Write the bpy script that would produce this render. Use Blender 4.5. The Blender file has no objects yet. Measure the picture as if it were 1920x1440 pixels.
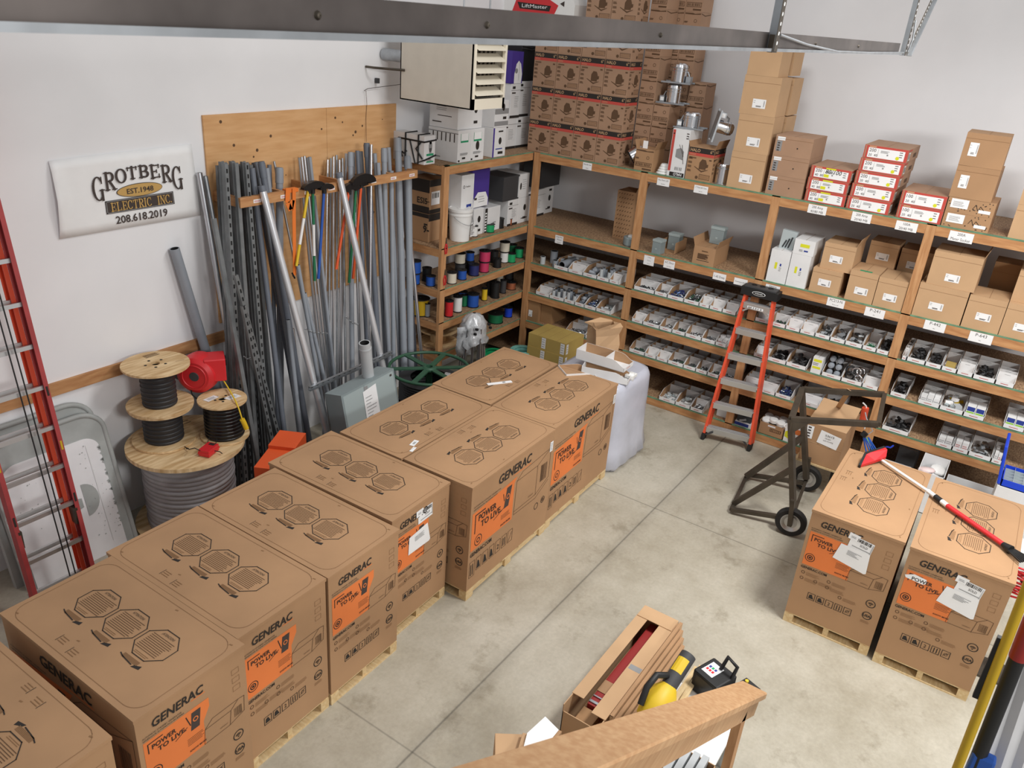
import bpy, math, random
from mathutils import Vector, Matrix
R0 = random.Random(7)
SC = bpy.context.scene
COL = SC.collection
PI = math.pi
# ---- camera -------------------------------------------------------------
cam_d = bpy.data.cameras.new('camera'); cam_o = bpy.data.objects.new('camera', cam_d); COL.objects.link(cam_o)
SC.camera = cam_o
cam_d.sensor_width = 36.0; cam_d.lens = 36.0 * 1499.5 / 1920.0
cam_d.clip_start = 0.05; cam_d.clip_end = 60
_y, _p, _r = math.radians(32.428), math.radians(24.87), math.radians(4.671)
_f = Vector((math.cos(_y) * math.cos(_p), math.sin(_y) * math.cos(_p), -math.sin(_p)))
_rt = _f.cross(Vector((0, 0, 1))).normalized(); _up = _rt.cross(_f)
_rt2 = _rt * math.cos(_r) + _up * math.sin(_r); _up2 = _up * math.cos(_r) - _rt * math.sin(_r)
_m = Matrix((_rt2, _up2, -_f)).transposed().to_4x4(); _m.translation = Vector((-9.890, -6.115, 4.404))
cam_o.matrix_world = _m
cam_d.dof.use_dof = True; cam_d.dof.focus_distance = 7.5; cam_d.dof.aperture_fstop = 10.0
# ---- world and lamps ----------------------------------------------------
w = bpy.data.worlds.new('world'); SC.world = w; w.use_nodes = True
w.node_tree.nodes['Background'].inputs[0].default_value = (0.97, 0.98, 1.0, 1)
w.node_tree.nodes['Background'].inputs[1].default_value = 0.36
def area(name, loc, sx, sy, power, col=(1, 0.985, 0.96), rot=(0, 0, 0), spread=180):
    d = bpy.data.lights.new(name, 'AREA'); d.shape = 'RECTANGLE'; d.size = sx; d.size_y = sy; d.energy = power; d.color = col; d.spread = math.radians(spread)
    o = bpy.data.objects.new(name, d); o.location = loc; o.rotation_euler = rot; COL.objects.link(o); return o
area('high_bay_lamp', (-4.5, -7.0, 6.3), 1.2, 1.2, 215, spread=140)
area('high_bay_lamp', (-4.2, -3.6, 6.3), 1.2, 1.2, 80, spread=170)
area('fill_light', (-9.0, -12.5, 5.6), 2.4, 1.0, 330, rot=(math.radians(78), 0, math.radians(-30)))  # added fill light with no fixture, brightens the walls and carton fronts
SC.view_settings.view_transform = 'Standard'; SC.view_settings.look = 'None'
SC.view_settings.exposure = 0.12; SC.view_settings.gamma = 1.0
SC.view_settings.use_curve_mapping = False

# ---- materials ----------------------------------------------------------
def lin(c):
    return tuple(((x / 255) / 12.92 if x / 255 <= 0.04045 else ((x / 255 + 0.055) / 1.055) ** 2.4) for x in c) + (1,)
MAT = {}
def mat(name, rgb, rough=0.7, metal=0.0, noise=0.0, nscale=8.0, stretch=(1, 1, 1), rgb2=None, bump=0.0, spec=0.5, detail=4.0, alpha=1.0, trans=0.0):
    m = bpy.data.materials.new(name); m.use_nodes = True; nt = m.node_tree; b = nt.nodes['Principled BSDF']
    b.inputs['Roughness'].default_value = rough; b.inputs['Metallic'].default_value = metal
    b.inputs['Specular IOR Level'].default_value = spec
    if alpha < 1: b.inputs['Alpha'].default_value = alpha
    if trans: b.inputs['Transmission Weight'].default_value = trans
    c = lin(rgb); b.inputs['Base Color'].default_value = c; m.diffuse_color = c
    if noise or rgb2 or bump:
        tc = nt.nodes.new('ShaderNodeTexCoord'); mp = nt.nodes.new('ShaderNodeMapping'); mp.inputs['Scale'].default_value = stretch
        n = nt.nodes.new('ShaderNodeTexNoise'); n.inputs['Scale'].default_value = nscale; n.inputs['Detail'].default_value = detail
        nt.links.new(tc.outputs['Object'], mp.inputs[0]); nt.links.new(mp.outputs[0], n.inputs['Vector'])
        r = nt.nodes.new('ShaderNodeValToRGB'); r.color_ramp.elements[0].position = 0.36; r.color_ramp.elements[1].position = 0.66
        if rgb2: a, d = lin(rgb2), c
        else: a, d = tuple(x * (1 - noise) for x in c[:3]) + (1,), tuple(min(1, x * (1 + noise * .6)) for x in c[:3]) + (1,)
        r.color_ramp.elements[0].color = a; r.color_ramp.elements[1].color = d
        nt.links.new(n.outputs['Fac'], r.inputs[0]); nt.links.new(r.outputs[0], b.inputs['Base Color'])
        if bump:
            bp = nt.nodes.new('ShaderNodeBump'); bp.inputs['Strength'].default_value = bump; bp.inputs['Distance'].default_value = 0.02
            nt.links.new(n.outputs['Fac'], bp.inputs['Height']); nt.links.new(bp.outputs[0], b.inputs['Normal'])
    MAT[name] = m; return m
mat('wall_paint', (236, 236, 238), 0.85, noise=.03, nscale=1.5)
mat('kraft', (172, 134, 98), 0.8, noise=.07, nscale=2.5)
mat('kraft_pale', (194, 158, 120), 0.8, noise=.06, nscale=3)
mat('kraft_red', (166, 132, 106), 0.8, noise=.06, nscale=5)
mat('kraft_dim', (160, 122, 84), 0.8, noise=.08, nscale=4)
mat('kraft_yellow', (184, 158, 88), 0.75, noise=.05, nscale=5)
mat('print_black', (40, 34, 30), 0.75); mat('print_brown', (92, 66, 44), 0.8); mat('print_faint', (138, 102, 68), 0.8)
mat('print_orange', (226, 124, 62), 0.7, noise=.05, nscale=3); mat('print_red', (190, 72, 62), 0.7); mat('print_green', (40, 150, 105), 0.7)
mat('print_purple', (70, 50, 140), 0.7); mat('print_yellow', (214, 214, 40), 0.7); mat('print_blue', (40, 60, 140), 0.7)
mat('print_gold', (196, 158, 92), 0.6); mat('print_char', (66, 56, 52), 0.7); mat('print_grey', (140, 140, 140), 0.75)
mat('paper', (238, 238, 238), 0.7, noise=.02); mat('card_white', (226, 226, 226), 0.65, noise=.04, nscale=6)
mat('lumber', (196, 146, 98), 0.7, noise=.28, nscale=5, stretch=(6, .9, 6), rgb2=(172, 120, 76), bump=.05)
mat('lumber_x', (196, 148, 100), 0.7, nscale=5, stretch=(.9, 6, 6), rgb2=(174, 122, 78), bump=.05)
mat('lumber_post', (198, 150, 104), 0.7, nscale=5, stretch=(7, 7, .8), rgb2=(176, 126, 82), bump=.05)
mat('lumber_pale', (220, 196, 152), 0.75, nscale=6, stretch=(2, 9, 9), rgb2=(204, 174, 126))
mat('rail_wood', (198, 158, 116), 0.65, nscale=3, stretch=(1.0, 14, 14), rgb2=(182, 138, 96), bump=.04)
mat('osb', (178, 146, 112), 0.8, nscale=26, stretch=(1, 2.5, 1), rgb2=(128, 98, 72), bump=.05, detail=6)
mat('osb_edge', (104, 142, 112), 0.8, noise=.3, nscale=9)
mat('plywood', (220, 174, 124), 0.7, nscale=2.6, stretch=(1, 1, 7), rgb2=(206, 156, 104), detail=7)
mat('spool_wood', (228, 200, 156), 0.75, nscale=4, stretch=(1, 7, 1), rgb2=(190, 154, 106), detail=6)
mat('steel_dark', (88, 80, 70), 0.5, metal=.6, noise=.2, nscale=7)
mat('galv', (176, 180, 184), 0.42, metal=.85, noise=.15, nscale=9)
mat('emt', (206, 208, 212), 0.28, metal=.95)
mat('chrome', (225, 225, 228), 0.18, metal=1.0)
mat('mast_metal', (222, 224, 228), .3, metal=.55)
mat('alu', (206, 206, 206), 0.35, metal=.85)
mat('track_steel', (120, 112, 108), 0.35, metal=.9, noise=.25, nscale=5)
mat('strut', (128, 132, 134), 0.5, metal=.6, noise=.15, nscale=9); mat('hole_dark', (22, 22, 22), .9)
mat('pvc', (146, 152, 160), 0.5, noise=.04); mat('pvc_dark', (104, 110, 120), 0.5, noise=.05)
mat('pvc_light', (184, 188, 190), 0.5)
mat('box_grey', (140, 152, 154), 0.45, metal=.1, noise=.04); mat('box_grey_light', (160, 172, 172), .5)
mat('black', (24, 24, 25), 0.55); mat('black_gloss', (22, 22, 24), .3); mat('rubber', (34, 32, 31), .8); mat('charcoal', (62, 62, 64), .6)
mat('red_plastic', (206, 42, 48), .4); mat('red_ladder', (168, 62, 62), .55, noise=.15, nscale=5); mat('orange_ladder', (226, 84, 52), .5)
mat('red_paint', (150, 40, 38), .45); mat('orange', (226, 120, 46), .6); mat('orange_red', (222, 88, 40), .5)
mat('yellow', (222, 186, 40), .5); mat('yellow_dark', (196, 160, 30), .45); mat('blue', (34, 84, 170), .5); mat('blue_bright', (30, 70, 205), .4)
mat('navy', (36, 44, 100), .5); mat('green', (24, 112, 72), .5); mat('green_bright', (28, 158, 98), .45); mat('green_frame', (48, 88, 66), .5, noise=.15)
mat('magenta', (196, 56, 96), .45); mat('white_plastic', (232, 232, 230), .4); mat('offwhite', (216, 208, 190), .5)
mat('heater_paint', (206, 198, 184), .5, noise=.03); mat('heater_front', (226, 218, 200), .5); mat('teal', (122, 186, 176), .45)
mat('copper', (206, 130, 96), .35, metal=.7); mat('wire_black', (44, 44, 46), .5); mat('cable_grey', (160, 158, 160), .45, noise=.1)
mat('silver_wrap', (214, 216, 218), .3, metal=.35, noise=.12, nscale=14, bump=.5)
mat('plastic_wrap', (190, 192, 204), .25, noise=.1, nscale=3, bump=.25)
mat('plow_white', (232, 232, 234), .45, noise=.03); mat('plow_grey', (168, 172, 170), .6, noise=.12, nscale=6)
mat('door_white', (226, 226, 228), .5, noise=.03); mat('pink_bag', (236, 214, 212), .5); mat('clear_grey', (176, 186, 188), .3)
mat('label_green', (150, 200, 70), .5); mat('fit_blue', (90, 110, 150), .3, metal=.6); mat('fit_steel', (186, 188, 190), .25, metal=.9)
mat('fit_dark', (70, 74, 78), .4, metal=.5); mat('fit_grey', (140, 144, 148), .5)
# ---- mesh builder -------------------------------------------------------
class MB:
    def __init__(s): s.v = []; s.f = []; s.mi = []; s.sm = []; s.ms = []
    def slot(s, m):
        m = MAT[m] if isinstance(m, str) else m
        if m not in s.ms: s.ms.append(m)
        return s.ms.index(m)
    def add(s, vs, fs, m, smooth=False):
        o = len(s.v); s.v += [tuple(x) for x in vs]; k = s.slot(m)
        for f in fs: s.f.append([o + i for i in f]); s.mi.append(k); s.sm.append(smooth)
        return s
    def box(s, a, b, m, rot=None, org=None):
        (x0, y0, z0), (x1, y1, z1) = [min(p, q) for p, q in zip(a, b)], [max(p, q) for p, q in zip(a, b)]
        vs = [Vector(q) for q in ((x0, y0, z0), (x1, y0, z0), (x1, y1, z0), (x0, y1, z0), (x0, y0, z1), (x1, y0, z1), (x1, y1, z1), (x0, y1, z1))]
        if rot is not None:
            o = Vector(org or (0, 0, 0)); vs = [rot @ (q - o) + o for q in vs]
        return s.add(vs, [(0, 3, 2, 1), (4, 5, 6, 7), (0, 1, 5, 4), (1, 2, 6, 5), (2, 3, 7, 6), (3, 0, 4, 7)], m)
    def bar(s, p, q, w, h, m, up=(0, 0, 1)):
        p, q = Vector(p), Vector(q); d = (q - p).normalized(); u = Vector(up)
        a = d.cross(u)
        if a.length < 1e-4: a = d.cross(Vector((0, 1, 0)))
        a.normalize(); u = a.cross(d); a = a * w / 2; u = u * h / 2
        vs = [p - a - u, p + a - u, p + a + u, p - a + u, q - a - u, q + a - u, q + a + u, q - a + u]
        return s.add(vs, [(0, 3, 2, 1), (4, 5, 6, 7), (0, 1, 5, 4), (1, 2, 6, 5), (2, 3, 7, 6), (3, 0, 4, 7)], m)
    def tube(s, pts, r, m, n=10, cap=True, r2=None, capm=None):
        pts = [Vector(p) for p in pts]; N = len(pts); vs = []; prev = None
        for i, p in enumerate(pts):
            d = (pts[min(i + 1, N - 1)] - pts[max(i - 1, 0)]).normalized()
            if prev is None:
                a = d.cross(Vector((0, 0, 1)))
                if a.length < 1e-3: a = d.cross(Vector((0, 1, 0)))
            else: a = prev - d * prev.dot(d)
            a.normalize(); prev = a; b = d.cross(a)
            rr = r if r2 is None else r + (r2 - r) * i / (N - 1)
            vs += [p + (a * math.cos(2 * PI * k / n) + b * math.sin(2 * PI * k / n)) * rr for k in range(n)]
        fs = [(i * n + k, i * n + (k + 1) % n, (i + 1) * n + (k + 1) % n, (i + 1) * n + k) for i in range(N - 1) for k in range(n)]
        s.add(vs, fs, m, True)
        if cap:
            s.add(vs[:n], [tuple(range(n - 1, -1, -1))], capm or m); s.add(vs[-n:], [tuple(range(n))], capm or m)
        return s
    def pipe(s, p, q, r, m, t=0.18, n=14, inner='hole_dark'):
        # open-ended pipe: outer wall, annulus at each end, dark bore
        p, q = Vector(p), Vector(q); d = (q - p).normalized()
        s.tube([p, q], r, m, n, cap=False)
        e = min(.06, (q - p).length * .3); s.tube([q, q - d * e], r * (1 - t), inner, n, cap=False); s.tube([p + d * e, p], r * (1 - t), inner, n, cap=False)
        a = d.cross(Vector((0, 0, 1)));
        if a.length < 1e-3: a = d.cross(Vector((0, 1, 0)))
        a.normalize(); b = d.cross(a)
        for c, sg in ((q, 1), (p, -1)):
            ring = [c + (a * math.cos(2 * PI * k / n) + b * math.sin(2 * PI * k / n)) * rr for rr in (r, r * (1 - t)) for k in range(n)]
            s.add(ring, [(k, (k + 1) % n, n + (k + 1) % n, n + k) for k in range(n)], m)
            cc = c - d * sg * e
            s.add([cc + (a * math.cos(2 * PI * k / n) + b * math.sin(2 * PI * k / n)) * r * (1 - t) for k in range(n)], [tuple(range(n))], inner)
        return s
    def lathe(s, prof, m, n=24, org=(0, 0, 0), ax=(0, 0, 1), smooth=False, mats=None):
        o = Vector(org); ax = Vector(ax).normalized(); a = ax.cross(Vector((0, 0, 1)))
        if a.length < 1e-3: a = Vector((1, 0, 0))
        a.normalize(); b = ax.cross(a)
        ring = lambda r, z: [o + ax * z + (a * math.cos(2 * PI * k / n) + b * math.sin(2 * PI * k / n)) * max(r, 1e-5) for k in range(n)]
        if smooth and not mats:
            vs = []
            for r, z in prof: vs += ring(r, z)
            s.add(vs, [(i * n + k, i * n + (k + 1) % n, (i + 1) * n + (k + 1) % n, (i + 1) * n + k) for i in range(len(prof) - 1) for k in range(n)], m, True)
        else:
            for i in range(len(prof) - 1):
                s.add(ring(*prof[i]) + ring(*prof[i + 1]), [(k, (k + 1) % n, n + (k + 1) % n, n + k) for k in range(n)], mats[i] if mats else m, True)
        return s
    def prism(s, poly, m, d0, d1, F):
        # poly in the plane of frame F, extruded from offset d0 to d1 along its normal
        n = len(poly); vs = [F.P(x, y, d0) for x, y in poly] + [F.P(x, y, d1) for x, y in poly]
        s.add(vs, [tuple(range(n - 1, -1, -1)), tuple(range(n, 2 * n))] + [(i, (i + 1) % n, n + (i + 1) % n, n + i) for i in range(n)], m)
        return s
    def build(s, name, parent=None, loc=None, rot=None, bevel=0):
        me = bpy.data.meshes.new(name); me.from_pydata(s.v, [], s.f)
        for m in s.ms: me.materials.append(m)
        me.polygons.foreach_set('material_index', s.mi); me.polygons.foreach_set('use_smooth', s.sm); me.update()
        o = bpy.data.objects.new(name, me); COL.objects.link(o)
        if parent: o.parent = parent
        if loc is not None: o.location = loc
        if rot is not None: o.rotation_euler = rot
        if bevel:
            md = o.modifiers.new('edge', 'BEVEL'); md.width = bevel; md.segments = 2; md.limit_method = 'ANGLE'; md.angle_limit = math.radians(50)
        return o
_txt = {}
def glyphs(t, bold=0.0, shear=0.0):
    k = (t, bold, shear)
    if k not in _txt:
        cu = bpy.data.curves.new('text', 'FONT'); cu.body = t; cu.size = 1.0; cu.offset = bold; cu.shear = shear; cu.resolution_u = 2
        o = bpy.data.objects.new('text', cu); me = o.to_mesh()
        vs = [(v.co.x, v.co.y) for v in me.vertices]; fs = [tuple(p.vertices) for p in me.polygons]
        o.to_mesh_clear(); bpy.data.objects.remove(o); bpy.data.curves.remove(cu)
        if vs:
            x0 = min(v[0] for v in vs); x1 = max(v[0] for v in vs); y0 = min(v[1] for v in vs); y1 = max(v[1] for v in vs)
        else: x0, x1, y0, y1 = 0, 1, 0, 1
        _txt[k] = (vs, fs, (x0, y0, x1, y1))
    return _txt[k]
class Face:
    """2D drawing frame on a flat surface: origin o, right u, up v; e lifts the ink off the surface."""
    def __init__(s, mb, o, u, v, e=0.0012):
        s.mb = mb; s.o = Vector(o); s.u = Vector(u).normalized(); s.v = Vector(v).normalized(); s.n = s.u.cross(s.v); s.e = e
    def P(s, x, y, d=0.0): return s.o + s.u * x + s.v * y + s.n * d
    def poly(s, pts, m, k=1): s.mb.add([s.P(x, y, s.e * k) for x, y in pts], [tuple(range(len(pts)))], m)
    def rect(s, x0, y0, x1, y1, m, k=1): s.poly([(x0, y0), (x1, y0), (x1, y1), (x0, y1)], m, k)
    def line(s, pts, w, m, k=2, closed=False):
        pts = list(pts) + ([pts[0]] if closed else [])
        for (xa, ya), (xb, yb) in zip(pts, pts[1:]):
            l = math.hypot(xb - xa, yb - ya) or 1; dx, dy = (xb - xa) / l * w / 2, (yb - ya) / l * w / 2
            s.poly([(xa - dx + dy, ya - dy - dx), (xb + dx + dy, yb + dy - dx), (xb + dx - dy, yb + dy + dx), (xa - dx - dy, ya - dy + dx)], m, k)
    def ring(s, cx, cy, r, w, m, k=2, n=24):
        vs = [s.P(cx + rr * math.cos(2 * PI * i / n), cy + rr * math.sin(2 * PI * i / n), s.e * k) for rr in (r, r - w) for i in range(n)]
        s.mb.add(vs, [(i, (i + 1) % n, n + (i + 1) % n, n + i) for i in range(n)], m)
    def disc(s, cx, cy, rx, m, k=2, ry=None, n=24):
        s.poly([(cx + rx * math.cos(2 * PI * i / n), cy + (ry or rx) * math.sin(2 * PI * i / n)) for i in range(n)], m, k)
    def text(s, t, x, y, h, m, k=3, wid=None, bold=0.0, shear=0.0, align='l', rot=0.0, warp=None):
        vs, fs, (x0, y0, x1, y1) = glyphs(t, bold, shear); sc = h / 0.72
        sxx = sc if wid is None else wid / (x1 - x0); W = (x1 - x0) * sxx
        ox = {'l': 0, 'c': -W / 2, 'r': -W}[align]; c, sn = math.cos(rot), math.sin(rot); out = []
        for vx, vy in vs:
            a, b = (vx - x0) * sxx + ox, vy * sc
            if warp: a, b = warp(a, b)
            out.append(s.P(x + a * c - b * sn, y + a * sn + b * c, s.e * k))
        s.mb.add(out, fs, m)
    def lines(s, x0, y0, x1, y1, n, w, m, k=2, rnd=None, jag=.25):
        rnd = rnd or R0
        for i in range(n):
            y = y1 + (y0 - y1) * (i + .5) / n; s.line([(x0, y), (x1 - (x1 - x0) * jag * rnd.random(), y)], w, m, k)
    def bars(s, x0, y0, x1, y1, n, m, k=2):
        for i in range(n):
            a = x0 + (x1 - x0) * (i + .15 * R0.random()) / n; s.rect(a, y0, a + (x1 - x0) / n * (.3 + .4 * R0.random()), y1, m, k)
# ---- object bookkeeping -------------------------------------------------
def tag(o, label, cat, group=None, kind=None):
    o['label'] = label; o['category'] = cat
    if group: o['group'] = group
    if kind: o['kind'] = kind
    return o
def thing(name, label, cat, loc=(0, 0, 0), rz=0.0, group=None):
    o = bpy.data.objects.new(name, None); COL.objects.link(o); o.empty_display_size = .1
    o.location = loc; o.rotation_euler = (0, 0, rz)
    return tag(o, label, cat, group)
def struct(name, mb): 
    o = mb.build(name); o['kind'] = 'structure'; return o
def dup(r, loc, rz=0.0, label=None, group=None, scale=None, rot=None):
    def cp(o, par):
        c = o.copy(); COL.objects.link(c); c.parent = par
        for ch in list(o.children): cp(ch, c)
        return c
    c = cp(r, None); c.location = loc; c.rotation_euler = rot if rot else (0, 0, rz)
    if scale: c.scale = scale
    if label: c['label'] = label
    if group: c['group'] = group
    return c
ORD = ['first', 'second', 'third', 'fourth', 'fifth', 'sixth', 'seventh', 'eighth', 'ninth', 'tenth', 'eleventh', 'twelfth']

# ---- the room -----------------------------------------------------------
def floor_material():
    m = bpy.data.materials.new('concrete'); m.use_nodes = True; nt = m.node_tree; b = nt.nodes['Principled BSDF']; N = nt.nodes.new; L = nt.links.new
    b.inputs['Roughness'].default_value = .55
    tc = N('ShaderNodeTexCoord')
    def noise(sc, det=5, rough=.6):
        n = N('ShaderNodeTexNoise'); n.inputs['Scale'].default_value = sc; n.inputs['Detail'].default_value = det; n.inputs['Roughness'].default_value = rough
        L(tc.outputs['Object'], n.inputs['Vector']); return n.outputs['Fac']
    def ramp(src, p0, p1, c0, c1):
        r = N('ShaderNodeValToRGB'); e = r.color_ramp.elements; e[0].position = p0; e[1].position = p1; e[0].color = c0; e[1].color = c1
        L(src, r.inputs[0]); return r.outputs[0]
    base = ramp(noise(.9, 8, .68), .33, .68, lin((158, 150, 132)), lin((194, 188, 173)))
    fine = ramp(noise(34, 3), .3, .7, (.88, .88, .88, 1), (1, 1, 1, 1))
    blot = ramp(noise(2.3, 6, .7), .33, .44, (.74, .72, .68, 1), (1, 1, 1, 1))
    def mul(a, c):
        x = N('ShaderNodeMix'); x.data_type = 'RGBA'; x.blend_type = 'MULTIPLY'; x.inputs['Factor'].default_value = 1
        L(a, x.inputs[6]); L(c, x.inputs[7]); return x.outputs[2]
    col = mul(mul(base, fine), blot)
    sep = N('ShaderNodeSeparateXYZ'); L(tc.outputs['Object'], sep.inputs[0])
    def joint(out, v, w, dark):
        a = N('ShaderNodeMath'); a.operation = 'SUBTRACT'; L(sep.outputs[out], a.inputs[0]); a.inputs[1].default_value = v
        c = N('ShaderNodeMath'); c.operation = 'ABSOLUTE'; L(a.outputs[0], c.inputs[0])
        d = N('ShaderNodeMapRange'); d.inputs[1].default_value = 0; d.inputs[2].default_value = w; d.inputs[3].default_value = dark; d.inputs[4].default_value = 1
        L(c.outputs[0], d.inputs[0])
        cc = N('ShaderNodeCombineColor'); [L(d.outputs[0], cc.inputs[i]) for i in range(3)]; return cc.outputs[0]
    for a in ((1, -3.752, .012, .45), (1, -3.763, .11, .86), (0, -3.313, .010, .5), (0, -7.013, .01, .6), (1, -7.363, .01, .6)):
        col = mul(col, joint(*a))
    L(col, b.inputs['Base Color']); return m
MAT['concrete'] = floor_material()
m = MB(); m.box((-12.5, -12.5, -.1), (.2, .2, 0), 'concrete'); struct('floor', m)
m = MB(); m.box((-12.5, 0, 0), (.2, .15, 6.6), 'wall_paint'); struct('wall_left', m)
m = MB(); m.box((0, -12.5, 0), (.15, 0, 6.6), 'wall_paint'); struct('wall_right', m)
# wooden rail board screwed along the left wall
m = MB(); m.box((-10.5, -.03, 1.359), (-5.133, -.001, 1.464), 'lumber_x')
o = struct('trim_1', m)

# ---- generator cartons on pallets --------------------------------------
CL, CW, CH, PZ = 1.251, .671, 1.096, .098
def print_short(F, W, H):
    # W wide, H tall face, origin lower-left
    k = 'print_black'
    F.text('GENERAC', .13 * W, H - .125, .056, k, wid=.46 * W, bold=.02, shear=.15)
    F.rect(.47 * W, H - .137, .60 * W, H - .131, 'print_orange')
    F.text('AUTOMATIC STANDBY GENERATOR', .04 * W, H - .163, .011, k, wid=.34 * W); F.text('GENERADOR AUTOMATICO EN ESPERA', .04 * W, H - .18, .011, k, wid=.36 * W)
    F.poly([(.04 * W, H - .50), (.56 * W, H - .50), (.56 * W, H - .33), (.625 * W, H - .25), (.625 * W, H - .19), (.04 * W, H - .19)], 'print_orange', 1)
    F.line([(.075 * W, H - .275), (.075 * W, H - .215), (.20 * W, H - .215)], .006, k)
    F.text('POWER', .105 * W, H - .262, .03, k, bold=.02, wid=.21 * W); F.text('TO LIVE.', .15 * W, H - .303, .03, k, bold=.02, wid=.25 * W)
    F.line([(.30 * W, H - .325), (.41 * W, H - .29)], .004, k)
    F.poly([(.44 * W, H - .335), (.52 * W, H - .335), (.545 * W, H - .215), (.46 * W, H - .215)], 'print_char', 2); F.ring(.49 * W, H - .268, .017, .006, 'print_orange', 3); F.line([(.41 * W, H - .22), (.44 * W, H - .29)], .006, k)
    F.ring(.11 * W, H - .425, .038, .005, k); F.ring(.11 * W, H - .425, .022, .007, k); F.disc(.11 * W, H - .425, .009, k)
    F.lines(.40 * W, H - .43, .55 * W, H - .375, 5, .003, 'print_brown'); F.text('KNOW MORE', .41 * W, H - .475, .012, k, bold=.02)
    F.text('GENERAC.COM', .04 * W, H - .535, .022, k, wid=.30 * W, bold=.02)
    # line drawing of the generator
    g = 'print_brown'
    F.line([(.56 * W, H - .40), (.82 * W, H - .40), (.80 * W, H - .50), (.545 * W, H - .50)], .003, g, closed=True); F.line([(.56 * W, H - .40), (.64 * W, H - .355), (.90 * W, H - .355), (.82 * W, H - .40)], .003, g)
    F.line([(.80 * W, H - .50), (.95 * W, H - .47), (.96 * W, H - .36), (.90 * W, H - .355)], .003, g); F.text('GENERAC', .70 * W, H - .475, .009, g)
    F.bars(.85 * W, H - .47, .93 * W, H - .405, 7, g)
    for i in range(6):
        x, y = (.08 + .30 * (i % 2) + .16 * (i // 4)) * W, H - .575 - .055 * (i // 2 if i < 4 else i - 3.2)
        F.ring(x, y, .014, .004, g); F.lines(x + .025, y - .02, x + .13, y + .012, 4, .0025, 'print_faint')
    for i in range(5):
        x = (.20 + .105 * i) * W; F.line([(x, H - .80), (x + .055, H - .80), (x + .055, H - .74), (x, H - .74)], .004, k, closed=True)
        if i < 2: F.poly([(x + .008, H - .79), (x + .048, H - .79), (x + .03, H - .75), (x + .012, H - .757)], k)
        elif i == 2: F.text('2', x + .017, H - .785, .03, k)
        elif i == 3:
            for a in (.018, .037): F.line([(x + a, H - .79), (x + a, H - .752)], .006, k)
        else: F.line([(x + .01, H - .785), (x + .046, H - .752)], .003, k); F.ring(x + .028, H - .77, .013, .003, k)
    F.ring(.87 * W, H - .62, .036, .006, k)
    for r in (.022, .013): F.line([(.87 * W + r * math.cos(a), H - .632 + r * math.sin(a)) for a in (.7, 1.1, 1.57, 2.04, 2.44)], .005, k)
    F.disc(.87 * W, H - .633, .005, k); F.ring(.87 * W, H - .735, .036, .006, k); F.text('USA', .87 * W, H - .746, .022, k, align='c', bold=.03); F.lines(.82 * W, H - .81, .92 * W, H - .785, 3, .003, 'print_faint')
    for i in range(3): F.line([(.86 * W, H - .16 - .06 * i), (.93 * W, H - .16 - .06 * i), (.93 * W, H - .125 - .06 * i), (.86 * W, H - .125 - .06 * i)], .002, 'print_faint', closed=True)
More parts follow.
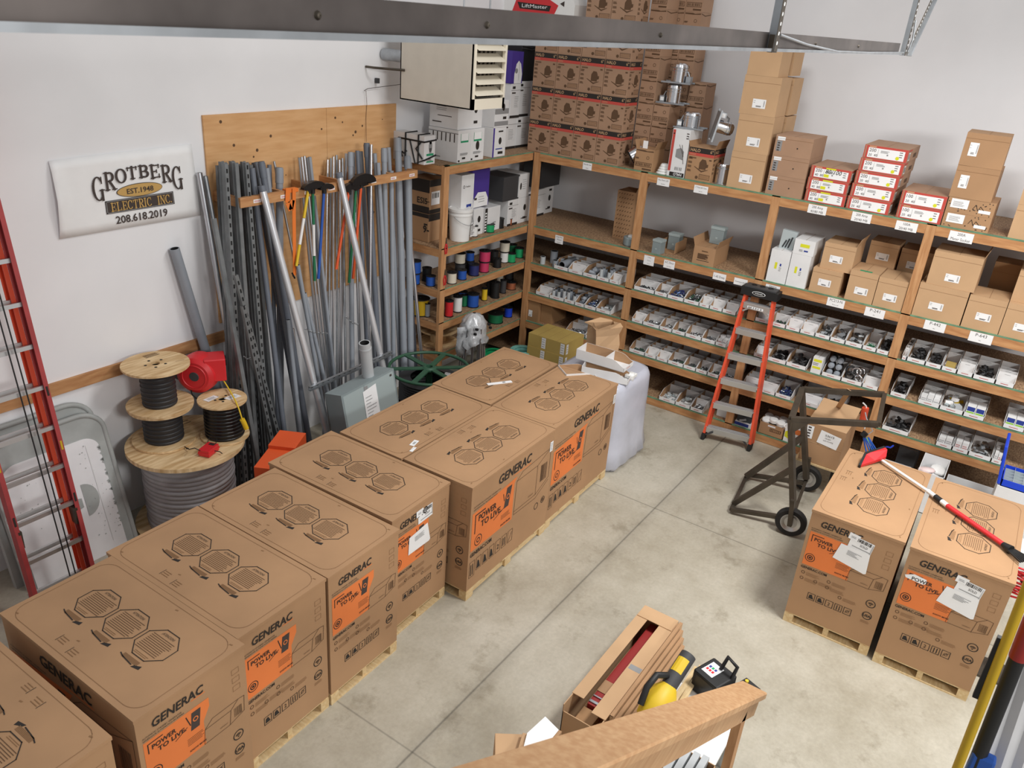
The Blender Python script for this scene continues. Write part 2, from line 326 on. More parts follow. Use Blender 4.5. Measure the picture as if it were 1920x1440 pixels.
def print_long(F, W, H):
    k = 'print_black'; g = 'print_brown'
    F.text('GENERAC', .30 * W, H - .155, .085, k, wid=.40 * W, bold=.02, shear=.15); F.poly([(.47 * W, H - .18), (.70 * W, H - .18), (.70 * W, H - .172), (.50 * W, H - .172)], 'print_orange')
    F.text('AUTOMATIC STANDBY GENERATOR', .03 * W, H - .21, .013, k, wid=.30 * W); F.text('GENERADOR AUTOMATICO', .03 * W, H - .235, .013, k, wid=.26 * W)
    F.poly([(.02 * W, H - .62), (.50 * W, H - .62), (.50 * W, H - .26), (.53 * W, H - .21), (.02 * W, H - .26)], 'print_orange', 1)
    F.line([(.055 * W, H - .46), (.055 * W, H - .29), (.16 * W, H - .29)], .011, k)
    F.text('POWER', .09 * W, H - .365, .058, k, bold=.02, wid=.20 * W); F.text('TO LIVE.', .12 * W, H - .44, .058, k, bold=.02, wid=.235 * W)
    F.line([(.27 * W, H - .475), (.39 * W, H - .43)], .006, k)
    F.poly([(.385 * W, H - .44), (.44 * W, H - .44), (.47 * W, H - .25), (.41 * W, H - .25)], 'print_char', 2); F.ring(.427 * W, H - .34, .026, .009, 'print_orange', 3); F.line([(.37 * W, H - .29), (.385 * W, H - .36)], .008, k)
    F.ring(.10 * W, H - .55, .052, .007, k); F.ring(.10 * W, H - .55, .024, .009, k)
    F.lines(.36 * W, H - .54, .47 * W, H - .49, 4, .004, g); F.text('KNOW MORE', .36 * W, H - .60, .017, k, bold=.02)
    F.text('GENERAC.COM', .02 * W, H - .675, .036, k, wid=.24 * W, bold=.02)
    F.line([(.53 * W, H - .26), (.80 * W, H - .26), (.80 * W, H - .56), (.52 * W, H - .56)], .004, g, closed=True); F.line([(.53 * W, H - .26), (.60 * W, H - .20), (.97 * W, H - .17), (.97 * W, H - .47), (.80 * W, H - .56)], .004, g)
    F.line([(.80 * W, H - .26), (.97 * W, H - .17)], .004, g); F.line([(.52 * W, H - .56), (.52 * W, H - .59), (.80 * W, H - .60), (.97 * W, H - .50)], .004, g); F.text('GENERAC', .70 * W, H - .53, .014, g)
    F.bars(.85 * W, H - .46, .94 * W, H - .29, 8, g)
    F.ring(.83 * W, H - .70, .034, .006, k); F.ring(.92 * W, H - .685, .034, .006, k); F.disc(.92 * W, H - .685, .02, g)
    for i in range(7):
        x = (.02 + .075 * i) * W; h = .12 if i else .15
        F.line([(x, H - .73 - h), (x + .07, H - .73 - h), (x + .07, H - .73), (x, H - .73)], .004, g, closed=True)
        if i in (0, 5):
            for a in (.02, .045): F.line([(x + a, H - .71 - h), (x + a, H - .76)], .009, k)
        elif i in (1, 2, 3): F.poly([(x + .01, H - .72 - h), (x + .06, H - .72 - h), (x + .04, H - .77), (x + .02, H - .76)], k)
        elif i == 4: F.text('2', x + .02, H - .82, .05, k)
        else: F.line([(x + .01, H - .84), (x + .06, H - .76)], .004, k)
def carton_proto():
    t = thing('shipping_carton', 'x', 'carton')
    b = MB(); hx, hy = CL / 2, CW / 2; B = CH - PZ
    b.box((-hx, -hy, PZ), (hx, hy, CH - .012), 'kraft')
    for sg in (1, -1):
        print_short(Face(b, (sg * hx, -sg * hy, PZ), (0, sg, 0), (0, 0, 1)), CW, B)
        print_long(Face(b, (-sg * hx, -sg * hy, PZ), (sg, 0, 0), (0, 0, 1)), CL, B)
    b.build('body', t)
    l = MB(); e = .005; l.box((-hx - e, -hy - e, CH - .022), (hx + e, hy + e, CH), 'kraft')
    F = Face(l, (0, 0, CH), (1, 0, 0), (0, 1, 0)); k = 'print_black'
    rr = [(hx - .07, hy - .05)]; ps = []
    for cx, cy, a0 in ((1, 1, 0), (-1, 1, 90), (-1, -1, 180), (1, -1, 270)):
        for a in range(0, 91, 15):
            q = math.radians(a0 + a); ps.append((cx * (hx - .13) + .10 * math.cos(q), cy * (hy - .12) + .09 * math.sin(q)))
    F.line(ps, .0022, 'print_faint', closed=True)
    for i, tx in enumerate(('ATTENTION!', 'ATTENTION!', '¡ATENCION!')):
        cx, cy, r = -.285 + .275 * i, .04, .136
        F.line([(cx + r * math.cos(PI / 8 + j * PI / 4), cy + r * .88 * math.sin(PI / 8 + j * PI / 4)) for j in range(8)], .005, k, closed=True)
        F.text(tx, cx, cy + .072, .017, k, align='c', wid=.10)
        F.lines(cx - .095, cy - .07, cx + .10, cy + .06, 10, .0028, 'print_brown', jag=.15); F.lines(cx - .06, cy - .10, cx + .06, cy - .08, 2, .0025, 'print_faint')
        F.lines(cx - .08, cy - .158, cx + .05, cy - .128, 5, .0028, 'print_faint', jag=0); F.line([(cx - .10, cy - .145), (cx - .07, cy - .155), (cx + .02, cy - .165)], .006, g0 := 'print_black')
        F.poly([(cx + .03, cy - .175), (cx + .085, cy - .165), (cx + .08, cy - .14), (cx + .06, cy - .15), (cx + .04, cy - .155)], g0)
    for x, y in ((-.19, -.265), (-.06, -.285)): F.line([(x, y), (x, y + .05)], .003, k); F.lines(x + .01, y, x + .075, y + .05, 3, .004, 'print_faint')
    for x, y in ((hx - .06, hy - .05), (-hx + .06, -hy + .05), (.1, hy - .06), (-.1, -.2)): F.poly([(x, y), (x + .022, y + .003), (x + .02, y + .012), (x + .002, y + .008)], 'print_faint')
    l.build('lid', t)
    p = MB()
    p.box((-hx + .01, -hy + .02, .012), (hx - .01, -hy + .05, PZ - .014), 'lumber_pale'); p.box((-hx + .01, hy - .05, .012), (hx - .01, hy - .02, PZ - .014), 'lumber_pale'); p.box((-hx + .01, -.02, .012), (hx - .01, .02, PZ - .014), 'lumber_pale')
    for i in range(5):
        x = -hx + .05 + i * (CL - .2) / 4; p.box((x - .045, -hy, PZ - .014), (x + .145, hy, PZ), 'lumber_pale')
    for x in (-hx, -.045, hx - .09): p.box((x, -hy, 0), (x + .09, hy, .012), 'lumber_pale')
    pal = p.build('pallet', t)
    for sx_ in (-1, 0, 1):
        for sy_ in (-1, 1):
            q = MB(); w_ = .05; x = sx_ * (hx - w_); y = sy_ * (hy - .035)
            q.box((x - w_, y - .036, .012), (x + w_, y + .036, PZ - .014), 'lumber_pale'); q.build('block', pal)
    return t
CP = carton_proto()
CARTONS = [  # x, y, rotation, label
 ((-8.106, -2.509), -PI/2 + .012, 'brown generator carton on a pallet beside the foot of the red extension ladder'),
 ((-8.895, -2.517), PI/2 + .01, 'brown generator carton on a pallet cut off by the lower left corner of the photo'),
 ((-7.424, -2.439), -PI/2 + .013, 'brown generator carton on a pallet in front of the white truck panel, orange print unobstructed'),
 ((-6.735, -2.438), -PI/2 + .0119, 'brown generator carton in front of the big cable spool, one short of the SOLD carton'),
 ((-6.028, -2.328), -PI/2 + .0226, 'brown generator carton with white SOLD label and envelope, last of the lengthwise left row'),
 ((-5.034, -2.089), .0128, 'brown generator carton in front of the grey meter cabinet, small white stickers on its lid'),
 ((-5.012, -2.781), PI + .0207, 'brown generator carton whose long orange printed side stands beside the SOLD carton'),
 ((-3.755, -2.037), .0262, 'brown generator carton with a strip of white paper lying on its lid'),
 ((-3.744, -2.746), PI + .0209, 'brown generator carton next to the plastic wrapped machine, long printed side to the aisle'),
 ((-3.506, -5.634), PI + .0103, 'brown generator carton under the snow brush head, SOLD label, nearer the steel cart'),
 ((-3.525, -6.351), PI + .0094, 'brown generator carton under the snow brush handle, SOLD label, by the yellow pole')]
CART = []
for i, ((x, y), rz, lb) in enumerate(CARTONS):
    if i == 0: t = CP; t.location = (x, y, 0); t.rotation_euler = (0, 0, rz); t['label'] = lb
    else: t = dup(CP, (x, y, 0), rz, lb)
    t['group'] = 'generator cartons on pallets'; CART.append(t)
def sticker(par, name, o, u, v, fn, e=.0022, label=None):
    b = MB(); fn(Face(b, o, u, v, e)); q = b.build(name, par)
    if label: q['label'] = label
    return q
def sold(F, flip=0):
    F.rect(0, .10, .17, .21, 'paper', 1); F.rect(-.02, .17, .06, .225, 'paper', 1.2); F.bars(.05, .175, .155, .205, 12, 'print_black', 2); F.lines(0, .185, .04, .205, 2, .004, 'print_grey', 2)
    F.text('SOLD', .08, .143, .02, 'print_black', 2, wid=.055); F.lines(.03, .118, .16, .13, 1, .006, 'print_grey', 2, jag=0); F.bars(.160, .11, .168, .20, 2, 'print_grey', 2)
def envelope(F):
    F.poly([(-.045, .10), (.17, .115), (.20, -.055), (.185, -.065), (-.06, -.05)], 'paper', 1.6)
    F.lines(.02, .03, .13, .075, 5, .0035, 'print_grey', 3, jag=.5)
B_ = CH - PZ
for i, (x, z) in ((9, (.295, CH - .30)), (10, (.33, CH - .31))):
    q = sticker(CART[i], 'shipping_label', (CL/2 + .001, -CW/2 + x, z), (0, 1, -.12), (0, .12, 1), sold, label='white SOLD shipping label'); sticker(CART[i], 'envelope', (CL/2 + .002, -CW/2 + x, z), (0, 1, -.12), (0, .12, 1), envelope, label='white packing slip envelope')
sticker(CART[10], 'tape_patch', (CL/2 + .001, -CW/2 + .08, CH - .25), (0, 1, 0), (0, 0, 1), lambda F: F.poly([(-.06, .01), (0, .04), (.085, .03), (.09, -.005), (.07, -.02), (-.05, -.01)], 'paper', 1), label='blank white sticker')
sticker(CART[4], 'shipping_label', (CL/2 + .001, -CW/2 + .30, CH - .29), (0, 1, .05), (0, -.05, 1), sold, label='white SOLD shipping label')
sticker(CART[4], 'envelope', (CL/2 + .002, -CW/2 + .24, CH - .35), (0, 1, .05), (0, -.05, 1), envelope, label='white packing slip envelope')
sticker(CART[1], 'side_label', (-CL/2 - .001, -CW/2 + .40, CH - .17), (0, -1, 0), (0, 0, 1), lambda F: (F.rect(0, 0, .10, .12, 'paper'), F.bars(.01, .06, .09, .11, 9, 'print_grey', 2)), label='white barcode label')
for i in (6, 8):
    sticker(CART[i], 'side_label', (CL/2 - 1.17 - .02, CW/2 + .001, CH - .21), (-1, 0, 0), (0, 0, 1), lambda F: (F.rect(0, 0, .05, .10, 'paper'), F.lines(.01, .01, .04, .09, 5, .006, 'print_grey', 2)), label='small white barcode label')
sticker(CART[5], 'lid_label', (-.46, -.30, CH), (1, .25, 0), (-.25, 1, 0), lambda F: (F.rect(.05, .0, .15, .045, 'paper'), F.rect(-.04, -.03, .04, 0, 'paper'), F.lines(.08, .01, .12, .03, 2, .006, 'print_grey', 2)), label='white handwritten sticker')
o = MB(); o.box((-.13, -.02, 0), (.13, .02, .006), 'paper'); o.box((.03, -.012, .006), (.06, .012, .0065), 'print_grey')
tag(o.build('paper_strip', loc=(-3.94, -2.19, CH + .002), rot=(0, 0, -.55)), 'strip of white paper lying on the lid of a carton', 'paper')

# ---- lumber shelving ----------------------------------------------------
XF, YF, XL, YE = -1.159, -.610, -2.937, -6.74
DZ = [.106, .616, 1.017, 1.431, 1.918, 2.843]
PY = [-0.662, -2.147, -3.701, -5.239, YE]
BH, PW = .090, .089
sr = thing('storage_shelves', 'long lumber storage shelves with six decks along the right wall', 'shelves', (XF, -3.4, 0))
O = Vector((XF, -3.4, 0))
def part(mb, name, par, o): 
    mb.v = [tuple(Vector(v) - o) for v in mb.v]; return mb.build(name, par)
for i, y in enumerate(PY):
    for x0, x1 in ((XF, XF + .04),):
        b = MB(); b.box((x0, y - PW / 2, 0), (x1, y + PW / 2, DZ[5] - (0 if x0 == XF else .02)), 'lumber_post'); part(b, 'post', sr, O)
for k, z in enumerate(DZ):
    b = MB(); b.box((XF + .002, YE, z - .012), (-.012, -.006, z), 'osb'); b.box((XF, YE, z - .0125), (XF + .0025, PY[0] - PW / 2, z + .0006), 'osb_edge'); b.box((XF + .003, YE, z), (XF + .022, PY[0] - PW/2, z + .0008), 'osb_edge'); part(b, 'deck', sr, O)
    for i in range(4):
        b = MB(); zb = max(.001, z - .012 - BH); b.box((XF + .001, PY[i + 1] + PW / 2 + .001, zb), (XF + .038, PY[i] - PW / 2 - .001, z - .013), 'lumber'); part(b, 'beam', sr, O)
    b = MB(); b.box((-.1, YE, max(.001, z - .1)), (-.065, -.02, z - .013), 'lumber'); part(b, 'back_beam', sr, O)
    for y in PY[1:]:
        b = MB(); b.box((XF + .045, y - .02, max(.001, z - .1)), (-.11, y + .018, z - .013), 'lumber_x'); part(b, 'joist', sr, O)
sl = thing('storage_shelves', 'short lumber storage shelves full of wire spools beside the pipe rack', 'shelves', (XL, YF, 0)); O2 = Vector((XL, YF, 0))
DL = DZ[1:]
XPL = [-2.92, ]
for x in (XL + .045,):
    for y0, y1 in ((YF, YF + .04),):
        b = MB(); b.box((x - PW / 2, y0, 0), (x + PW / 2, y1, DZ[5]), 'lumber_post'); part(b, 'post', sl, O2)
for k, z in enumerate(DL):
    b = MB(); b.box((XL + .002, YF + .002, z - .012), (XF - .004, -.006, z), 'osb'); b.box((XL, YF, z - .0125), (XF - .005, YF + .0025, z + .0006), 'osb_edge'); part(b, 'deck', sl, O2)
    b = MB(); b.box((XL + .045 + PW / 2, YF + .001, z - .013 - BH), (XF - .006, YF + .038, z - .013), 'lumber_x'); part(b, 'beam', sl, O2)
    b = MB(); b.box((XL + .001, YF + .041, z - .013 - BH), (XL + .039, -.062, z - .013), 'lumber'); part(b, 'side_beam', sl, O2)
    b = MB(); b.box((XL + .045 + PW / 2, -.06, z - .013 - BH), (XF - .006, -.022, z - .013), 'lumber_x'); part(b, 'back_beam', sl, O2)
def shelf_tag(y, z, w, h, lines, dx=0, dz=0, tilt=.0):
    b = MB(); F = Face(b, (XF - .002, y + w / 2, z), (0, -1, tilt), (0, tilt, 1), .0006); F.rect(0, 0, w, h, 'paper', 1)
    n = len(lines)
    for i, (t, hh) in enumerate(lines):
        F.text(t, w / 2 + dx, h * (n - i - .5) / n - hh / 2 + dz, hh, 'print_char', 2, align='c', wid=min(w * .8, len(t) * hh * .62))
    q = part(b, 'shelf_label', sr, O); q['label'] = 'white printed paper shelf label'
T5, T4 = DZ[5] - .115, DZ[4] - .115
for (y, z, w, h, ls) in (
 (-1.39, T5 + .015, .125, .085, (('Dble Bar Can', .017), ('Hangers', .009))),
 (-2.397, T5 - .005, .155, .085, (('Recc Retro LED', .018), ('Slimline', .01))),
 (-2.858, T5 - .01, .165, .085, (('5" Retrofit Cans', .018), ('Remodel', .009))),
 (-4.146, T5 + .005, .19, .09, (('200 Amp', .026), ('40/80 MB', .026))),
 (-4.59, T5 + .005, .19, .095, (('200 Amp', .026), ('20/40 MB', .026))),
 (-5.021, T5 + .002, .20, .09, (('100A', .026), ('20/40 MB', .026))),
 (-5.514, T5 - .005, .21, .095, (('200A', .028), ('Meter Socket', .028))),
 (-1.102, T4 - .035, .12, .105, (('Large Flex', .016), ('Whips &', .016), ('Sealtite', .011))),
 (-2.366, T4 - .03, .135, .115, (('2-Gang', .012), ('Covers', .012), ('In-use', .010))),
 (-2.628, T4 - .01, .14, .095, (('A/C Disco', .026), ('Non-fused', .010))),
 (-3.255, T4 - .005, .155, .08, (('1-4S Deep', .026),)),
 (-3.507, T4 - .005, .155, .078, (('Extension Ring', .014),)),
 (-3.872, T4 + .0, .16, .085, (('FB900', .026), ('Fan box', .010))),
 (-4.555, T4 + .01, .18, .09, (('PC213-N', .03), ('Photo cell', .010))),
 (-4.954, T4 + .0, .195, .095, (('P-241', .032), ('Box', .010))),
 (-5.53, T4 + .01, .195, .095, (('P-442', .032), ('Box', .010))),
 (-5.949, T4 + .0, .205, .1, (('P-643', .032), ('Box', .010)))):
    shelf_tag(y, z, w, h, ls)

# ---- cartons on the shelves --------------------------------------------
Z5, Z4 = DZ[5], DZ[4]
def front(mb, d, w, e=.0012): return Face(mb, (0, w / 2, 0), (0, -1, 0), (0, 0, 1), e)     # the face towards the aisle, local x = 0
def side(mb, d, w, e=.0012): return Face(mb, (0, -w / 2, 0), (1, 0, 0), (0, 0, 1), e)
def box_body(w, d, h, m='kraft', seam=None):
    b = MB(); b.box((0, -w / 2, 0), (d, w / 2, h), m)
    return b
def carton(name, label, cat, y0, y1, z, h, d, x=None, m='kraft_pale', draw=None, drawside=None, group=None, sticker_at=None, ssz=(.14, .075), rz=0.0, flaps=0, bevel=.004, seam=True):
    x = XF + .015 if x is None else x; w = abs(y0 - y1); b = box_body(w, d, h, m); F = front(b, d, w)
    if seam and h > .2:
        F.line([(.004, h * .83), (w - .004, h * .83)], .0025, 'print_faint', 1)
    T = Face(b, (0, 0, h), (1, 0, 0), (0, 1, 0)); T.line([(.002, 0), (d - .002, 0)], .003, 'print_faint', 1)
    if draw: draw(F, w, h)
    if drawside: drawside(side(b, d, w), d, h)
    o = b.build(name, loc=(x, (y0 + y1) / 2, z + .0015), rot=(0, 0, rz)); tag(o, label, cat, group)
    if sticker_at:
        q = MB(); G = front(q, d, w, .002); sx_, sz_ = sticker_at; a, c = ssz
        G.rect(sx_, sz_, sx_ + a, sz_ + c, 'paper', 1); G.lines(sx_ + a * .3, sz_ + c * .12, sx_ + a * .7, sz_ + c * .3, 2, .004, 'print_char'); G.bars(sx_ + a * .84, sz_ + c * .2, sx_ + a * .93, sz_ + c * .85, 3, 'print_grey'); G.lines(sx_ + a * .08, sz_ + c * .5, sx_ + a * .2, sz_ + c * .9, 2, .003, 'print_grey')
        q.build('shipping_label', o)['label'] = 'white shipping label'
    for i in range(flaps):
        f = MB(); s_ = 1 if i % 2 else -1
        f.add([(0, s_ * w / 2, h), (d, s_ * w / 2, h), (d, s_ * (w / 2 + .03), h + .09), (0, s_ * (w / 2 + .03), h + .09), (0, s_ * w / 2 - s_ * .003, h), (d, s_ * w / 2 - s_ * .003, h), (d, s_ * (w / 2 + .027), h + .09), (0, s_ * (w / 2 + .027), h + .09)], [(0, 1, 2, 3), (4, 7, 6, 5), (3, 2, 6, 7), (0, 4, 5, 1), (1, 5, 6, 2), (0, 3, 7, 4)], m)
        f.build('flap', o)
    return o
# can-light cartons with black and red band
def can_print(F, w, h, narrow=False):
    k = 'print_black'
    F.rect(0.003, h - .062, w - .003, h - .006, k, 1); F.rect(.003, h - .094, w - .003, h - .062, 'print_red', 1)
    F.text('HALO', .018, h - .05, .033, 'kraft_pale', 2, wid=.115 if not narrow else .1, bold=.02)
    F.text('6"', w - .05, h - .05, .033, 'kraft_pale', 2, bold=.01)
    F.lines(.018, h - .088, .10, h - .068, 2, .003, 'kraft_pale', 2)
    cx = w * .6; F.poly([(cx - .035, .13), (cx + .045, .13), (cx + .05, .2), (cx + .035, .235), (cx - .01, .24), (cx - .035, .2)], 'print_brown'); F.poly([(cx - .09, .155), (cx, .115), (cx + .075, .135), (cx + .07, .128), (cx, .098), (cx - .09, .148)], 'print_brown')
    F.poly([(cx + .045, .15), (cx + .07, .16), (cx + .07, .19), (cx + .047, .19)], 'print_brown')
    for i in range(4): F.lines(.015, .09 + .045 * i, .055, .115 + .045 * i, 2, .008, 'print_brown')
    F.lines(.02, h - .125, .12, h - .108, 2, .005, 'print_brown'); F.rect(w - .05, h - .13, w - .02, h - .115, 'print_brown')
    F.disc(w * .45, .038, .017, 'print_brown'); F.line([(w * .55, .025), (w - .015, .025), (w - .015, .075), (w * .55, .075)], .004, 'print_brown', closed=True); F.lines(w * .58, .03, w - .02, .07, 3, .005, 'print_faint', jag=.1)
HW, HD, HH = .316, .30, .386
halo = carton('light_carton', 'x', 'carton', 0, HW, 0, HH - .001, HD, m='kraft_red', draw=can_print, drawside=lambda F, w, h: can_print(F, w, h, True), seam=False)
for r in range(5):
    for c in range(4):
        if r == 4 and c < 2: continue
        lb = 'banded brown light carton, %s row up, %s column from the room corner' % (ORD[r], ORD[c])
        loc = (XF + .012 + R0.uniform(0, .006), -.502 - .322 * c - HW / 2, Z5 + .002 + HH * r)
        if r == c == 0: o = halo; o.location = loc; o['label'] = lb
        else: o = dup(halo, loc, R0.uniform(-.006, .006), lb)
        o['group'] = 'stack of recessed light cartons'
# smaller brown fixture cartons behind and beside them
def small_print(F, w, h):
    g = 'print_brown'
    F.poly([(.006, h - .012), (w * .5, h - .012), (w * .62, h - .02), (w - .006, h - .012), (w - .006, h - .026), (w * .5, h - .03), (.006, h - .026)], g)
    F.lines(.01, h * .52, .05, h * .6, 2, .007, g); F.ring(w * .7, h * .62, .018, .004, g); F.line([(.012, .05), (w - .016, .05), (w - .016, .092), (.012, .092)], .005, g, closed=True); F.bars(.02, .058, w - .024, .084, 9, g); F.rect(w * .45, .012, w - .012, .03, g)
FW, FD, FH = .2, .3, .245
fx = carton('fixture_carton', 'x', 'carton', 0, FW, 0, FH - .001, FD, m='kraft_red', draw=small_print, drawside=lambda F, w, h: F.poly([(.006, h - .012), (w * .4, h - .03), (w - .01, h - .012), (w - .01, h - .02), (w * .4, h - .04), (.006, h - .02)], 'print_brown'), seam=False)
first = True
xb = XF + .64
COLS = [(XF + .32, -1.795, 8, 'beside the banded light cartons'), (XF + .32, -2.003, 3, 'under the two stacked metal lamps'),
        (xb, -1.87, 8, 'in the taller back column nearer the corner'), (xb, -2.073, 8, 'in the taller back column away from the corner'), (xb - .03, -2.285, 4, 'in the low back column next to bare wall')]
for x, y, n, where in COLS:
    for r in range(n):
        lb = 'small brown fixture carton %s, %s from below' % (where, ORD[r]); loc = (x + R0.uniform(0, .006), y - FW / 2, Z5 + .0015 + FH * r)
        if first: o = fx; o.location = loc; o['label'] = lb; first = False
        else: o = dup(fx, loc, R0.uniform(-.012, .012), lb)
        o['group'] = 'small brown fixture cartons'
y_ = -2.104
o = carton('fixture_carton', 'open brown fixture carton at the shelf edge with a white note sticking out', 'carton', y_ + .115, y_ - .115, Z5, .245, .28, XF + .03, 'kraft', small_print, seam=False, flaps=2)
b = MB(); b.box((.05, .0, .24), (.053, .06, .33), 'paper'); b.build('note', o)['label'] = 'white paper note'
yw0, yw1, yh0, yh1 = (-2.413,-2.622,-2.637,-2.937)
yw, yh = (yw0 + yw1) / 2, (yh0 + yh1) / 2
# white lamp carton with red stripe, upside down
def white_print(F, w, h):
    F.poly([(.004, .06), (.035, .06), (.035, h - .01), (.004, h - .01)], 'print_red'); F.rect(.03, .004, w - .004, .05, 'print_black'); F.text('HALO', w - .03, .042, .03, 'paper', 3, wid=.1, bold=.02, rot=PI)
    F.poly([(w * .35, h * .42), (w * .8, h * .37), (w * .8, h * .55), (w * .6, h * .62), (w * .35, h * .58)], 'print_grey', 2); F.line([(w * .65, h * .68), (w * .85, h * .3)], .005, 'print_char', 3); F.line([(w * .5, h * .68), (w * .8, h * .45)], .004, 'print_char', 3)
    F.bars(w * .4, .075, w * .85, .11, 5, 'print_grey'); F.lines(w * .84, h * .8, w * .93, h * .95, 3, .01, 'print_char'); F.disc(.02, h * .9, .008, 'print_black', 3)
carton('lamp_carton', 'tall white lamp carton with red stripe, black lettering upside down', 'carton', yw0, yw1, Z5, .52, .36, XF + .02, 'card_white', white_print, seam=False)
ho = carton('light_carton', 'open brown light carton with black and red band beside the tall white carton', 'carton', yh0, yh1, Z5, .36, .34, XF + .02, 'kraft', can_print, lambda F, w, h: can_print(F, w, h, True), flaps=2, seam=False)
# recessed lamps
def can_lamp(label, loc, rz=0, rot=None, plate=True, h=.21, r=.088, group=None):
    t = thing('recessed_lamp', label, 'lamp', loc, rz, group)
    if rot: t.rotation_euler = rot
    b = MB(); b.lathe([(r, 0), (r, h * .8), (r * .93, h * .93), (r * .7, h), (.001, h)], 'chrome', 24, smooth=False); b.lathe([(r * 1.02, h * .74), (r * 1.02, h * .78)], 'galv', 24); b.lathe([(r * 1.02, h * .60), (r * 1.02, h * .63)], 'galv', 24); b.build('housing', t)
    if plate:
        p = MB(); p.box((-.11, -.15, -.006), (.11, .15, -.001), 'galv'); p.box((-.115, -.17, -.006), (-.1, .17, .012), 'galv'); p.box((.1, -.17, -.006), (.115, .17, .012), 'galv'); p.build('mounting_plate', t)
        j = MB(); j.box((-.05, .095, 0), (.05, .15, .075), 'galv'); j.box((-.052, .099, .02), (-.05, .14, .06), 'paper'); j.tube([(0, .12, .075), (0, .10, .12), (0, .07, .12)], .009, 'galv', 8); j.build('junction_box', t)
    return t
lz = Z5 + FH * 3 + .008
lx, ly = XF + .44, -2.177
can_lamp('shiny metal recessed lamp standing lower of two on the brown fixture cartons', (lx, ly, lz), .1)
can_lamp('shiny metal recessed lamp, upper of two stacked on the brown fixture cartons', (lx + .02, ly - .02, lz + .225), PI + .15)
can_lamp('shiny metal recessed lamp standing upright on the tall white carton', (XF + .2, yw - .02, Z5 + .53), .15, h=.17, r=.095)
can_lamp('metal recessed lamp lying tilted on the open banded light carton', (XF + .16, yh - .05, Z5 + .60), 0, (math.radians(100), .0, .5), h=.2, r=.07)
can_lamp('metal recessed lamp lying at the shelf edge in front of the banded carton stack', (XF + .10, -1.897, Z5 + .12), 0, (math.radians(55), -.3, .9), h=.17, r=.08, plate=False)
b = MB(); b.lathe([(.001, 0), (.073, 0), (.073, .20), (.066, .215), (.05, .222), (.001, .222)], 'chrome', 28); b.lathe([(.076, .165), (.076, .18)], 'galv', 28); b.lathe([(.08, 0), (.08, .006), (.073, .007)], 'galv', 28)
tag(b.build('metal_canister', loc=(XF + .12, -3.03, Z5 + .001)), 'round metal canister standing between the open light carton and the tall carton stack', 'canister')
for i in range(4):
    b = MB(); r_ = .085 - .012 * i; b.lathe([(r_ * .6, 0), (r_, 0), (r_, .008), (r_ * .7, .03), (r_ * .6, .03), (r_ * .6, 0)], 'white_plastic', 24)
    tag(b.build('lamp_trim', loc=(XF + .11, -2.334, Z5 + .001 + .027 * i)), 'white round lamp trim in a small pile at the shelf edge, %s from the bottom' % ORD[i], 'lamp trim', 'white lamp trims')
# plain tall stack
for i, (y0, y1, z, h, lbl) in enumerate(((-3.13, -3.51, 0, .384, 'bottom'), (-3.135, -3.515, .385, .384, 'second'), (-3.12, -3.51, .77, .384, 'third'), (-3.13, -3.46, 1.155, .30, 'top'))):
    carton('stock_carton', 'plain brown carton with white label, %s of the tallest front stack' % lbl, 'carton', y0, y1, Z5 + z, h, .34, draw=None, sticker_at=(.13, .07) if i < 3 else None, ssz=(.14, .09), group='tall stack of plain cartons', m='kraft_pale')
    if i: carton('stock_carton', 'plain brown carton standing behind the tallest stack, %s level' % ORD[i], 'carton', y0 - .015, y1 - .015, Z5 + z + (0 if i < 3 else .01), h - .01, .34, XF + .40, group='tall stack of plain cartons')
carton('stock_carton', 'plain brown carton standing behind the tallest stack, lowest level', 'carton', -3.145, -3.525, Z5, .38, .34, XF + .40, group='tall stack of plain cartons')
def three(F, w, h):
    F.rect(.02, h - .05, .10, h - .015, 'paper'); F.rect(.02, h - .16, .075, h - .055, 'print_grey')
    for i in range(4): F.rect(.03, h - .085 - .024 * i, .055, h - .073 - .024 * i, 'print_char', 2)
    F.disc(w * .62, h * .45, .007, 'print_black')
for i in range(3):
    carton('stock_carton', 'low brown carton with barcode at its corner, %s of three' % ('bottom', 'middle', 'top')[i], 'carton', -3.567, -3.955, Z5 + .204 * i, .203, .52, draw=three, group='three low brown cartons', m='kraft_red')
# breaker panel boxes
def panel_print(big, small, dot=True, mark=False):
    def f(F, w, h):
        F.rect(.002, .002, w - .002, h - .002, 'print_red', 1); F.rect(.04, .012, w - .03, h - .022, 'paper', 2); F.line([(.015, .01), (.015, h - .01)], .01, 'kraft_red', 3); F.rect(.045, h - .017, .11, h - .006, 'kraft_pale', 2)
        F.text(big, .05, h * .53, .032, 'print_char', 3); F.text(small, .05, h * .2, .024, 'print_char', 3); F.line([(.135, h * .2), (.135, h * .75)], .002, 'print_grey', 3)
        F.lines(.16, h * .5, .24, h * .7, 3, .004, 'print_grey', 3); F.disc(w * .55, h * .4, .008, 'print_grey', 3); F.lines(w - .075, h * .3, w - .05, h * .8, 3, .006, 'print_char', 3)
        if dot: F.disc(w - .09, h * .27, .017, 'print_yellow', 3)
        else: F.rect(.14, h * .18, .19, h * .42, 'print_yellow', 3); F.rect(.15, h - .02, .25, h - .006, 'print_yellow', 3)
        if mark: F.text('80/100', .15, h * .5, .042, 'black', 4, shear=.2)
    return f
def pside(F, d, h):
    F.rect(.004, h - .02, d * .3, h - .004, 'print_red'); F.rect(.03, .02, .12, h - .03, 'paper'); F.bars(.04, .03, .11, h - .04, 4, 'print_grey', 2); F.rect(d * .5, .03, d * .75, .07, 'print_brown')
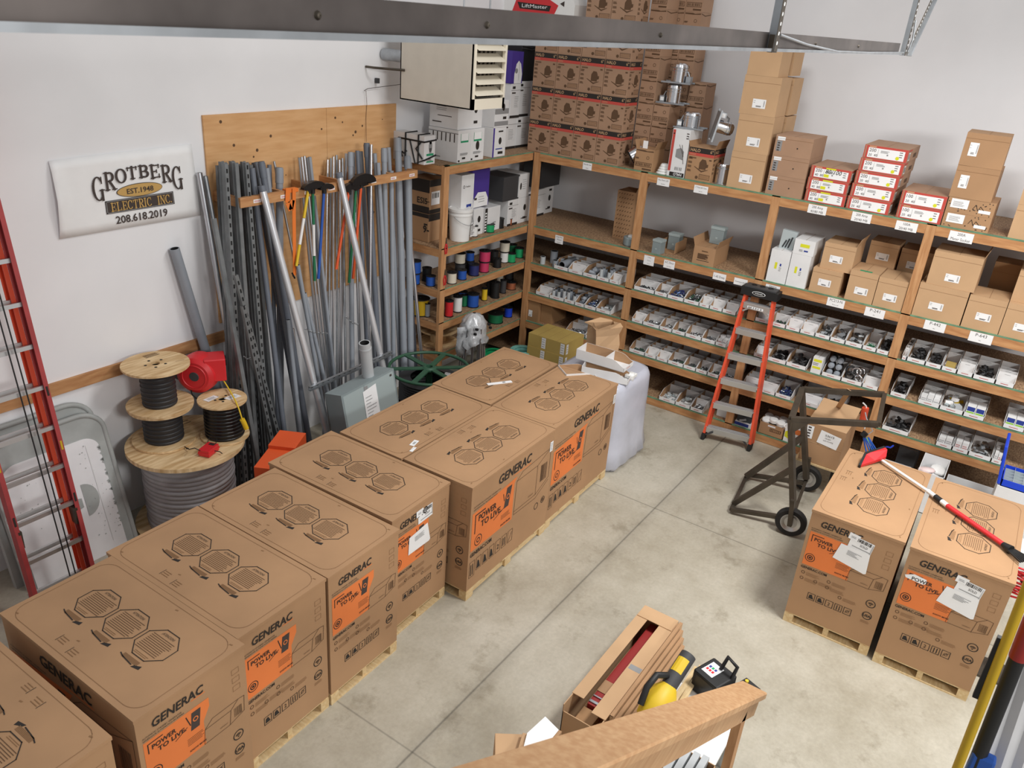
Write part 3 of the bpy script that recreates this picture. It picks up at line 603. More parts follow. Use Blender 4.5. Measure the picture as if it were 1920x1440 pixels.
for i in range(3): carton('panel_carton', 'flat red and brown breaker panel box with yellow bars, %s of three' % ('bottom', 'middle', 'top hand-marked')[i], 'carton', -3.988 + .006 * (i % 2), -4.393 + .006 * (i % 2), Z5 + .122 * i, .121, .60, m='kraft_red', draw=panel_print('200', '40  80', False, i == 2), drawside=pside, group='breaker panel boxes', x=XF + .015)
for i in range(5): carton('panel_carton', 'flat red and brown breaker panel box with yellow dot, %s of five' % ('bottom', 'second', 'middle', 'fourth', 'top')[i], 'carton', -4.412 - .008 * i, -4.822 - .008 * i, Z5 + .127 * i, .126, .62, m='kraft_red', draw=panel_print('200', '20  40'), drawside=pside, group='breaker panel boxes', x=XF + .015 + .01 * i)
for i in range(2): carton('panel_carton', 'flat breaker panel box numbered 100, %s of two' % ('lower', 'upper')[i], 'carton', -4.896, -5.303, Z5 + .135 * i, .134, .58, m='kraft_red', draw=panel_print('100', '20  40'), drawside=pside, group='breaker panel boxes')
def dots(F, w, h):
    for i in range(34): F.disc(R0.uniform(.01, w - .01), R0.uniform(.01, h - .01), .005, 'print_black', 1, n=8)
    F.rect(.03, .045, .18, h - .01, 'paper', 2); F.lines(.05, .06, .15, h - .03, 5, .003, 'print_grey', 3); F.rect(w - .13, .03, w - .03, .06, 'paper', 2)
    if R0.random() > .4: F.line([(w * .55, .06), (w * .6, .10), (w * .66, .05), (w * .7, .09), (w * .78, .06)], .004, 'black', 3)
for i in range(2): carton('socket_carton', 'spotted brown meter socket carton with two white labels, %s of two' % ('lower', 'upper')[i], 'carton', -5.312, -5.718, Z5 + .14 * i, .139, .45, m='kraft', draw=dots, group='spotted meter socket cartons')
for i in range(2): carton('stock_carton', 'bare brown carton %s the spotted cartons, white label on the left' % ('directly on top of', 'highest above')[i], 'carton', -5.305, -5.665, Z5 + .281 + .295 * i, .294, .42, m='kraft', sticker_at=(.05, .09), ssz=(.075, .12), group='bare cartons over the spotted ones', rz=.03 * i)
for i in range(2): carton('stock_carton', 'plain brown carton at the right end of the top deck, %s of two' % ('lower', 'upper')[i], 'carton', -5.885, -6.29, Z5 + .31 * i, .309, .5, sticker_at=(.12, .06), group='cartons at the end of the top deck')
# ---- second deck from the top ------------------------------------------
def dashes(F, w, h):
    for i in range(6):
        for j in range(11): F.line([(.02 + .036 * i + .012 * (j % 2), .03 + .053 * j), (.032 + .036 * i + .012 * (j % 2), .042 + .053 * j)], .007, 'print_brown')
yd = -1.813
carton('tall_carton', 'tall narrow brown carton with rows of dashes standing behind the shelf post', 'carton', yd + .125, yd - .125, Z4, .60, .30, -0.85, 'kraft', dashes, seam=False, flaps=1)
b = MB(); b.lathe([(.001, 0), (.085, 0), (.095, .02), (.095, .10), (.09, .11), (.001, .11)], 'box_grey', 10); b.box((-.05, -.04, .11), (.01, .02, .135), 'white_plastic')
tag(b.build('round_box', loc=(XF + .13, -2.034, Z4 + .001)), 'grey round electrical box at the foot of the dashed carton', 'electrical box')
# grey enclosures in the second bay
def grey_box(label, y, x, z=Z4, w=.11, d=.12, h=.17, rz=0):
    b = MB(); b.box((0, -w / 2, 0), (d, w / 2, h * .84), 'box_grey'); b.box((-.004, -w / 2 - .004, h * .84), (d + .004, w / 2 + .004, h), 'box_grey_light'); b.box((-.003, -.012, h * .3), (0, .012, h * .4), 'box_grey_light')
    return tag(b.build('electrical_box', loc=(x, y, z + .001), rot=(0, 0, rz), bevel=.003), label, 'electrical box')
y1 = -2.418
grey_box('pale grey electrical box with stepped lid standing at the deck edge', y1, XF + .03, rz=-.1)
grey_box('pale grey electrical box standing farther back inside the open carton', y1 - .08, XF + .34, Z4 + .006, h=.2, w=.14)
b = MB(); b.box((0, -.10, 0), (.34, -.096, .14), 'kraft'); b.box((0, .096, 0), (.34, .10, .14), 'kraft'); b.box((.336, -.1, 0), (.34, .1, .14), 'kraft'); b.box((0, -.1, 0), (.34, .1, .004), 'kraft')
tag(b.build('open_tray', loc=(XF + .18, y1 - .08, Z4 + .001)), 'open brown cardboard tray behind the stepped grey electrical box', 'tray')
yc = -3.02
o = carton('open_carton', 'brown carton with open flap on the second deck, grey box resting on it', 'carton', yc + .13, yc - .13, Z4, .21, .44, XF + .02, 'kraft', lambda F, w, h: (F.lines(.06, h * .32, .19, h * .62, 7, .007, 'print_brown', jag=.3), F.rect(.05, h * .22, .2, h * .25, 'print_black'), F.lines(.1, h * .74, .18, h * .8, 2, .004, 'print_brown')), seam=False, flaps=2)
grey_box('dark grey electrical box resting on top of the open brown carton', yc - .03, XF + .25, Z4 + .214, w=.16, d=.1, h=.2)
# white cartons, third bay
def hl(F, w, h):
    F.rect(w * .3, h * .42, w * .42, h * .62, 'print_yellow'); F.rect(w * .55, h * .52, w * .63, h * .6, 'print_blue'); F.lines(w * .55, h * .36, w * .65, h * .5, 3, .006, 'print_grey')
ya, yb, yc2 = -3.771, -3.989, -4.2
carton('white_carton', 'tall white carton with yellow mark, nearer the ladder top', 'carton', ya, yb + .004, Z4, .36, .4, m='card_white', draw=hl, seam=False)
carton('white_carton', 'tall white carton with yellow mark, under the small white carton', 'carton', yb - .004, yc2, Z4, .36, .4, m='card_white', draw=hl, seam=False)
carton('white_carton', 'small white carton with broad yellow band on top of a tall white carton', 'carton', yb - .004, yc2 - .01, Z4 + .361, .16, .38, m='card_white', draw=lambda F, w, h: (F.rect(w * .3, h * .5, w * .75, h * .72, 'print_yellow'), F.rect(w * .52, h * .22, w * .72, h * .32, 'print_blue'), F.lines(w * .3, h * .2, w * .45, h * .35, 2, .006, 'print_grey')), seam=False)
b = MB(); b.prism([(0, 0), (.15, 0), (.17, .2), (.01, .21)], 'clear_grey', 0, .05, Face(b, (0, .07, 0), (0, -1, 0), (0, 0, 1))); [b.tube([(-.052, .03 - .03 * i, .02), (-.053, .0 - .03 * i, .10 + .02 * i)], .008, 'fit_dark', 6) for i in range(3)]
tag(b.build('plastic_bag', loc=(XF + .16, (ya + yb) / 2, Z4 + .362)), 'clear plastic bag of dark fittings on the tall white carton', 'bag')
def q3(lb, a, c, z, h, d=.42, x=None, st=(.08, .08), fl=0, m='kraft_pale', bay=3):
    return carton('stock_carton', lb, 'carton', a, c, z, h, d, x, m, sticker_at=st, ssz=(.13, .075), flaps=fl, group='brown cartons on the second deck')
q3('brown carton under an open carton, right next to the white cartons', -4.245, -4.55, Z4, .26)
q3('open brown carton standing on another carton beside the small white carton', -4.295, -4.616, Z4 + .261, .28, x=XF + .05, fl=1)
GC = q3('brown carton with green sticker on its lid in the third bay', -4.621, -4.899, Z4, .32)
q3('brown carton with half open lid against the third shelf post', -4.906, PY[3] + PW / 2 + .006, Z4, .31, fl=1)
q3('brown carton in the shade behind the green stickered carton', -4.671, -4.959, Z4 + .30, .27, .34, XF + .44); q3('brown carton in the shade farthest back beside the third post', -4.979, -5.29, Z4 + .26, .28, .34, XF + .50)
q3('brown carton in the shade filling the gap below, behind the green stickered carton', -4.671, -4.959, Z4, .298, .34, XF + .46, st=None); q3('brown carton in the shade at deck level behind the half open lid', -4.979, -5.29, Z4, .258, .34, XF + .50, st=None)
b = MB(); b.box((.03, -.06, .3205), (.07, .06, .3225), 'print_green'); b.build('lid_sticker', GC)['label'] = 'green sticker'
q3('large brown carton under the open one at the left of the fourth bay', PY[3] - PW / 2 - .006, -5.735, Z4, .345, st=(.13, .10))
q3('large open brown carton on top of another in the fourth bay', -5.334, -5.765, Z4 + .346, .335, x=XF + .02, st=(.15, .06), fl=1)
q3('low brown carton in the middle of the fourth bay', -5.746, -6.074, Z4, .33, st=(.1, .10))
q3('low brown carton cut by the right edge of the photo', -6.08, -6.44, Z4, .33, st=(.1, .08))
q3('brown carton standing on the low carton at the right edge', -6.08, -6.44, Z4 + .331, .30, x=XF + .10, st=(.1, .06))
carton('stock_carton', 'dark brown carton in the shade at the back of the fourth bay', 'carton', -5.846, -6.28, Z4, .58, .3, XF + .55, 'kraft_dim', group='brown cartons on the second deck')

# ---- white cardboard bins and what is in them ---------------------------
BAY = ['first', 'second', 'third', 'fourth']
DECK = {0: 'floor-level deck', 1: 'second deck up', 2: 'third deck up', 3: 'fourth deck up', 4: 'fifth deck up'}
def bin_mesh(w, D, div):
    b = MB(); t = .004; L, H = .048, .112; h = w / 2
    b.box((0, -h, 0), (D, h, t), 'card_white'); b.box((0, -h, 0), (t, h, L), 'card_white'); b.box((D - t, -h, 0), (D, h, H), 'card_white')
    F = Face(b, (0, h, 0), (0, -1, 0), (0, 0, 1), .0008); F.lines(w * .3, .018, w * .7, .03, 1, .006, 'print_red', 1, jag=.2)
    prof = [(0, 0), (D, 0), (D, H), (.14, H), (.10, H - .012), (.03, L + .01), (0, L)]
    for s in (1, -1):
        n = len(prof); yo, yi = s * h, s * (h - t)
        b.add([(x, yo, z) for x, z in prof], [tuple(range(n)) if s < 0 else tuple(range(n - 1, -1, -1))], 'card_white')
        b.add([(x, yi, z) for x, z in prof], [tuple(range(n)) if s > 0 else tuple(range(n - 1, -1, -1))], 'kraft')
        b.add([(x, y, z) for y in (yo, yi) for x, z in prof], [(i, (i + 1) % n, n + (i + 1) % n, n + i) for i in range(2, n)], 'card_white')
    return b
def pile(kind, w, d, seed):
    r = random.Random(seed); b = MB(); h = w / 2 - .014
    def at(hmax, pad=.012, x0=.008):
        x = r.uniform(x0 + pad, d - pad); y = r.uniform(-h + pad, h - pad); return x, y, r.uniform(.008, hmax * (1 - .5 * abs(y) / h))
    def stick(m, ra, ln, hmax, n=6):
        x, y, z = at(hmax, ra + ln * .45); a, e = r.uniform(0, 6.28), r.uniform(-.5, .5); v = Vector((math.cos(a) * math.cos(e), math.sin(a) * math.cos(e), math.sin(e))) * ln / 2
        c = Vector((x, y, max(z, ra + abs(v.z) + .005))); b.tube([c - v, c + v], ra, m, n)
    def chip(m, s, hmax):
        x, y, z = at(hmax, min(s * 1.05, h - .004)); q = Matrix.Rotation(r.uniform(0, 3), 3, 'Z') @ Matrix.Rotation(r.uniform(-.5, .5), 3, 'X'); c = Vector((x, y, max(z, s * .6)))
        a, e, g = s * r.uniform(.5, 1), s * r.uniform(.4, .9), s * r.uniform(.2, .5); b.box(c - Vector((a, e, g)) / 1, c + Vector((a, e, g)), m, q, c)
    if kind in 'sbB':
        for i in range(70 if kind == 's' else 130):
            m = r.choice({'s': ('fit_steel', 'fit_steel', 'fit_dark'), 'b': ('fit_blue', 'fit_steel', 'navy', 'fit_blue'), 'B': ('fit_steel', 'fit_dark', 'green_frame', 'fit_steel')}[kind]); stick(m, r.uniform(.006, .011), r.uniform(.02, .042), .035 if kind == 's' else .085)
    elif kind == 'd':
        for i in range(45): stick(r.choice(('fit_dark', 'fit_dark', 'fit_steel', 'green_frame')), r.uniform(.006, .01), r.uniform(.015, .03), .025)
    elif kind == 'g':
        for i in range(16): stick(r.choice(('pvc', 'pvc', 'pvc_dark')), r.uniform(.018, .024), r.uniform(.05, .07), .09, 12)
    elif kind == 'k':
        for i in range(46): (stick(r.choice(('black', 'black_gloss', 'charcoal')), r.uniform(.008, .018), r.uniform(.03, .07), .085, 8) if i % 2 else chip(r.choice(('black', 'charcoal', 'black_gloss')), r.uniform(.012, .028), .085))
    elif kind == 'S':
        for i in range(26): chip(r.choice(('fit_steel', 'fit_grey', 'fit_dark', 'pvc_light')), r.uniform(.018, .035), .085)
    elif kind == 't':
        for i in range(9): c = Vector(at(.05, .04)); b.tube([c + Vector((.028 * math.cos(k * .7), .028 * math.sin(k * .7), .01 * math.sin(k + i))) for k in range(9)], .003, 'green', 5)
        for i in range(5): chip('pvc_light', .016, .03)
    elif kind == 'x':
        for i in range(14): chip(r.choice(('clear_grey', 'white_plastic', 'pvc_light', 'clear_grey')), r.uniform(.018, .032), .07)
    elif kind == 'p':
        for i in range(22): chip(r.choice(('pvc_light', 'paper', 'paper', 'yellow', 'clear_grey')), r.uniform(.025, .045), .10)
    return b
BIN_CACHE = {}; PILE_CACHE = {}
WHAT = {'s': 'small shiny steel fittings', 'b': 'blue and silver connectors', 'B': 'greenish silver connectors', 'd': 'small dark fittings', 'g': 'grey pipe fittings', 'k': 'black fittings', 'S': 'flat metal boxes and plates', 't': 'green wire pigtails', 'x': 'clear and grey plastic pieces', 'p': 'bagged yellow and white parts'}
def bin_at(y0, y1, deck, bay, n, code, ndiv=None, D=.46, zoff=0.0):
    w = round(abs(y0 - y1) - .006, 3); z = DZ[deck] + .002 + zoff; x = XF + .003 + R0.uniform(0, .006); yc = (y0 + y1) / 2
    key = round(w / .012)
    if key not in BIN_CACHE: BIN_CACHE[key] = (bin_mesh(w, D, 0).build('storage_bin'), w); o = BIN_CACHE[key][0]
    else: o = BIN_CACHE[key][0].copy(); COL.objects.link(o); o.scale = (1, w / BIN_CACHE[key][1], 1)
    o.location = (x, yc, z); full = {'e': 'empty white bin', 'C': 'white bin of upright grey couplings', 'G': 'white bin holding one fat grey pipe', 'w': 'white bin of small white boxes', 'o': 'white bin of green and white outlet packs', 'c': 'white bin of grey dome caps', 'r': 'white bin of black and silver rings', 'y': 'white bin with a pale carton inside'}.get(code) or 'white bin of ' + WHAT[code]
    tag(o, '%s, %s along %s, %s bay' % (full, ORD[n], DECK[deck], BAY[bay]), 'bin', 'white shelf bins')
    nd = ndiv if ndiv is not None else {'e': 3, 's': 2, 'd': 2, 'b': 1, 'B': 1}.get(code, 1)
    for i in range(nd):
        q = MB(); xx = (.30, .19, .09)[i] if nd == 3 else ((.30, .17)[i] if nd == 2 else .33)
        tl = R0.uniform(-.03, .06); q.box((xx, -w / 2 + .006, .0045), (xx + .003, w / 2 - .006, .105 + .004 * i), 'card_white'); Face(q, (xx, w / 2, 0), (0, -1, 0), (0, 0, 1), .0008).lines(w * .35, .09, w * .65, .096, 1, .003, 'print_grey', 1)
        q.v = [(a + tl * c, e, c) for a, e, c in q.v]; q.build('divider', o)
    def sub(mb, name, label, cat, kind=None, group=None):
        p = mb.build(name, loc=(x, yc, z + .004)); tag(p, label, cat, group, kind); return p
    where = 'in %s bin along %s, %s bay' % (ORD[n], DECK[deck], BAY[bay])
    if code in WHAT:
        pk = (code, key, n % 2); dd = .30 if code in 'kSgpx' else (.22 if code in 'bB' else .165)
        if pk not in PILE_CACHE: PILE_CACHE[pk] = pile(code, w, dd, key * 7 + n).build('fittings'); p = PILE_CACHE[pk]
        else: p = PILE_CACHE[pk].copy(); COL.objects.link(p)
        p.location = (x, yc, z + .004); tag(p, WHAT[code] + ' ' + where, 'fittings', None, 'stuff')
    elif code == 'C':
        m_ = max(2, int((w - .02) / .052)); g = 0
        for i in range(m_):
            for j in range(3):
                q = MB(); q.pipe((0, 0, 0), (0, 0, R0.choice((.10, .11, .13))), .023, 'pvc_light' if j == 0 else 'pvc'); p = q.build('pipe_coupling', loc=(x + .05 + .06 * j, yc - w / 2 + .03 + (w - .06) * i / max(1, m_ - 1), z + .0055))
                tag(p, 'upright grey coupling %s' % where, 'coupling', 'couplings in the %s bin of the %s, %s bay' % (ORD[n], DECK[deck], BAY[bay])); g += 1
    elif code == 'G':
        q = MB(); q.pipe((.02, 0, .057), (.36, 0, .057), min(.05, w / 2 - .012), 'pvc'); sub(q, 'pipe_offcut', 'fat grey pipe offcut lying ' + where, 'pipe')
    elif code in 'wo':
        m_ = max(2, int((w - .02) / .06)); g = 0
        for i in range(m_):
            for j in range(3):
                h_ = .105 if code == 'o' else R0.choice((.07, .09, .10)); q = MB(); ww = (w - .02) / m_ - .004; q.box((0, -ww / 2, 0), (.06, ww / 2, h_), 'card_white' if code == 'w' else 'paper'); F = Face(q, (0, ww / 2, 0), (0, -1, 0), (0, 0, 1), .0008)
                if code == 'o': F.rect(.005, .012, ww - .005, h_ * .45, 'label_green', 1); F.rect(.005, h_ * .5, ww - .005, h_ - .006, 'print_blue' if j == 0 else 'print_char', 1)
                else: F.lines(.008, h_ * .3, ww - .008, h_ * .7, 2, .006, R0.choice(('print_red', 'print_grey', 'print_char')), 1)
                p = q.build('small_box', loc=(x + .035 + .066 * j, yc - w / 2 + .01 + (w - .02) * (i + .5) / m_, z + .0055)); tag(p, ('green and white outlet pack ' if code == 'o' else 'small white box ') + where, 'box', ('outlet packs ' if code == 'o' else 'small boxes ') + where)
    elif code == 'c':
        for i in range(2):
            for j in range(3):
                q = MB(); q.lathe([(.001, 0), (.034, 0), (.034, .02), (.026, .04), (.001, .046)], 'pvc', 16, ax=(-1, 0, 0)); q.lathe([(.036, -.06), (.036, 0)], 'black', 16, ax=(-1, 0, 0)); q.lathe([(.001, -.06), (.036, -.06)], 'black', 16, ax=(-1, 0, 0))
                p = q.build('dome_cap', loc=(x + .075 + .02 * j, yc + (i - .5) * .08, z + .043 + .072 * j)); tag(p, 'grey dome cap on a black stem ' + where, 'cap', 'grey dome caps ' + where)
    elif code == 'r':
        for i in range(5):
            q = MB(); pts = [(0, .045 * math.cos(k * PI / 8), .045 * math.sin(k * PI / 8)) for k in range(17)]; q.tube(pts, .011, 'black_gloss' if i % 2 else 'chrome', 8, cap=False)
            p = q.build('clamp_ring', loc=(x + .07 + .035 * (i // 2), yc + (-.05, .045, -.01, .05, -.045)[i], z + .062 + .05 * (i > 1)), rot=(0, .2 * i - .3, .3 * i - .5)); tag(p, 'black or silver clamp ring ' + where, 'ring', 'clamp rings ' + where)
    elif code == 'y':
        q = MB(); q.box((0, -.045, 0), (.1, .045, .06), 'kraft_yellow'); sub(q, 'small_carton', 'small pale carton ' + where, 'carton').location.x = x + .05
    return o
ROWS = [
 (0, 3, (-1.056,-1.275,-1.491,-1.696,-1.873,-2.009), 'GegCe'),
 (0, 2, (-0.818,-1.035,-1.263,-1.422,-1.568,-1.74,-1.949), 'eCCgbx'),
 (0, 1, (-1.334,-1.629,-1.805,-1.955), 'sss'),
 (1, 3, (-2.216,-2.495,-2.665,-2.877,-3.071,-3.201,-3.359,-3.527), 'ssbBeee'),
 (1, 2, (-2.247,-2.403,-2.63,-2.795,-2.968,-3.177,-3.352,-3.488), 'essdssw'),
 (1, 1, (-2.27,-2.49,-2.651,-2.807,-3.014,-3.176,-3.326,-3.472,-3.648), 'deedddds'),
 (1, 0, (-2.77,-2.995,-3.198,-3.363), 'xxs'),
 (2, 3, (-3.727,-3.924,-4.101,-4.261,-4.424,-4.587,-4.746,-4.925,-5.068,-5.22), 'edeeSSStk'),
 (2, 2, (-3.817,-3.982,-4.196,-4.424,-4.592,-4.805,-5.026,-5.225), 'ekk-cre'),
 (2, 1, (-3.764,-3.972,-4.157,-4.343,-4.397,-4.656,-4.889), 'eeb-ek'),
 (3, 3, (-5.32,-5.37,-5.548,-5.702,-5.845,-5.992,-6.192,-6.359), 'ekkyeke'),
 (3, 2, (-5.313,-5.476,-5.587,-5.798,-6.021,-6.215,-6.381,-6.57), 'k-wpo-o'),
 (3, 1, (-5.331,-5.606,-5.871,-6.029,-6.182,-6.393,-6.49), 'k-wwSw')]
for bay, deck, ys, codes in ROWS:
    n = 0
    for i, cd in enumerate(codes):
        if cd == '-': continue
        hi, lo = PY[bay] - PW / 2 - .002, (PY[bay + 1] + PW / 2 + .002); a, c = min(ys[i], hi), max(ys[i + 1], lo)
        if a - c > .03: bin_at(a, c, deck, bay, n, cd)
        n += 1
# loose grey couplings beside the bins of the first bay
for i, (x, y, z, r, h, lie) in enumerate(((XF + .06, -0.851, DZ[3], .035, .10, 0), (XF + .22, -0.921, DZ[3], .05, .16, 0), (XF + .20, -1.051, DZ[3], .04, .10, 0), (XF + .07, -1.041, DZ[3], .04, .09, 0), (XF + .10, -1.061, DZ[3] + .155, .048, .2, 1))):
    b = MB()
    if lie: b.pipe((0, 0, 0), (.2, 0, 0), r, 'pvc_light'); loc = (x, y, z)
    else: b.pipe((0, 0, 0), (0, 0, h), r, 'pvc_light' if i == 0 else 'pvc'); loc = (x, y, z + .002)
    if lie: continue
    tag(b.build('pipe_coupling', loc=loc), ('%s loose grey coupling left of the bins, fourth deck up, first bay' % ('short pale', 'tall wide', 'dark middle', 'low front')[i]), 'coupling', 'loose couplings left of the bins')
# cartons standing among the bins
carton('bulb_carton', 'white box with two yellow stripes between black fittings and dome caps', 'box', -4.47, -4.577, DZ[2], .19, .3, m='card_white', draw=lambda F, w, h: (F.rect(.01, h * .72, w - .01, h * .88, 'print_yellow'), F.rect(.01, h * .3, w - .01, h * .44, 'print_yellow'), F.lines(.012, h * .5, w * .7, h * .68, 2, .008, 'print_grey')), seam=False)
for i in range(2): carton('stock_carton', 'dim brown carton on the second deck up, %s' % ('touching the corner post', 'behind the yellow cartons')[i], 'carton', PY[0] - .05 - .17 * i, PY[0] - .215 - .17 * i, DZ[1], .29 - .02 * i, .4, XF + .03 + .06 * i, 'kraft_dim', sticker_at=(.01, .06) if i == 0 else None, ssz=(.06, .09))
carton('outlet_carton', 'white outlet box behind the stepladder on the floor-level deck', 'box', -3.507, -3.64, DZ[0], .18, .25, XF + .1, m='card_white', draw=lambda F, w, h: F.lines(.02, h * .5, w * .5, h * .8, 3, .012, 'print_grey'), seam=False)
for q, (a, c, m_) in enumerate(((-3.774, -3.963, 'blue'),)):
    b = MB(); b.box((0, -.10, 0), (.2, .10, .05), 'card_white'); b.box((-.001, -.07, .006), (0, .10, .045), 'print_blue'); b.box((.03, -.08, .05), (.17, .09, .12), 'fit_dark'); b.tube([(.02, .05, .06), (.02, -.02, .09)], .015, 'clear_grey', 8)
    tag(b.build('part_tray', loc=(XF + .02, (a + c) / 2, DZ[0] + .002)), 'white and blue tray of parts behind the lowest ladder step', 'tray')
yb0, yb1 = -4.059, -4.352
b = MB(); w = yb0 - yb1; t = .005
for a, c in (((0, -w/2, 0), (.3, w/2, t)), ((0, -w/2, 0), (t, w/2, .15)), ((.295, -w/2, 0), (.3, w/2, .2)), ((0, -w/2, 0), (.3, -w/2 + t, .17)), ((0, w/2 - t, 0), (.3, w/2, .17))): b.box(a, c, 'kraft')
F = Face(b, (0, w / 2, 0), (0, -1, 0), (0, 0, 1)); F.rect(w * .45, .06, w * .9, .1, 'print_brown'); F.bars(w * .47, .066, w * .88, .094, 7, 'kraft'); F.rect(w * .35, .115, w * .65, .135, 'paper')
tag(b.build('open_carton', loc=(XF + .01, (yb0 + yb1) / 2, DZ[0] + .002)), 'open brown carton of white round covers right of the stepladder', 'carton')
for i in range(7):
    b = MB(); b.lathe([(.001, 0), (.05, 0), (.05, .035), (.043, .045), (.001, .047)], 'white_plastic', 20)
    tag(b.build('round_cover', loc=(XF + .07 + .10 * (i % 2), (yb0 + yb1) / 2 + .09 - .085 * (i // 2), DZ[0] + .14 + .012 * (i % 3)), rot=(0, -.25 + .1 * (i % 3), 0)), 'white round cover heaped in the open brown carton right of the stepladder', 'cover', 'white round covers')
carton('small_carton', 'yellow and orange printed carton beside the open carton of covers', 'carton', yb1 - .01, yb1 - .20, DZ[0], .22, .3, m='paper', draw=lambda F, w, h: (F.poly([(.005, .06), (w * .6, .02), (w * .4, h * .8), (.005, h * .55)], 'print_yellow'), F.rect(w * .4, h * .55, w - .005, h * .85, 'print_orange')), seam=False)
# floor level of the fourth bay
def tote(name, label, y0, y1, z, d, hf, hb, x, m, inner):
    b = MB(); w = y0 - y1; t = .006
    b.box((0, -w/2, 0), (d, w/2, t), inner); b.box((0, -w/2, 0), (t, w/2, hf), m); b.box((d - t, -w/2, 0), (d, w/2, hb), m)
    for s in (1, -1):
        b.prism([(0, 0), (d, 0), (d, hb), (0, hf)], m, 0, t, Face(b, (0, s * w / 2 + (t if s < 0 else 0), 0), (1, 0, 0), (0, 0, 1)))
    return tag(b.build(name, loc=(x, (y0 + y1) / 2, z + .002)), label, 'box')
ya, yb = -5.812, -6.058
xa = XF - .37
tote('open_carton', 'white open carton of pink bags standing in front of the shelves', ya, yb, 0, .34, .46, .52, xa, 'card_white', 'kraft_pale')
for i in range(7):
    b = MB(); b.lathe([(.001, 0), (.07, .004), (.085, .02), (.07, .04), (.001, .046)], ('pink_bag', 'paper', 'white_plastic')[i % 3], 10, smooth=True); o = b.build('parts_bag', loc=(xa + .08 + .09 * (i % 3), (ya + yb) / 2 + (.05 - .045 * (i % 3)), .18 + .042 * i), rot=(.2 * (i % 3) - .2, .15, i)); tag(o, 'pinkish plastic parts bag in the white open carton before the shelves', 'bag', 'pink parts bags')
b = MB(); b.box((xa + .02, yb + .02, .010), (xa + .31, ya - .02, .178), 'kraft_pale'); tag(b.build('filler_board'), 'cardboard layer under the pink parts bags', 'cardboard')
tote('open_carton', 'low white carton of grey cable coils under the lowest beam, fourth bay', yb - .02, yb - .62, 0, .36, .28, .36, XF - .38, 'card_white', 'card_white')
for i in range(3):
    b = MB(); b.tube([(.07 * math.cos(k * .5), .07 * math.sin(k * .5), .012 * (k % 5)) for k in range(26)], .009, ('teal', 'cable_grey', 'fit_dark')[i], 6); tag(b.build('cable_coil', loc=(XF - .20 - .02 * i, yb - .13 - .17 * i, .03)), '%s cable coil in the low white carton' % ('teal', 'light grey', 'dark grey')[i], 'cable')
for i in range(4):
    b = MB(); b.box((-.09, -.12, 0), (.09, .12, .05), ('pvc_light', 'fit_grey')[i % 2]); tag(b.build('wrapped_packet', loc=(XF - .20, yb - .44, .012 + .053 * i), rot=(0, 0, .15 * i), bevel=.012), 'grey wrapped packet, %s of the pile in the low white carton' % ORD[i], 'packet', 'grey wrapped packets')
tote('open_carton', 'long white carton with yellow strip at floor level behind the snow brush', -5.332, -5.729, 0, .3, .22, .3, XF - .32, 'card_white', 'card_white')
b = MB(); b.box((0, -.09, 0), (.001, .09, .035), 'print_yellow'); q = b.build('stripe', bpy.data.objects['open_carton.003']); q.location = (-.0015, -.05, .17)
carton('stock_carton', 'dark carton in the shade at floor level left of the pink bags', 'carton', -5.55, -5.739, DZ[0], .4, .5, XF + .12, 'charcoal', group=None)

# ---- short shelf: wire boxes and wire spools ----------------------------
def wbox(name, label, x0, x1, z, h, d=.32, y=None, m='card_white', draw=None, drawside=None, group=None, rz=0.0):
    # box whose printed face looks along -Y, front-left corner at x0
    y = YF + .02 if y is None else y; w = x1 - x0; b = MB(); b.box((0, 0, 0), (w, d, h), m)
    if draw: draw(Face(b, (0, 0, 0), (1, 0, 0), (0, 0, 1)), w, h)
    if drawside: drawside(Face(b, (0, d, 0), (0, -1, 0), (0, 0, 1)), d, h)
    return tag(b.build(name, loc=(x0, y, z + .0015), rot=(0, 0, rz), bevel=.004), label, 'box', group)
G1 = 'white cable boxes on the top deck of the short shelf'
hole = lambda F, x, y, r=.03: (F.disc(x, y, r, 'print_black', 1, ry=r * 1.35), F.rect(x - .035, y - .15, x + .035, y - .12, 'print_black', 1))
def gbox(F, w, h): F.rect(w * .2, h * .62, w * .8, h * .9, 'print_green', 1); F.rect(w * .22, h * .68, w * .78, h * .9, 'paper', 2); F.lines(w * .2, h * .22, w * .8, h * .3, 3, .006, 'print_grey'); F.rect(w * .35, h * .1, w * .6, h * .16, 'print_black'); F.rect(.01, .01, .04, .03, 'print_black')
def gbox2(F, w, h): gbox(F, w, h); F.disc(w * .5, h * .48, .033, 'print_black', ry=.05)
def tied(F, w, h): F.disc(w * .55, h * .62, .028, 'print_grey', ry=.06); F.disc(w * .55, h * .76, .018, 'print_grey'); F.line([(w * .5, h * .55), (w * .48, h * .4)], .012, 'print_grey'); F.line([(w * .6, h * .55), (w * .6, h * .4)], .012, 'print_grey'); F.rect(w * .2, h * .3, w * .85, h * .38, 'print_green'); F.rect(w * .2, .02, w * .85, .035, 'print_green'); F.lines(w * .25, h * .12, w * .7, h * .2, 2, .006, 'print_char')
xa, xb_, xc, xd, xe, xf, xg = (-3.107,-2.925,-2.693,-2.459,-2.208,-2.034,-1.77)
o = wbox('cable_box', 'white cable box tied with black cord, at the open end of the short shelf', xa, xb_, Z5, .30, 0.44, draw=tied, group=G1, y=-0.46)
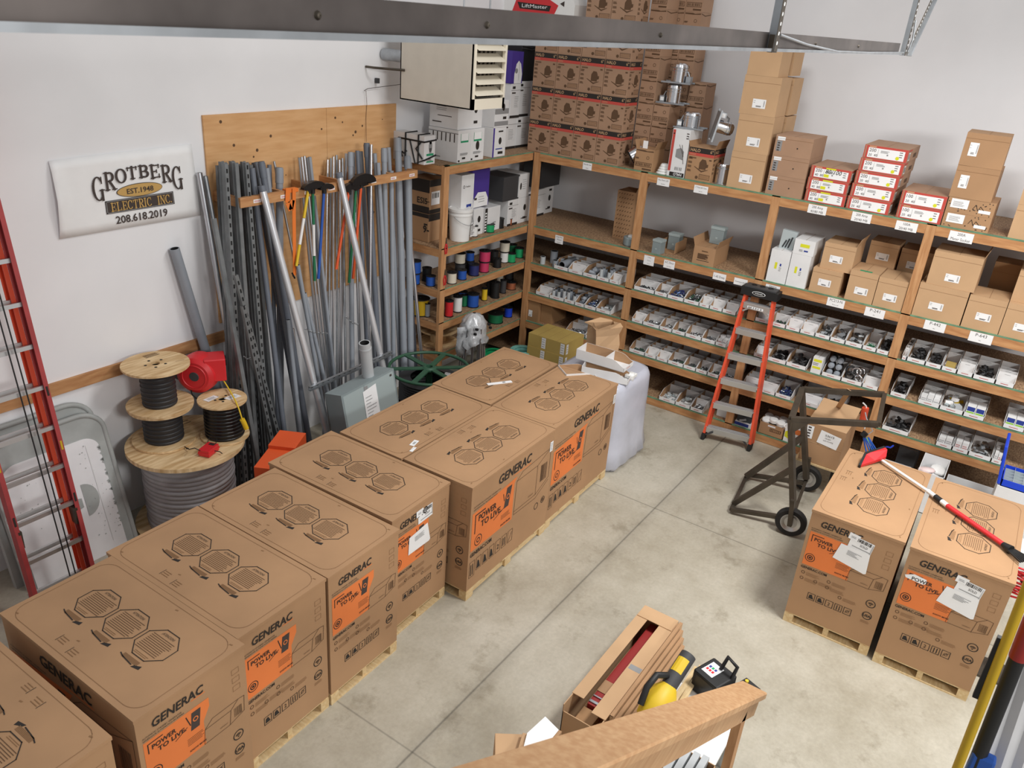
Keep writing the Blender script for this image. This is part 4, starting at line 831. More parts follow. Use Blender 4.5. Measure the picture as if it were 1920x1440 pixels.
for nm, pts in (('cord', [(-.004, -.004, .05), (xb_ - xa + .004, -.004, .09)]),):
    b = MB(); w = xb_ - xa; e = .006
    b.tube([(-e, -e, .24), (w + e, -e, .25), (w + e, .36, .25), (-e, .36, .24), (-e, -e, .24)], .009, 'black', 6); b.tube([(-e, -e, .05), (w + e, -e, .09)], .009, 'black', 6)
    for y in (.08, .26): b.tube([(-e, y, .0), (-e, y, .305), (w, y, .305)], .009, 'black', 6)
    b.tube([(-e, .02, .06), (-.02, .10, .16), (-e, .04, .24)], .009, 'black', 6); b.tube([(-e, -.0, .05), (-e, .12, .0), (-e, .2, .24)], .008, 'black', 6); b.tube([(-e, .24, .12), (-.03, .26, .09), (-.04, .3, .12), (-.01, .30, .05)], .009, 'black', 6)
    b.build('cord', o)['label'] = 'black cord'
wbox('cable_box', 'white cable box with green label and ribbed grey side, next to the corded box', xc, xd, Z5, .345, .42, draw=gbox, drawside=lambda F, w, h: (F.rect(.0, h - .04, w, h - .03, 'print_grey'), [F.rect(.06 + .06 * i, h - .13, .075 + .06 * i, h - .04, 'print_char') for i in range(6)], F.lines(.02, .03, .2, .05, 1, .012, 'print_grey')), group=G1)
wbox('cable_box', 'white cable box with green label and black hole, under the pale wide box', xd + .002, xe, Z5, .345, .42, draw=gbox2, group=G1)
wbox('cable_box', 'pale wide cable box on top of the two green labelled boxes', xc + .02, xe - .02, Z5 + .347, .30, .40, draw=lambda F, w, h: hole(F, w * .72, h * .68), drawside=lambda F, w, h: (F.lines(.05, h * .15, .2, h * .25, 1, .012, 'print_char'), F.lines(.12, h * .4, .34, h * .46, 1, .008, 'print_char'), F.lines(.1, h * .6, .24, h * .85, 4, .005, 'print_grey')), group=G1, y=YF + .05)
def purple(F, w, h): F.rect(0, 0, .03, h, 'print_purple', 1); hole(F, w * .55, h * .55); F.rect(w * .4, h * .85, w * .75, h * .9, 'print_black'); F.lines(w * .25, h * .26, w * .85, h * .3, 1, .012, 'print_blue'); F.rect(w * .68, .03, w * .8, .06, 'print_black')
wbox('cable_box', 'white cable box with a purple edge stripe at the deck front', xf, xg, Z5, .33, .30, draw=purple, group=G1)
def taped(F, w, h): F.rect(0, .02, w, .07, 'print_grey'); F.rect(0, .15, w, .21, 'print_grey'); F.disc(w * .6, h * .75, .028, 'print_black', ry=.04); F.rect(w * .6, .09, w * .85, .12, 'print_black')
wbox('cable_box', 'white cable box wrapped with grey tape on the purple edged box', xf + .01, xg + .02, Z5 + .332, .30, .30, draw=taped, group=G1)
def genx(F, w, h): F.rect(0, 0, w, .03, 'print_black'); F.rect(.03, h - .06, .09, h - .03, 'print_black'); F.rect(.02, h - .115, .10, h - .098, 'print_char'); F.lines(w * .4, h * .3, w * .8, h * .65, 7, .004, 'print_grey'); F.line([(.0, h - .075), (w, h - .075)], .003, 'print_char')
xs_ = (-1.343,-1.155,-0.859)
wbox('cable_box', 'white cable box with black base band beside the banded light cartons', xs_[1], xs_[2], Z5, .37, .28, -.32, draw=genx, group=G1)
wbox('cable_box', 'white cable box with black base band, partly hidden behind the purple edged box', xs_[0] - .1, xs_[1] - .003, Z5, .37, .28, -.32, draw=genx, group=G1)
wbox('cable_box', 'white cable box of the second tier, black slot on top, beside the heater', xs_[0] + .0, xs_[1] + .02, Z5 + .372, .40, .28, -.33, draw=genx, group=G1)
wbox('cable_box', 'white cable box of the second tier touching the banded light cartons', xs_[1] + .04, xs_[2] - .01, Z5 + .372, .42, .26, -.29, draw=genx, group=G1)
def dome(F, w, h): F.rect(.0, .0, w, h, 'print_purple', 1); F.poly([(w * .25, .0), (w * .9, .0), (w * .95, h * .3), (w * .8, h * .62), (w * .6, h * .72), (w * .4, h * .62), (w * .25, h * .3)], 'paper', 2); F.disc(w * .42, h * .4, .03, 'print_grey', 3); F.line([(w * .65, h * .1), (w * .66, h * .7)], .004, 'print_char', 3)
wbox('cable_box', 'purple cable box with white dome print behind the heater', xs_[0] - .02, xs_[1] + .03, Z5 + .775, .36, .28, -.33, m='print_purple', draw=dome, group=G1)
b = MB(); b.box((0, 0, 0), (.42, .26, .62), 'black'); [b.tube([(-.002, .0, .38 + .03 * i), (.2, -.008, .36 + .03 * i), (.42, .0, .39 + .03 * i)], .007, 'charcoal', 5) for i in range(8)]
tag(b.build('black_case', loc=(xs_[1] + .05, -.29, Z5 + .795)), 'big black wrapped case on the white cable boxes beside the light cartons', 'case')
# garage door opener carton standing on the banded cartons, mostly hidden by the overhead track
oy0, oy1 = (0.004,-0.986)
b = MB(); W_ = oy0 - oy1; F = Face(b, (0, W_ / 2, 0), (0, -1, 0), (0, 0, 1)); b.prism([(.0, 0), (W_, 0), (W_, .14), (W_ * .95, .24), (W_ * .86, .30), (W_ * .1, .32), (0, .25)], 'white_plastic', 0, -.28, F)
F.poly([(W_ * .12, .0), (W_ * .72, .0), (W_ * .78, .12), (W_ * .6, .2), (W_ * .2, .2)], 'red_plastic', 1); F.poly([(W_ * .2, .13), (W_ * .68, .11), (W_ * .66, .05), (W_ * .24, .06)], 'print_black', 2); F.text('LiftMaster', W_ * .27, .075, .04, 'paper', 3, wid=W_ * .36); F.poly([(W_ * .8, .14), (W_ * .86, .11), (W_ * .86, .17)], 'print_char', 2)
tag(b.build('opener_carton', loc=(XF + .02, (oy0 + oy1) / 2, Z5 + HH * 4 + .004)), 'white and red door opener carton peeking over the steel track', 'carton')
# level below: cartons on the second deck of the short shelf
G2 = 'cable boxes on the second deck of the short shelf'
def esis(F, w, h, t): F.rect(0, h * .62, w, h, 'print_black', 1); F.rect(0, 0, w, h * .2, 'print_black', 1); F.text(t, w * .42, h * .28, h * .18, 'print_black', 2, bold=.02); F.line([(w * .80, h * .36), (w, h * .36)], .008, 'print_black', 2)
wbox('cable_carton', 'brown and black cable carton lettered along its side, upper of two by the pipe rack', XL + .10, XL + .40, Z4 + .33, .38, .31, m='kraft', draw=lambda F, w, h: (F.rect(0, h * .8, w, h, 'print_black'), F.rect(w * .1, h * .25, w * .6, h * .65, 'paper', 2), F.bars(w * .15, h * .45, w * .55, h * .6, 8, 'print_black', 3), F.rect(0, 0, w, h * .12, 'print_black')), drawside=lambda F, w, h: esis(F, w, h, 'ESIS'), group=G2, y=YF + .28)
wbox('cable_carton', 'brown and black cable carton, lower of two by the pipe rack', XL + .09, XL + .40, Z4, .325, .31, m='kraft', draw=lambda F, w, h: F.rect(0, h * .75, w, h, 'print_black'), drawside=lambda F, w, h: (F.rect(0, h * .86, w, h, 'print_black', 1), F.text('9-', w * .75, h * .35, .08, 'print_black', 2, bold=.03), F.rect(w * .78, h * .6, w * .95, h * .66, 'print_black'), F.lines(w * .1, h * .3, w * .2, h * .7, 3, .01, 'print_brown')), group=G2, y=YF + .275)
u = (-2.472,-2.215,-1.867,-2.204,-2.005,-1.974,-1.651,-1.482,-1.25,-0.973)
zt = Z4 + .33
wbox('cable_box', 'tall white cable box leaning above the white bucket', u[0], u[1] - .02, zt, .42, .26, -.50, draw=lambda F, w, h: (F.ring(w * .2, h * .68, .018, .006, 'print_char'), F.text('Feather', w * .35, h * .66, .02, 'print_char'), F.rect(w * .45, h * .1, w * .85, h * .18, 'print_blue')), group=G2)
wbox('cable_box', 'purple cable box with white tag print, second deck', u[1], u[2], zt, .44, .26, -.46, m='print_purple', draw=lambda F, w, h: (F.poly([(w * .1, 0), (w * .95, 0), (w * .95, h * .2), (w * .8, h * .38), (w * .35, h * .4), (w * .12, h * .22)], 'paper', 1), F.rect(w * .15, h * .2, w * .3, h * .26, 'print_char', 2), F.lines(w * .4, h * .1, w * .75, h * .3, 3, .006, 'print_grey')), group=G2)
wbox('cable_box', 'white cable box with black hole under the purple tag box', u[3], u[4], Z4, .32, .3, -.5, draw=lambda F, w, h: hole(F, w * .55, h * .6), group=G2)
wbox('cable_box', 'narrow white cable box with black notched strip, second deck', u[5], u[6], Z4, .30, .3, -.50, draw=lambda F, w, h: (F.rect(.0, 0, .05, h, 'print_black'), [F.rect(.004, .02 + .035 * i, .035, .038 + .035 * i, 'paper', 2) for i in range(7)], F.lines(w * .55, h * .1, w * .7, h * .4, 3, .014, 'print_grey')), group=G2)
wbox('cable_box', 'white cable box with printed slot under the black fronted box', u[7], u[8] - .002, Z4, .33, .34, -.50, draw=genx, group=G2)
wbox('cable_box', 'white cable box with black hole beside the corner post', u[8], u[9], Z4, .33, .34, -.50, draw=lambda F, w, h: (hole(F, w * .55, h * .6), F.lines(w * .3, h * .15, w * .8, h * .22, 1, .012, 'print_char')), group=G2)
b = MB(); w_ = u[9] - u[6] - .10; b.box((0, 0, 0), (w_, .36, .30), 'charcoal'); b.box((w_ * .62, -.002, .0), (w_ + .002, .362, .302), 'card_white'); b.box((w_ * .58, -.012, .02), (w_ * .62, .0, .28), 'card_white'); F = Face(b, (0, -.002, 0), (1, 0, 0), (0, 0, 1)); F.disc(w_ * .68, .15, .018, 'print_black', ry=.045); F.lines(w_ * .74, .1, w_ * .9, .24, 5, .004, 'print_grey')
tag(b.build('cable_box', loc=(u[6] + .03, -.50, Z4 + .333)), 'black and white cable box lying on the boxes beside the corner post', 'box', G2)
uu = (-0.625,-0.509,-0.255)
wbox('cable_box', 'white cable box with black hole, inside the first bay near the wall corner', uu[1], uu[2], Z4, .36, .3, -.42, draw=lambda F, w, h: (hole(F, w * .6, h * .58), F.rect(w * .5, h * .84, w * .78, h * .92, 'print_black'), F.lines(w * .3, h * .15, w * .75, h * .2, 1, .014, 'print_char')), group=G2)
wbox('cable_box', 'white cable box right behind the corner post on the second deck', u[9] + .01, uu[1] - .003, Z4, .36, .3, -.44, draw=genx, group=G2)
b = MB(); b.box((0, 0, 0), (.5, .28, .34), 'charcoal'); tag(b.build('cable_box', loc=(uu[1] - .12, -.42, Z4 + .363)), 'dark box on the white boxes in the corner of the first bay', 'box', G2)
b = MB(); [b.tube([(uu[2] + .03 + .025 * math.sin(k + i * 2), -.30 - .02 * i, Z5 - .12 - .09 * k) for k in range(9)], .010, 'black', 6) for i in range(4)]
tag(b.build('hanging_cables'), 'black cables hanging in the corner of the first bay', 'cable')
# bucket and wire spools
def bucket():
    t = thing('bucket', 'white plastic bucket with lid and printed label on the short shelf', 'bucket', (-2.449, -.485, Z4 + .002))
    b = MB(); b.lathe([(.001, 0), (.115, 0), (.135, .30), (.142, .30), (.142, .315), (.135, .315), (.139, .35)], 'white_plastic', 28)
    F = Face(b, (.03, -.131, .05), (1, .1, 0), (0, -.06, 1)); F.rect(0, 0, .09, .17, 'paper', 1); F.lines(.01, .02, .08, .16, 8, .007, 'print_char', 2, jag=.6); b.build('body', t)
    l = MB(); l.lathe([(.146, .345), (.148, .375), (.13, .38), (.125, .372), (.04, .372), (.04, .378), (.001, .378)], 'white_plastic', 28); l.build('lid', t)
    h = MB(); h.tube([(.142 * math.cos(a), -.02 - .142 * abs(math.sin(a)), .29 - .09 * math.sin(a)) for a in [PI * k / 12 for k in range(13)]], .003, 'galv', 6); h.build('handle', t)
bucket()
def spool_mesh(r, h, m, fl='black', wound=True):
    b = MB(); f = max(.004, h * .05); b.lathe([(.018, 0), (r, 0), (r, f), (.018, f)], fl, 20); b.lathe([(.018, h), (.018, h - f), (r, h - f), (r, h), (.018, h)][::-1], fl, 20); b.lathe([(.018, f), (.018, h - f)], 'hole_dark', 12)
    b.lathe([(r * .62, h - f * .4), (.03, h + .001)], fl, 16)
    n = max(6, int((h - 2 * f) / .007)); pr = []
    for i in range(n): z0 = f + (h - 2 * f) * i / n; z1 = f + (h - 2 * f) * (i + 1) / n; pr += [(r * .88, z0), (r * .92, (z0 + z1) / 2)]
    b.lathe(pr + [(r * .88, h - f)], m, 20, smooth=True); return b
SPC = {}
def spool(px, y, z, r, h, m, colour, where, fl='black'):
    k = (round(r, 2), round(h, 2), m, fl)
    if k not in SPC: SPC[k] = spool_mesh(r, h, m, fl).build('wire_spool'); o = SPC[k]
    else: o = SPC[k].copy(); COL.objects.link(o)
    o.location = (px, y, z + .0015); o.rotation_euler = (0, 0, R0.uniform(0, 6)); tag(o, '%s wire spool %s' % (colour, where), 'wire spool', 'wire spools on the short shelf')
z3, z2, z1 = DZ[3], DZ[2], DZ[1]
S4 = 'on the second deck of the short shelf'
for px, r, h, m, c, w in ((-2.185, .05, .13, 'white_plastic', 'small white', 'right of the bucket'), (-1.946, .05, .13, 'red_plastic', 'small red', 'behind the white one, ' + S4), (-1.863, .065, .10, 'green_bright', 'green', 'with white slip, ' + S4), (-1.594, .07, .12, 'black', 'black', S4), (-1.388, .06, .09, 'copper', 'pinkish copper', S4)):
    spool(px, {'small red': -.42}.get(c, -.5 if c in ('small white', 'green') else -.45), Z4, r, h, m, c, w)
for px, y, z, r, h, m, c, w in (
 (-2.622, -.53, z3, .062, .135, 'offwhite', 'cream white', 'standing by the front post, fourth deck up'),
 (-2.409, -.52, z3, .06, .12, 'blue', 'bright blue', 'beside the cream spool, fourth deck up'),
 (-2.268, -.38, z3, .07, .14, 'charcoal', 'dark', 'under the cream spool at the back, fourth deck up'),
 (-2.278, -.38, z3 + .142, .07, .13, 'offwhite', 'cream white', 'stacked at the back on a dark spool, fourth deck up'),
 (-2.171, -.52, z3, .07, .14, 'navy', 'navy blue', 'beside the pink spools, fourth deck up'),
 (-2.099, -.40, z3 + .142, .055, .11, 'blue', 'bright blue', 'raised behind the navy spool, fourth deck up'),
 (-2.099, -.40, z3, .06, .14, 'black', 'black', 'under a raised bright blue spool, fourth deck up'),
 (-1.96, -.52, z3, .068, .13, 'magenta', 'magenta pink', 'lower of two, fourth deck up'),
 (-1.955, -.52, z3 + .132, .076, .14, 'magenta', 'magenta pink', 'upper of two, fourth deck up'),
 (-1.67, -.52, z3, .058, .11, 'black', 'black', 'between the magenta and green spools, fourth deck up'),
 (-1.524, -.36, z3, .062, .15, 'black', 'black', 'behind the front black spool, fourth deck up'),
 (-1.419, -.45, z3, .06, .14, 'white_plastic', 'white', 'lower of two beside the green spools, fourth deck up'),
 (-1.419, -.45, z3 + .142, .075, .13, 'offwhite', 'pale white', 'upper of two beside the green spools, fourth deck up'),
 (-1.346, -.52, z3, .058, .12, 'green_bright', 'green', 'at the deck front, fourth deck up'),
 (-1.077, -.46, z3, .062, .13, 'green_bright', 'green', 'nearest the corner post, fourth deck up'),
 (-1.001, -.30, z3, .06, .13, 'green', 'dark green', 'at the back, fourth deck up'),
 (-2.878, -.42, z3, .055, .12, 'blue', 'blue', 'left of the front post, fourth deck up'),
 (-2.967, -.25, z3, .065, .13, 'blue', 'blue', 'lower of two seen through the shelf end, fourth deck up'),
 (-2.967, -.25, z3 + .132, .075, .15, 'blue', 'blue', 'upper of two seen through the shelf end, fourth deck up'),
 (-2.77, -.27, z3, .06, .16, 'black', 'black', 'behind the blue spool at the shelf end, fourth deck up'),
 (-2.649, -.53, z2, .055, .20, 'red_plastic', 'red', 'at the front post, third deck up'),
 (-2.442, -.50, z2, .06, .20, 'white_plastic', 'white rope-like', 'beside the red one, third deck up'),
 (-2.229, -.44, z2, .04, .15, 'green', 'narrow green', 'beside the white one, third deck up'),
 (-2.249, -.30, z2, .05, .14, 'offwhite', 'cream', 'at the back, third deck up'),
 (-2.158, -.36, z2, .062, .16, 'blue', 'blue', 'behind the wide blue one, third deck up'),
 (-2.155, -.52, z2, .08, .17, 'blue', 'wide blue', 'at the deck front, third deck up'),
 (-1.854, -.48, z2, .04, .16, 'yellow', 'narrow yellow', 'third deck up'),
 (-1.629, -.40, z2, .045, .19, 'rubber', 'brownish', 'beside the yellow one, third deck up'),
 (-1.668, -.52, z2, .06, .21, 'black', 'tall black', 'with white slip, third deck up'),
 (-1.434, -.48, z2, .045, .18, 'charcoal', 'charcoal', 'beside the tall black one, third deck up'),
 (-1.214, -.46, z2, .07, .10, 'copper', 'bare copper', 'third deck up'),
 (-0.868, -.20, z2, .06, .2, 'charcoal', 'dark grey', 'at the back near the corner, third deck up'),
 (-1.107, -.20, z2, .05, .16, 'offwhite', 'whitish', 'at the back, third deck up'),
 (-1.323, -.20, z2, .06, .14, 'black', 'black', 'at the back left, third deck up'),
 (-2.843, -.25, z2, .11, .21, 'yellow_dark', 'big yellow', 'seen through the shelf end, third deck up'),
 (-2.848, -.36, z2, .035, .17, 'fit_grey', 'slim grey', 'beside the big yellow one, third deck up'),
 (-1.498, -.45, z1 - .10, .10, .13, 'green_bright', 'green', 'upper of two near the floor under the short shelf'),
 (-1.218, -.45, z1, .06, .14, 'blue_bright', 'blue', 'near the corner post on the lowest short-shelf deck')):
    if c == 'green' and 'near the floor' in w: continue
    spool(px, y, z, r, h, m, c, w)
lw = 'on the lowest deck of the short shelf'
spool(-1.508, -.44, z1, .11, .13, 'green', 'wide green', lw)
spool(-0.884, -.2, z1, .10, .14, 'black', 'wide black', lw)
b = MB(); b.lathe([(.001, 0), (.24, 0), (.24, .02), (.10, .02), (.10, .16), (.24, .16), (.24, .18), (.001, .18)], 'spool_wood', 24); tag(b.build('wooden_spool', loc=(XL + .34, -.34, z1 + .002)), 'wide low wooden spool at the left end of the lowest short-shelf deck', 'spool')
b = MB(); b.lathe([(.11, 0), (.17, 0), (.17, .02), (.12, .02), (.12, .28), (.17, .28), (.17, .30), (.11, .30)], 'green_bright', 24); tag(b.build('wire_spool', loc=(-1.775, -0.641, .0015)), 'big green wire spool standing on the floor by the wrapped stand', 'wire spool')
for i, z in enumerate((1.922, 1.55)):
    t = thing('pliers', 'red handled pliers hanging on the front post, %s of two' % ('upper', 'lower')[i], 'pliers', (XL + .07, YF - .010, z))
    for s in (1, -1):
        b = MB(); b.tube([(.004 * s, 0, .05), (.02 * s, 0, .0), (.012 * s, 0, -.07)], .007, 'red_plastic', 7); b.build('handle', t)
    b = MB(); b.tube([(0, 0, .05), (0, 0, .12)], .009, 'steel_dark', 7, r2=.003); b.build('jaw', t)

# ---- banner -------------------------------------------------------------
def P3(t): return Vector(t)
def banner():
    TL, TR, BL, BR = [Vector(p) for p in ((-6.821,-0.02,3.171),(-5.619,-0.02,3.198),(-6.834,-0.02,2.59),(-5.588,-0.02,2.587))]
    W = (TR - TL).length; H = (TL - BL).length
    b = MB(); n = 24; vs = []
    def S(u, v, off=0.0):   # u,v in 0..1 ; gentle curl away from the wall at the left edge
        p = TL.lerp(TR, u).lerp(BL.lerp(BR, u), v); p.y = -.012 - .05 * max(0, .12 - u) / .12 * (1 - abs(2 * v - 1)) ** .6- off; return p
    for j in range(9):
        for i in range(n + 1): vs.append(S(i / n, j / 8))
    b.add(vs, [(j * (n + 1) + i, (j + 1) * (n + 1) + i, (j + 1) * (n + 1) + i + 1, j * (n + 1) + i + 1) for j in range(8) for i in range(n)], 'paper', True)
    o = b.build('banner'); tag(o, 'white vinyl company banner pinned to the left wall above the rail board', 'banner')
    sd = o.modifiers.new('thick', 'SOLIDIFY'); sd.thickness = .002
    class BF(Face):
        def P(s, x, y, d=0.0): return S(x / W, 1 - y / H, .004 + d)
    def layer(name, fn, label=None):
        m = MB(); F = BF(m, (0, 0, 0), (1, 0, 0), (0, 0, 1), .002); fn(F); q = m.build(name, o)
        if label: q['label'] = label
    cx = W * .565
    def serif(F, t, x0, x1, y0, hts, m, k=3, th=.16):
        # slab-serif capitals drawn with strokes; hts: height and base offset as a function of position
        adv = {'I': .55, '.': .3, '1': .55}; tot = sum(adv.get(c, 1) for c in t); x = x0; u = (x1 - x0) / tot
        for c in t:
            w = u * adv.get(c, 1); dy, h = hts((x + w / 2 - x0) / (x1 - x0)); a, e = x + w * .08, x + w * .92; wd = e - a; y = y0 + dy; T = u * th; tn = T * .5; s = T * .9
            L = lambda pts, ww, q=0: F.line(pts, ww, m, k + .06 * q + .05 * (abs(hash((round(pts[0][0], 4), round(pts[0][1], 4)))) % 9))
            def sf(px, py, half=None): L([(px - (half or s), py), (px + (half or s), py)], tn)
            def arc(cx_, cy_, rx, ry, a0, a1, n_=14):
                for q in range(n_):
                    t0, t1 = a0 + (a1 - a0) * q / n_, a0 + (a1 - a0) * (q + 1) / n_; ww = tn + (T - tn) * abs(math.cos((t0 + t1) / 2)) ** 1.5
                    L([(cx_ + rx * math.cos(t0 - .02), cy_ + ry * math.sin(t0 - .02)), (cx_ + rx * math.cos(t1 + .02), cy_ + ry * math.sin(t1 + .02))], ww, q)
            xm, ym = (a + e) / 2, y + h / 2
            if c in 'GCO':
                if c == 'O': arc(xm, ym, wd * .46, h * .5, 0, 2 * PI, 24)
                else:
                    arc(xm, ym, wd * .46, h * .5, .75, 2 * PI - .75, 20); L([(e - T * .5, y + h * .98), (e - T * .5, y + h * .72)], T * .5)
                    if c == 'G': L([(e - T * .6, y), (e - T * .6, y + h * .42)], T); sf(e - T * .6, y + h * .42)
            elif c in 'RBP':
                L([(a + T, y), (a + T, y + h)], T); sf(a + T, y); sf(a + T, y + h); r = h * .25
                arc(a + wd * .5, y + h * .75, wd * .36, r, -PI / 2, PI / 2); L([(a + T, y + h - tn / 2), (a + wd * .5, y + h - tn / 2)], tn); L([(a + T, y + h * .5), (a + wd * .5, y + h * .5)], tn)
                if c == 'R': L([(a + wd * .5, y + h * .5), (e - T * .3, y)], T); sf(e - T * .3, y)
                else: arc(a + wd * .5, y + h * .25, wd * .42, r, -PI / 2, PI / 2); L([(a + T, y + tn / 2), (a + wd * .5, y + tn / 2)], tn)
            elif c in 'TI':
                L([(xm, y), (xm, y + h)], T); sf(xm, y)
                if c == 'T': L([(a, y + h - tn / 2), (e, y + h - tn / 2)], tn); [L([(q, y + h), (q, y + h * .74)], tn) for q in (a + tn / 2, e - tn / 2)]
                else: sf(xm, y + h)
            elif c in 'EL':
                L([(a + T, y), (a + T, y + h)], T); sf(a + T, y); sf(a + T, y + h); L([(a + T, y + tn / 2), (e, y + tn / 2)], tn); L([(e - tn / 2, y), (e - tn / 2, y + h * .26)], tn)
                if c == 'E': L([(a + T, y + h - tn / 2), (e, y + h - tn / 2)], tn); L([(e - tn / 2, y + h), (e - tn / 2, y + h * .76)], tn); L([(a + T, ym), (a + wd * .7, ym)], tn); L([(a + wd * .7, ym - h * .1), (a + wd * .7, ym + h * .1)], tn)
            elif c == 'N': L([(a + tn, y), (a + tn, y + h)], tn); L([(e - tn, y), (e - tn, y + h)], tn); L([(a + tn, y + h), (e - tn, y)], T); sf(a + tn, y); sf(a + tn, y + h); sf(e - tn, y + h)
            elif c == 'S': arc(xm, y + h * .74, wd * .38, h * .25, .6, PI * 1.5, 12); arc(xm, y + h * .26, wd * .42, h * .25, -PI + .5, PI * .5, 12)
            elif c == '.': F.disc(xm, y + T * .5, T * .6, m, k, n=12)
            x += w
    layer('name_lettering', lambda F: serif(F, 'GROTBERG', W * .24, W * .89, H * .575, lambda q: (.075 * H - .30 * H * (abs(2 * q - 1) ** 2.2), H * (.15 + .20 * abs(2 * q - 1) ** 2.2)), 'print_char', th=.19), 'dark arched company name')
    layer('date_oval', lambda F: (F.disc(W * .565, H * .49, W * .165, 'print_char', 1, ry=H * .088, n=40), F.disc(W * .565, H * .49, W * .161, 'print_gold', 2, ry=H * .08, n=40), F.text('EST.1948', W * .565, H * .455, H * .07, 'print_char', 4, align='c', wid=W * .19, bold=.012)), 'tan oval')
    layer('trade_bar', lambda F: ([F.rect(W * (.315 + .49 * i / 14), H * .225, W * (.315 + .49 * (i + 1) / 14), H * .40, 'print_char', 1) for i in range(14)], F.line([(W * .322, H * .237), (W * .798, H * .237), (W * .798, H * .388), (W * .322, H * .388)], .005, 'print_grey', 2, closed=True), serif(F, 'ELECTRIC INC.'.replace(' ', ' '), W * .345, W * .785, H * .255, lambda q: (0, H * .11), 'print_gold', th=.2)), 'dark bar with tan lettering')
    layer('phone_number', lambda F: F.text('208.618.2019', W * .555, H * .08, H * .105, 'print_char', 3, align='c', wid=W * .37, bold=.015), 'black phone number')
banner()
# ---- plywood panel and pipe rack ---------------------------------------
px0, px1, pz0, pz1 = (-5.492,-3.068,1.55,3.422)
m = MB()
for a, c in ((px0, px0 + (px1 - px0) * .58), (px0 + (px1 - px0) * .58 + .003, px1)): m.box((a, -.02, pz0), (c, -.002, pz1), 'plywood')
F = Face(m, (px0, -.02, pz0), (1, 0, 0), (0, 0, 1), .0008)
for i in range(30): F.disc(R0.uniform(.1, px1 - px0 - .1), R0.uniform(.7, pz1 - pz0 - .05), R0.uniform(.006, .016), 'print_brown', 1, n=10)
o = tag(m.build('plywood_panel'), 'wide plywood panel fixed to the left wall behind the pipe rack', 'panel')
RZ = 2.784; RF = (-5.452,-0.384,2.784); RE = (-3.118,-0.463,2.784)
yF, xA, xB = RF[1], RF[0], RE[0]; RH = .085
rk = thing('pipe_rack', 'lumber rack rail holding upright pipes against the plywood', 'rack', (xA, -.02, RZ - RH))
Ork = Vector((xA, -.02, RZ - RH))
m = MB(); m.box((xA, yF, RZ - RH), (xB, yF + .038, RZ), 'lumber_x'); part(m, 'front_rail', rk, Ork)
for x in (xA, xB - .038): m = MB(); m.box((x, yF + .039, RZ - RH), (x + .038, -.021, RZ), 'lumber'); part(m, 'end_rail', rk, Ork)
DV = [xA + (xB - xA) * q for q in (.20, .38, .535, .69, .83)]
for x in DV: m = MB(); m.box((x, yF + .039, RZ - RH), (x + .03, -.021, RZ), 'lumber'); part(m, 'divider', rk, Ork)
for px_ in (-5.274,-4.973,-4.688,-4.391,-3.81,-3.508,-3.215):
    m = MB(); F = Face(m, (px_ - .04, yF - .001, RZ - .06), (1, 0, 0), (0, 0, 1), .001); F.rect(0, 0, .085, .03, 'paper', 1); F.lines(.01, .006, .075, .022, 2, .004, 'print_red', 2); part(m, 'rack_label', rk, Ork)
GP = 'pipes standing in the rack'
def pole(name, label, T, Q, r, m, n=12, strut=False, group=GP, coupling=False):
    b = MB(); T, Q = Vector(T), Vector(Q)
    if strut:
        d = (T - Q).normalized(); a = Vector((1, 0, 0)); w = r
        b.bar(Q, T, w * 1.8, .004, m, up=(0, 1, 0)); off = a * w * .9
        for s in (1, -1): b.bar(Q + a * s * w * .9 + Vector((0, .014, 0)), T + a * s * w * .9 + Vector((0, .014, 0)), .004, .03, m, up=(0, 1, 0))
        L = (T - Q).length; k = int(L / .075)
        if strut == 2:
            for i in range(k):
                c = Q + d * (.05 + i * .075); b.bar(c + Vector((0, -.0035, 0)), c + d * .035 + Vector((0, -.0035, 0)), .014, .002, 'hole_dark', up=(0, 1, 0))
    else:
        b.pipe(Q, T, r, m, n=n)
        if coupling: d = (T - Q).normalized(); b.tube([T - d * .14, T - d * .015], r * 1.13, m, n, cap=True)
    return tag(b.build(name), label, 'pipe', group)
PIPES = []
def row(kind, tops, mids, yt, yb, r, m, strut=0, coup=False): 
    for T, Q in tops: PIPES.append((kind, T, Q, r, m, strut, coup))
ST = (((-5.425,-0.1,3.015),(-5.816,-0.5,0)),((-5.444,-0.17,3.06),(-5.845,-0.58,0)),((-5.481,-0.26,3.068),(-5.879,-0.67,0)),((-5.513,-0.315,3.071),(-5.895,-0.76,0)),((-5.319,-0.1,3.01),(-5.663,-0.5,0)),((-5.338,-0.17,3.054),(-5.692,-0.58,0)),((-5.374,-0.23,3.058),(-5.709,-0.67,0)),((-5.409,-0.315,3.066),(-5.743,-0.76,0)),((-5.211,-0.1,3.004),(-5.507,-0.5,0)),((-5.254,-0.17,3.01),(-5.516,-0.58,0)),((-5.267,-0.23,3.052),(-5.554,-0.67,0)),((-5.302,-0.315,3.06),(-5.589,-0.76,0)),((-5.121,-0.1,2.999),(-5.331,-0.5,0)),((-5.144,-0.17,3.003),(-5.357,-0.58,0)))
for i, (T, Q) in enumerate(ST): pole('strut_channel', 'galvanized strut channel, %s from the left end of the rack' % (ORD[i] if i < 12 else ('thirteenth', 'fourteenth')[i - 12]), T, Q, .0185, 'strut', strut=2 if i % 3 != 1 else 1, group='strut channels in the rack')
SS = (((-5.756,-0.43,2.664),(-5.752,-0.85,0)),((-5.71,-0.6,2.204),(-5.358,-0.76,0)),((-5.704,-0.66,1.938),(-5.493,-0.79,0)))
for i, (T, Q) in enumerate(SS): pole('strut_channel', 'short strut channel leaning outside the rack, %s' % ('leftmost thin one', 'slotted one in front of the long channels', 'shortest one in front')[i], T, Q, .0185, 'strut', strut=2 - (i == 0), group='strut channels in the rack')
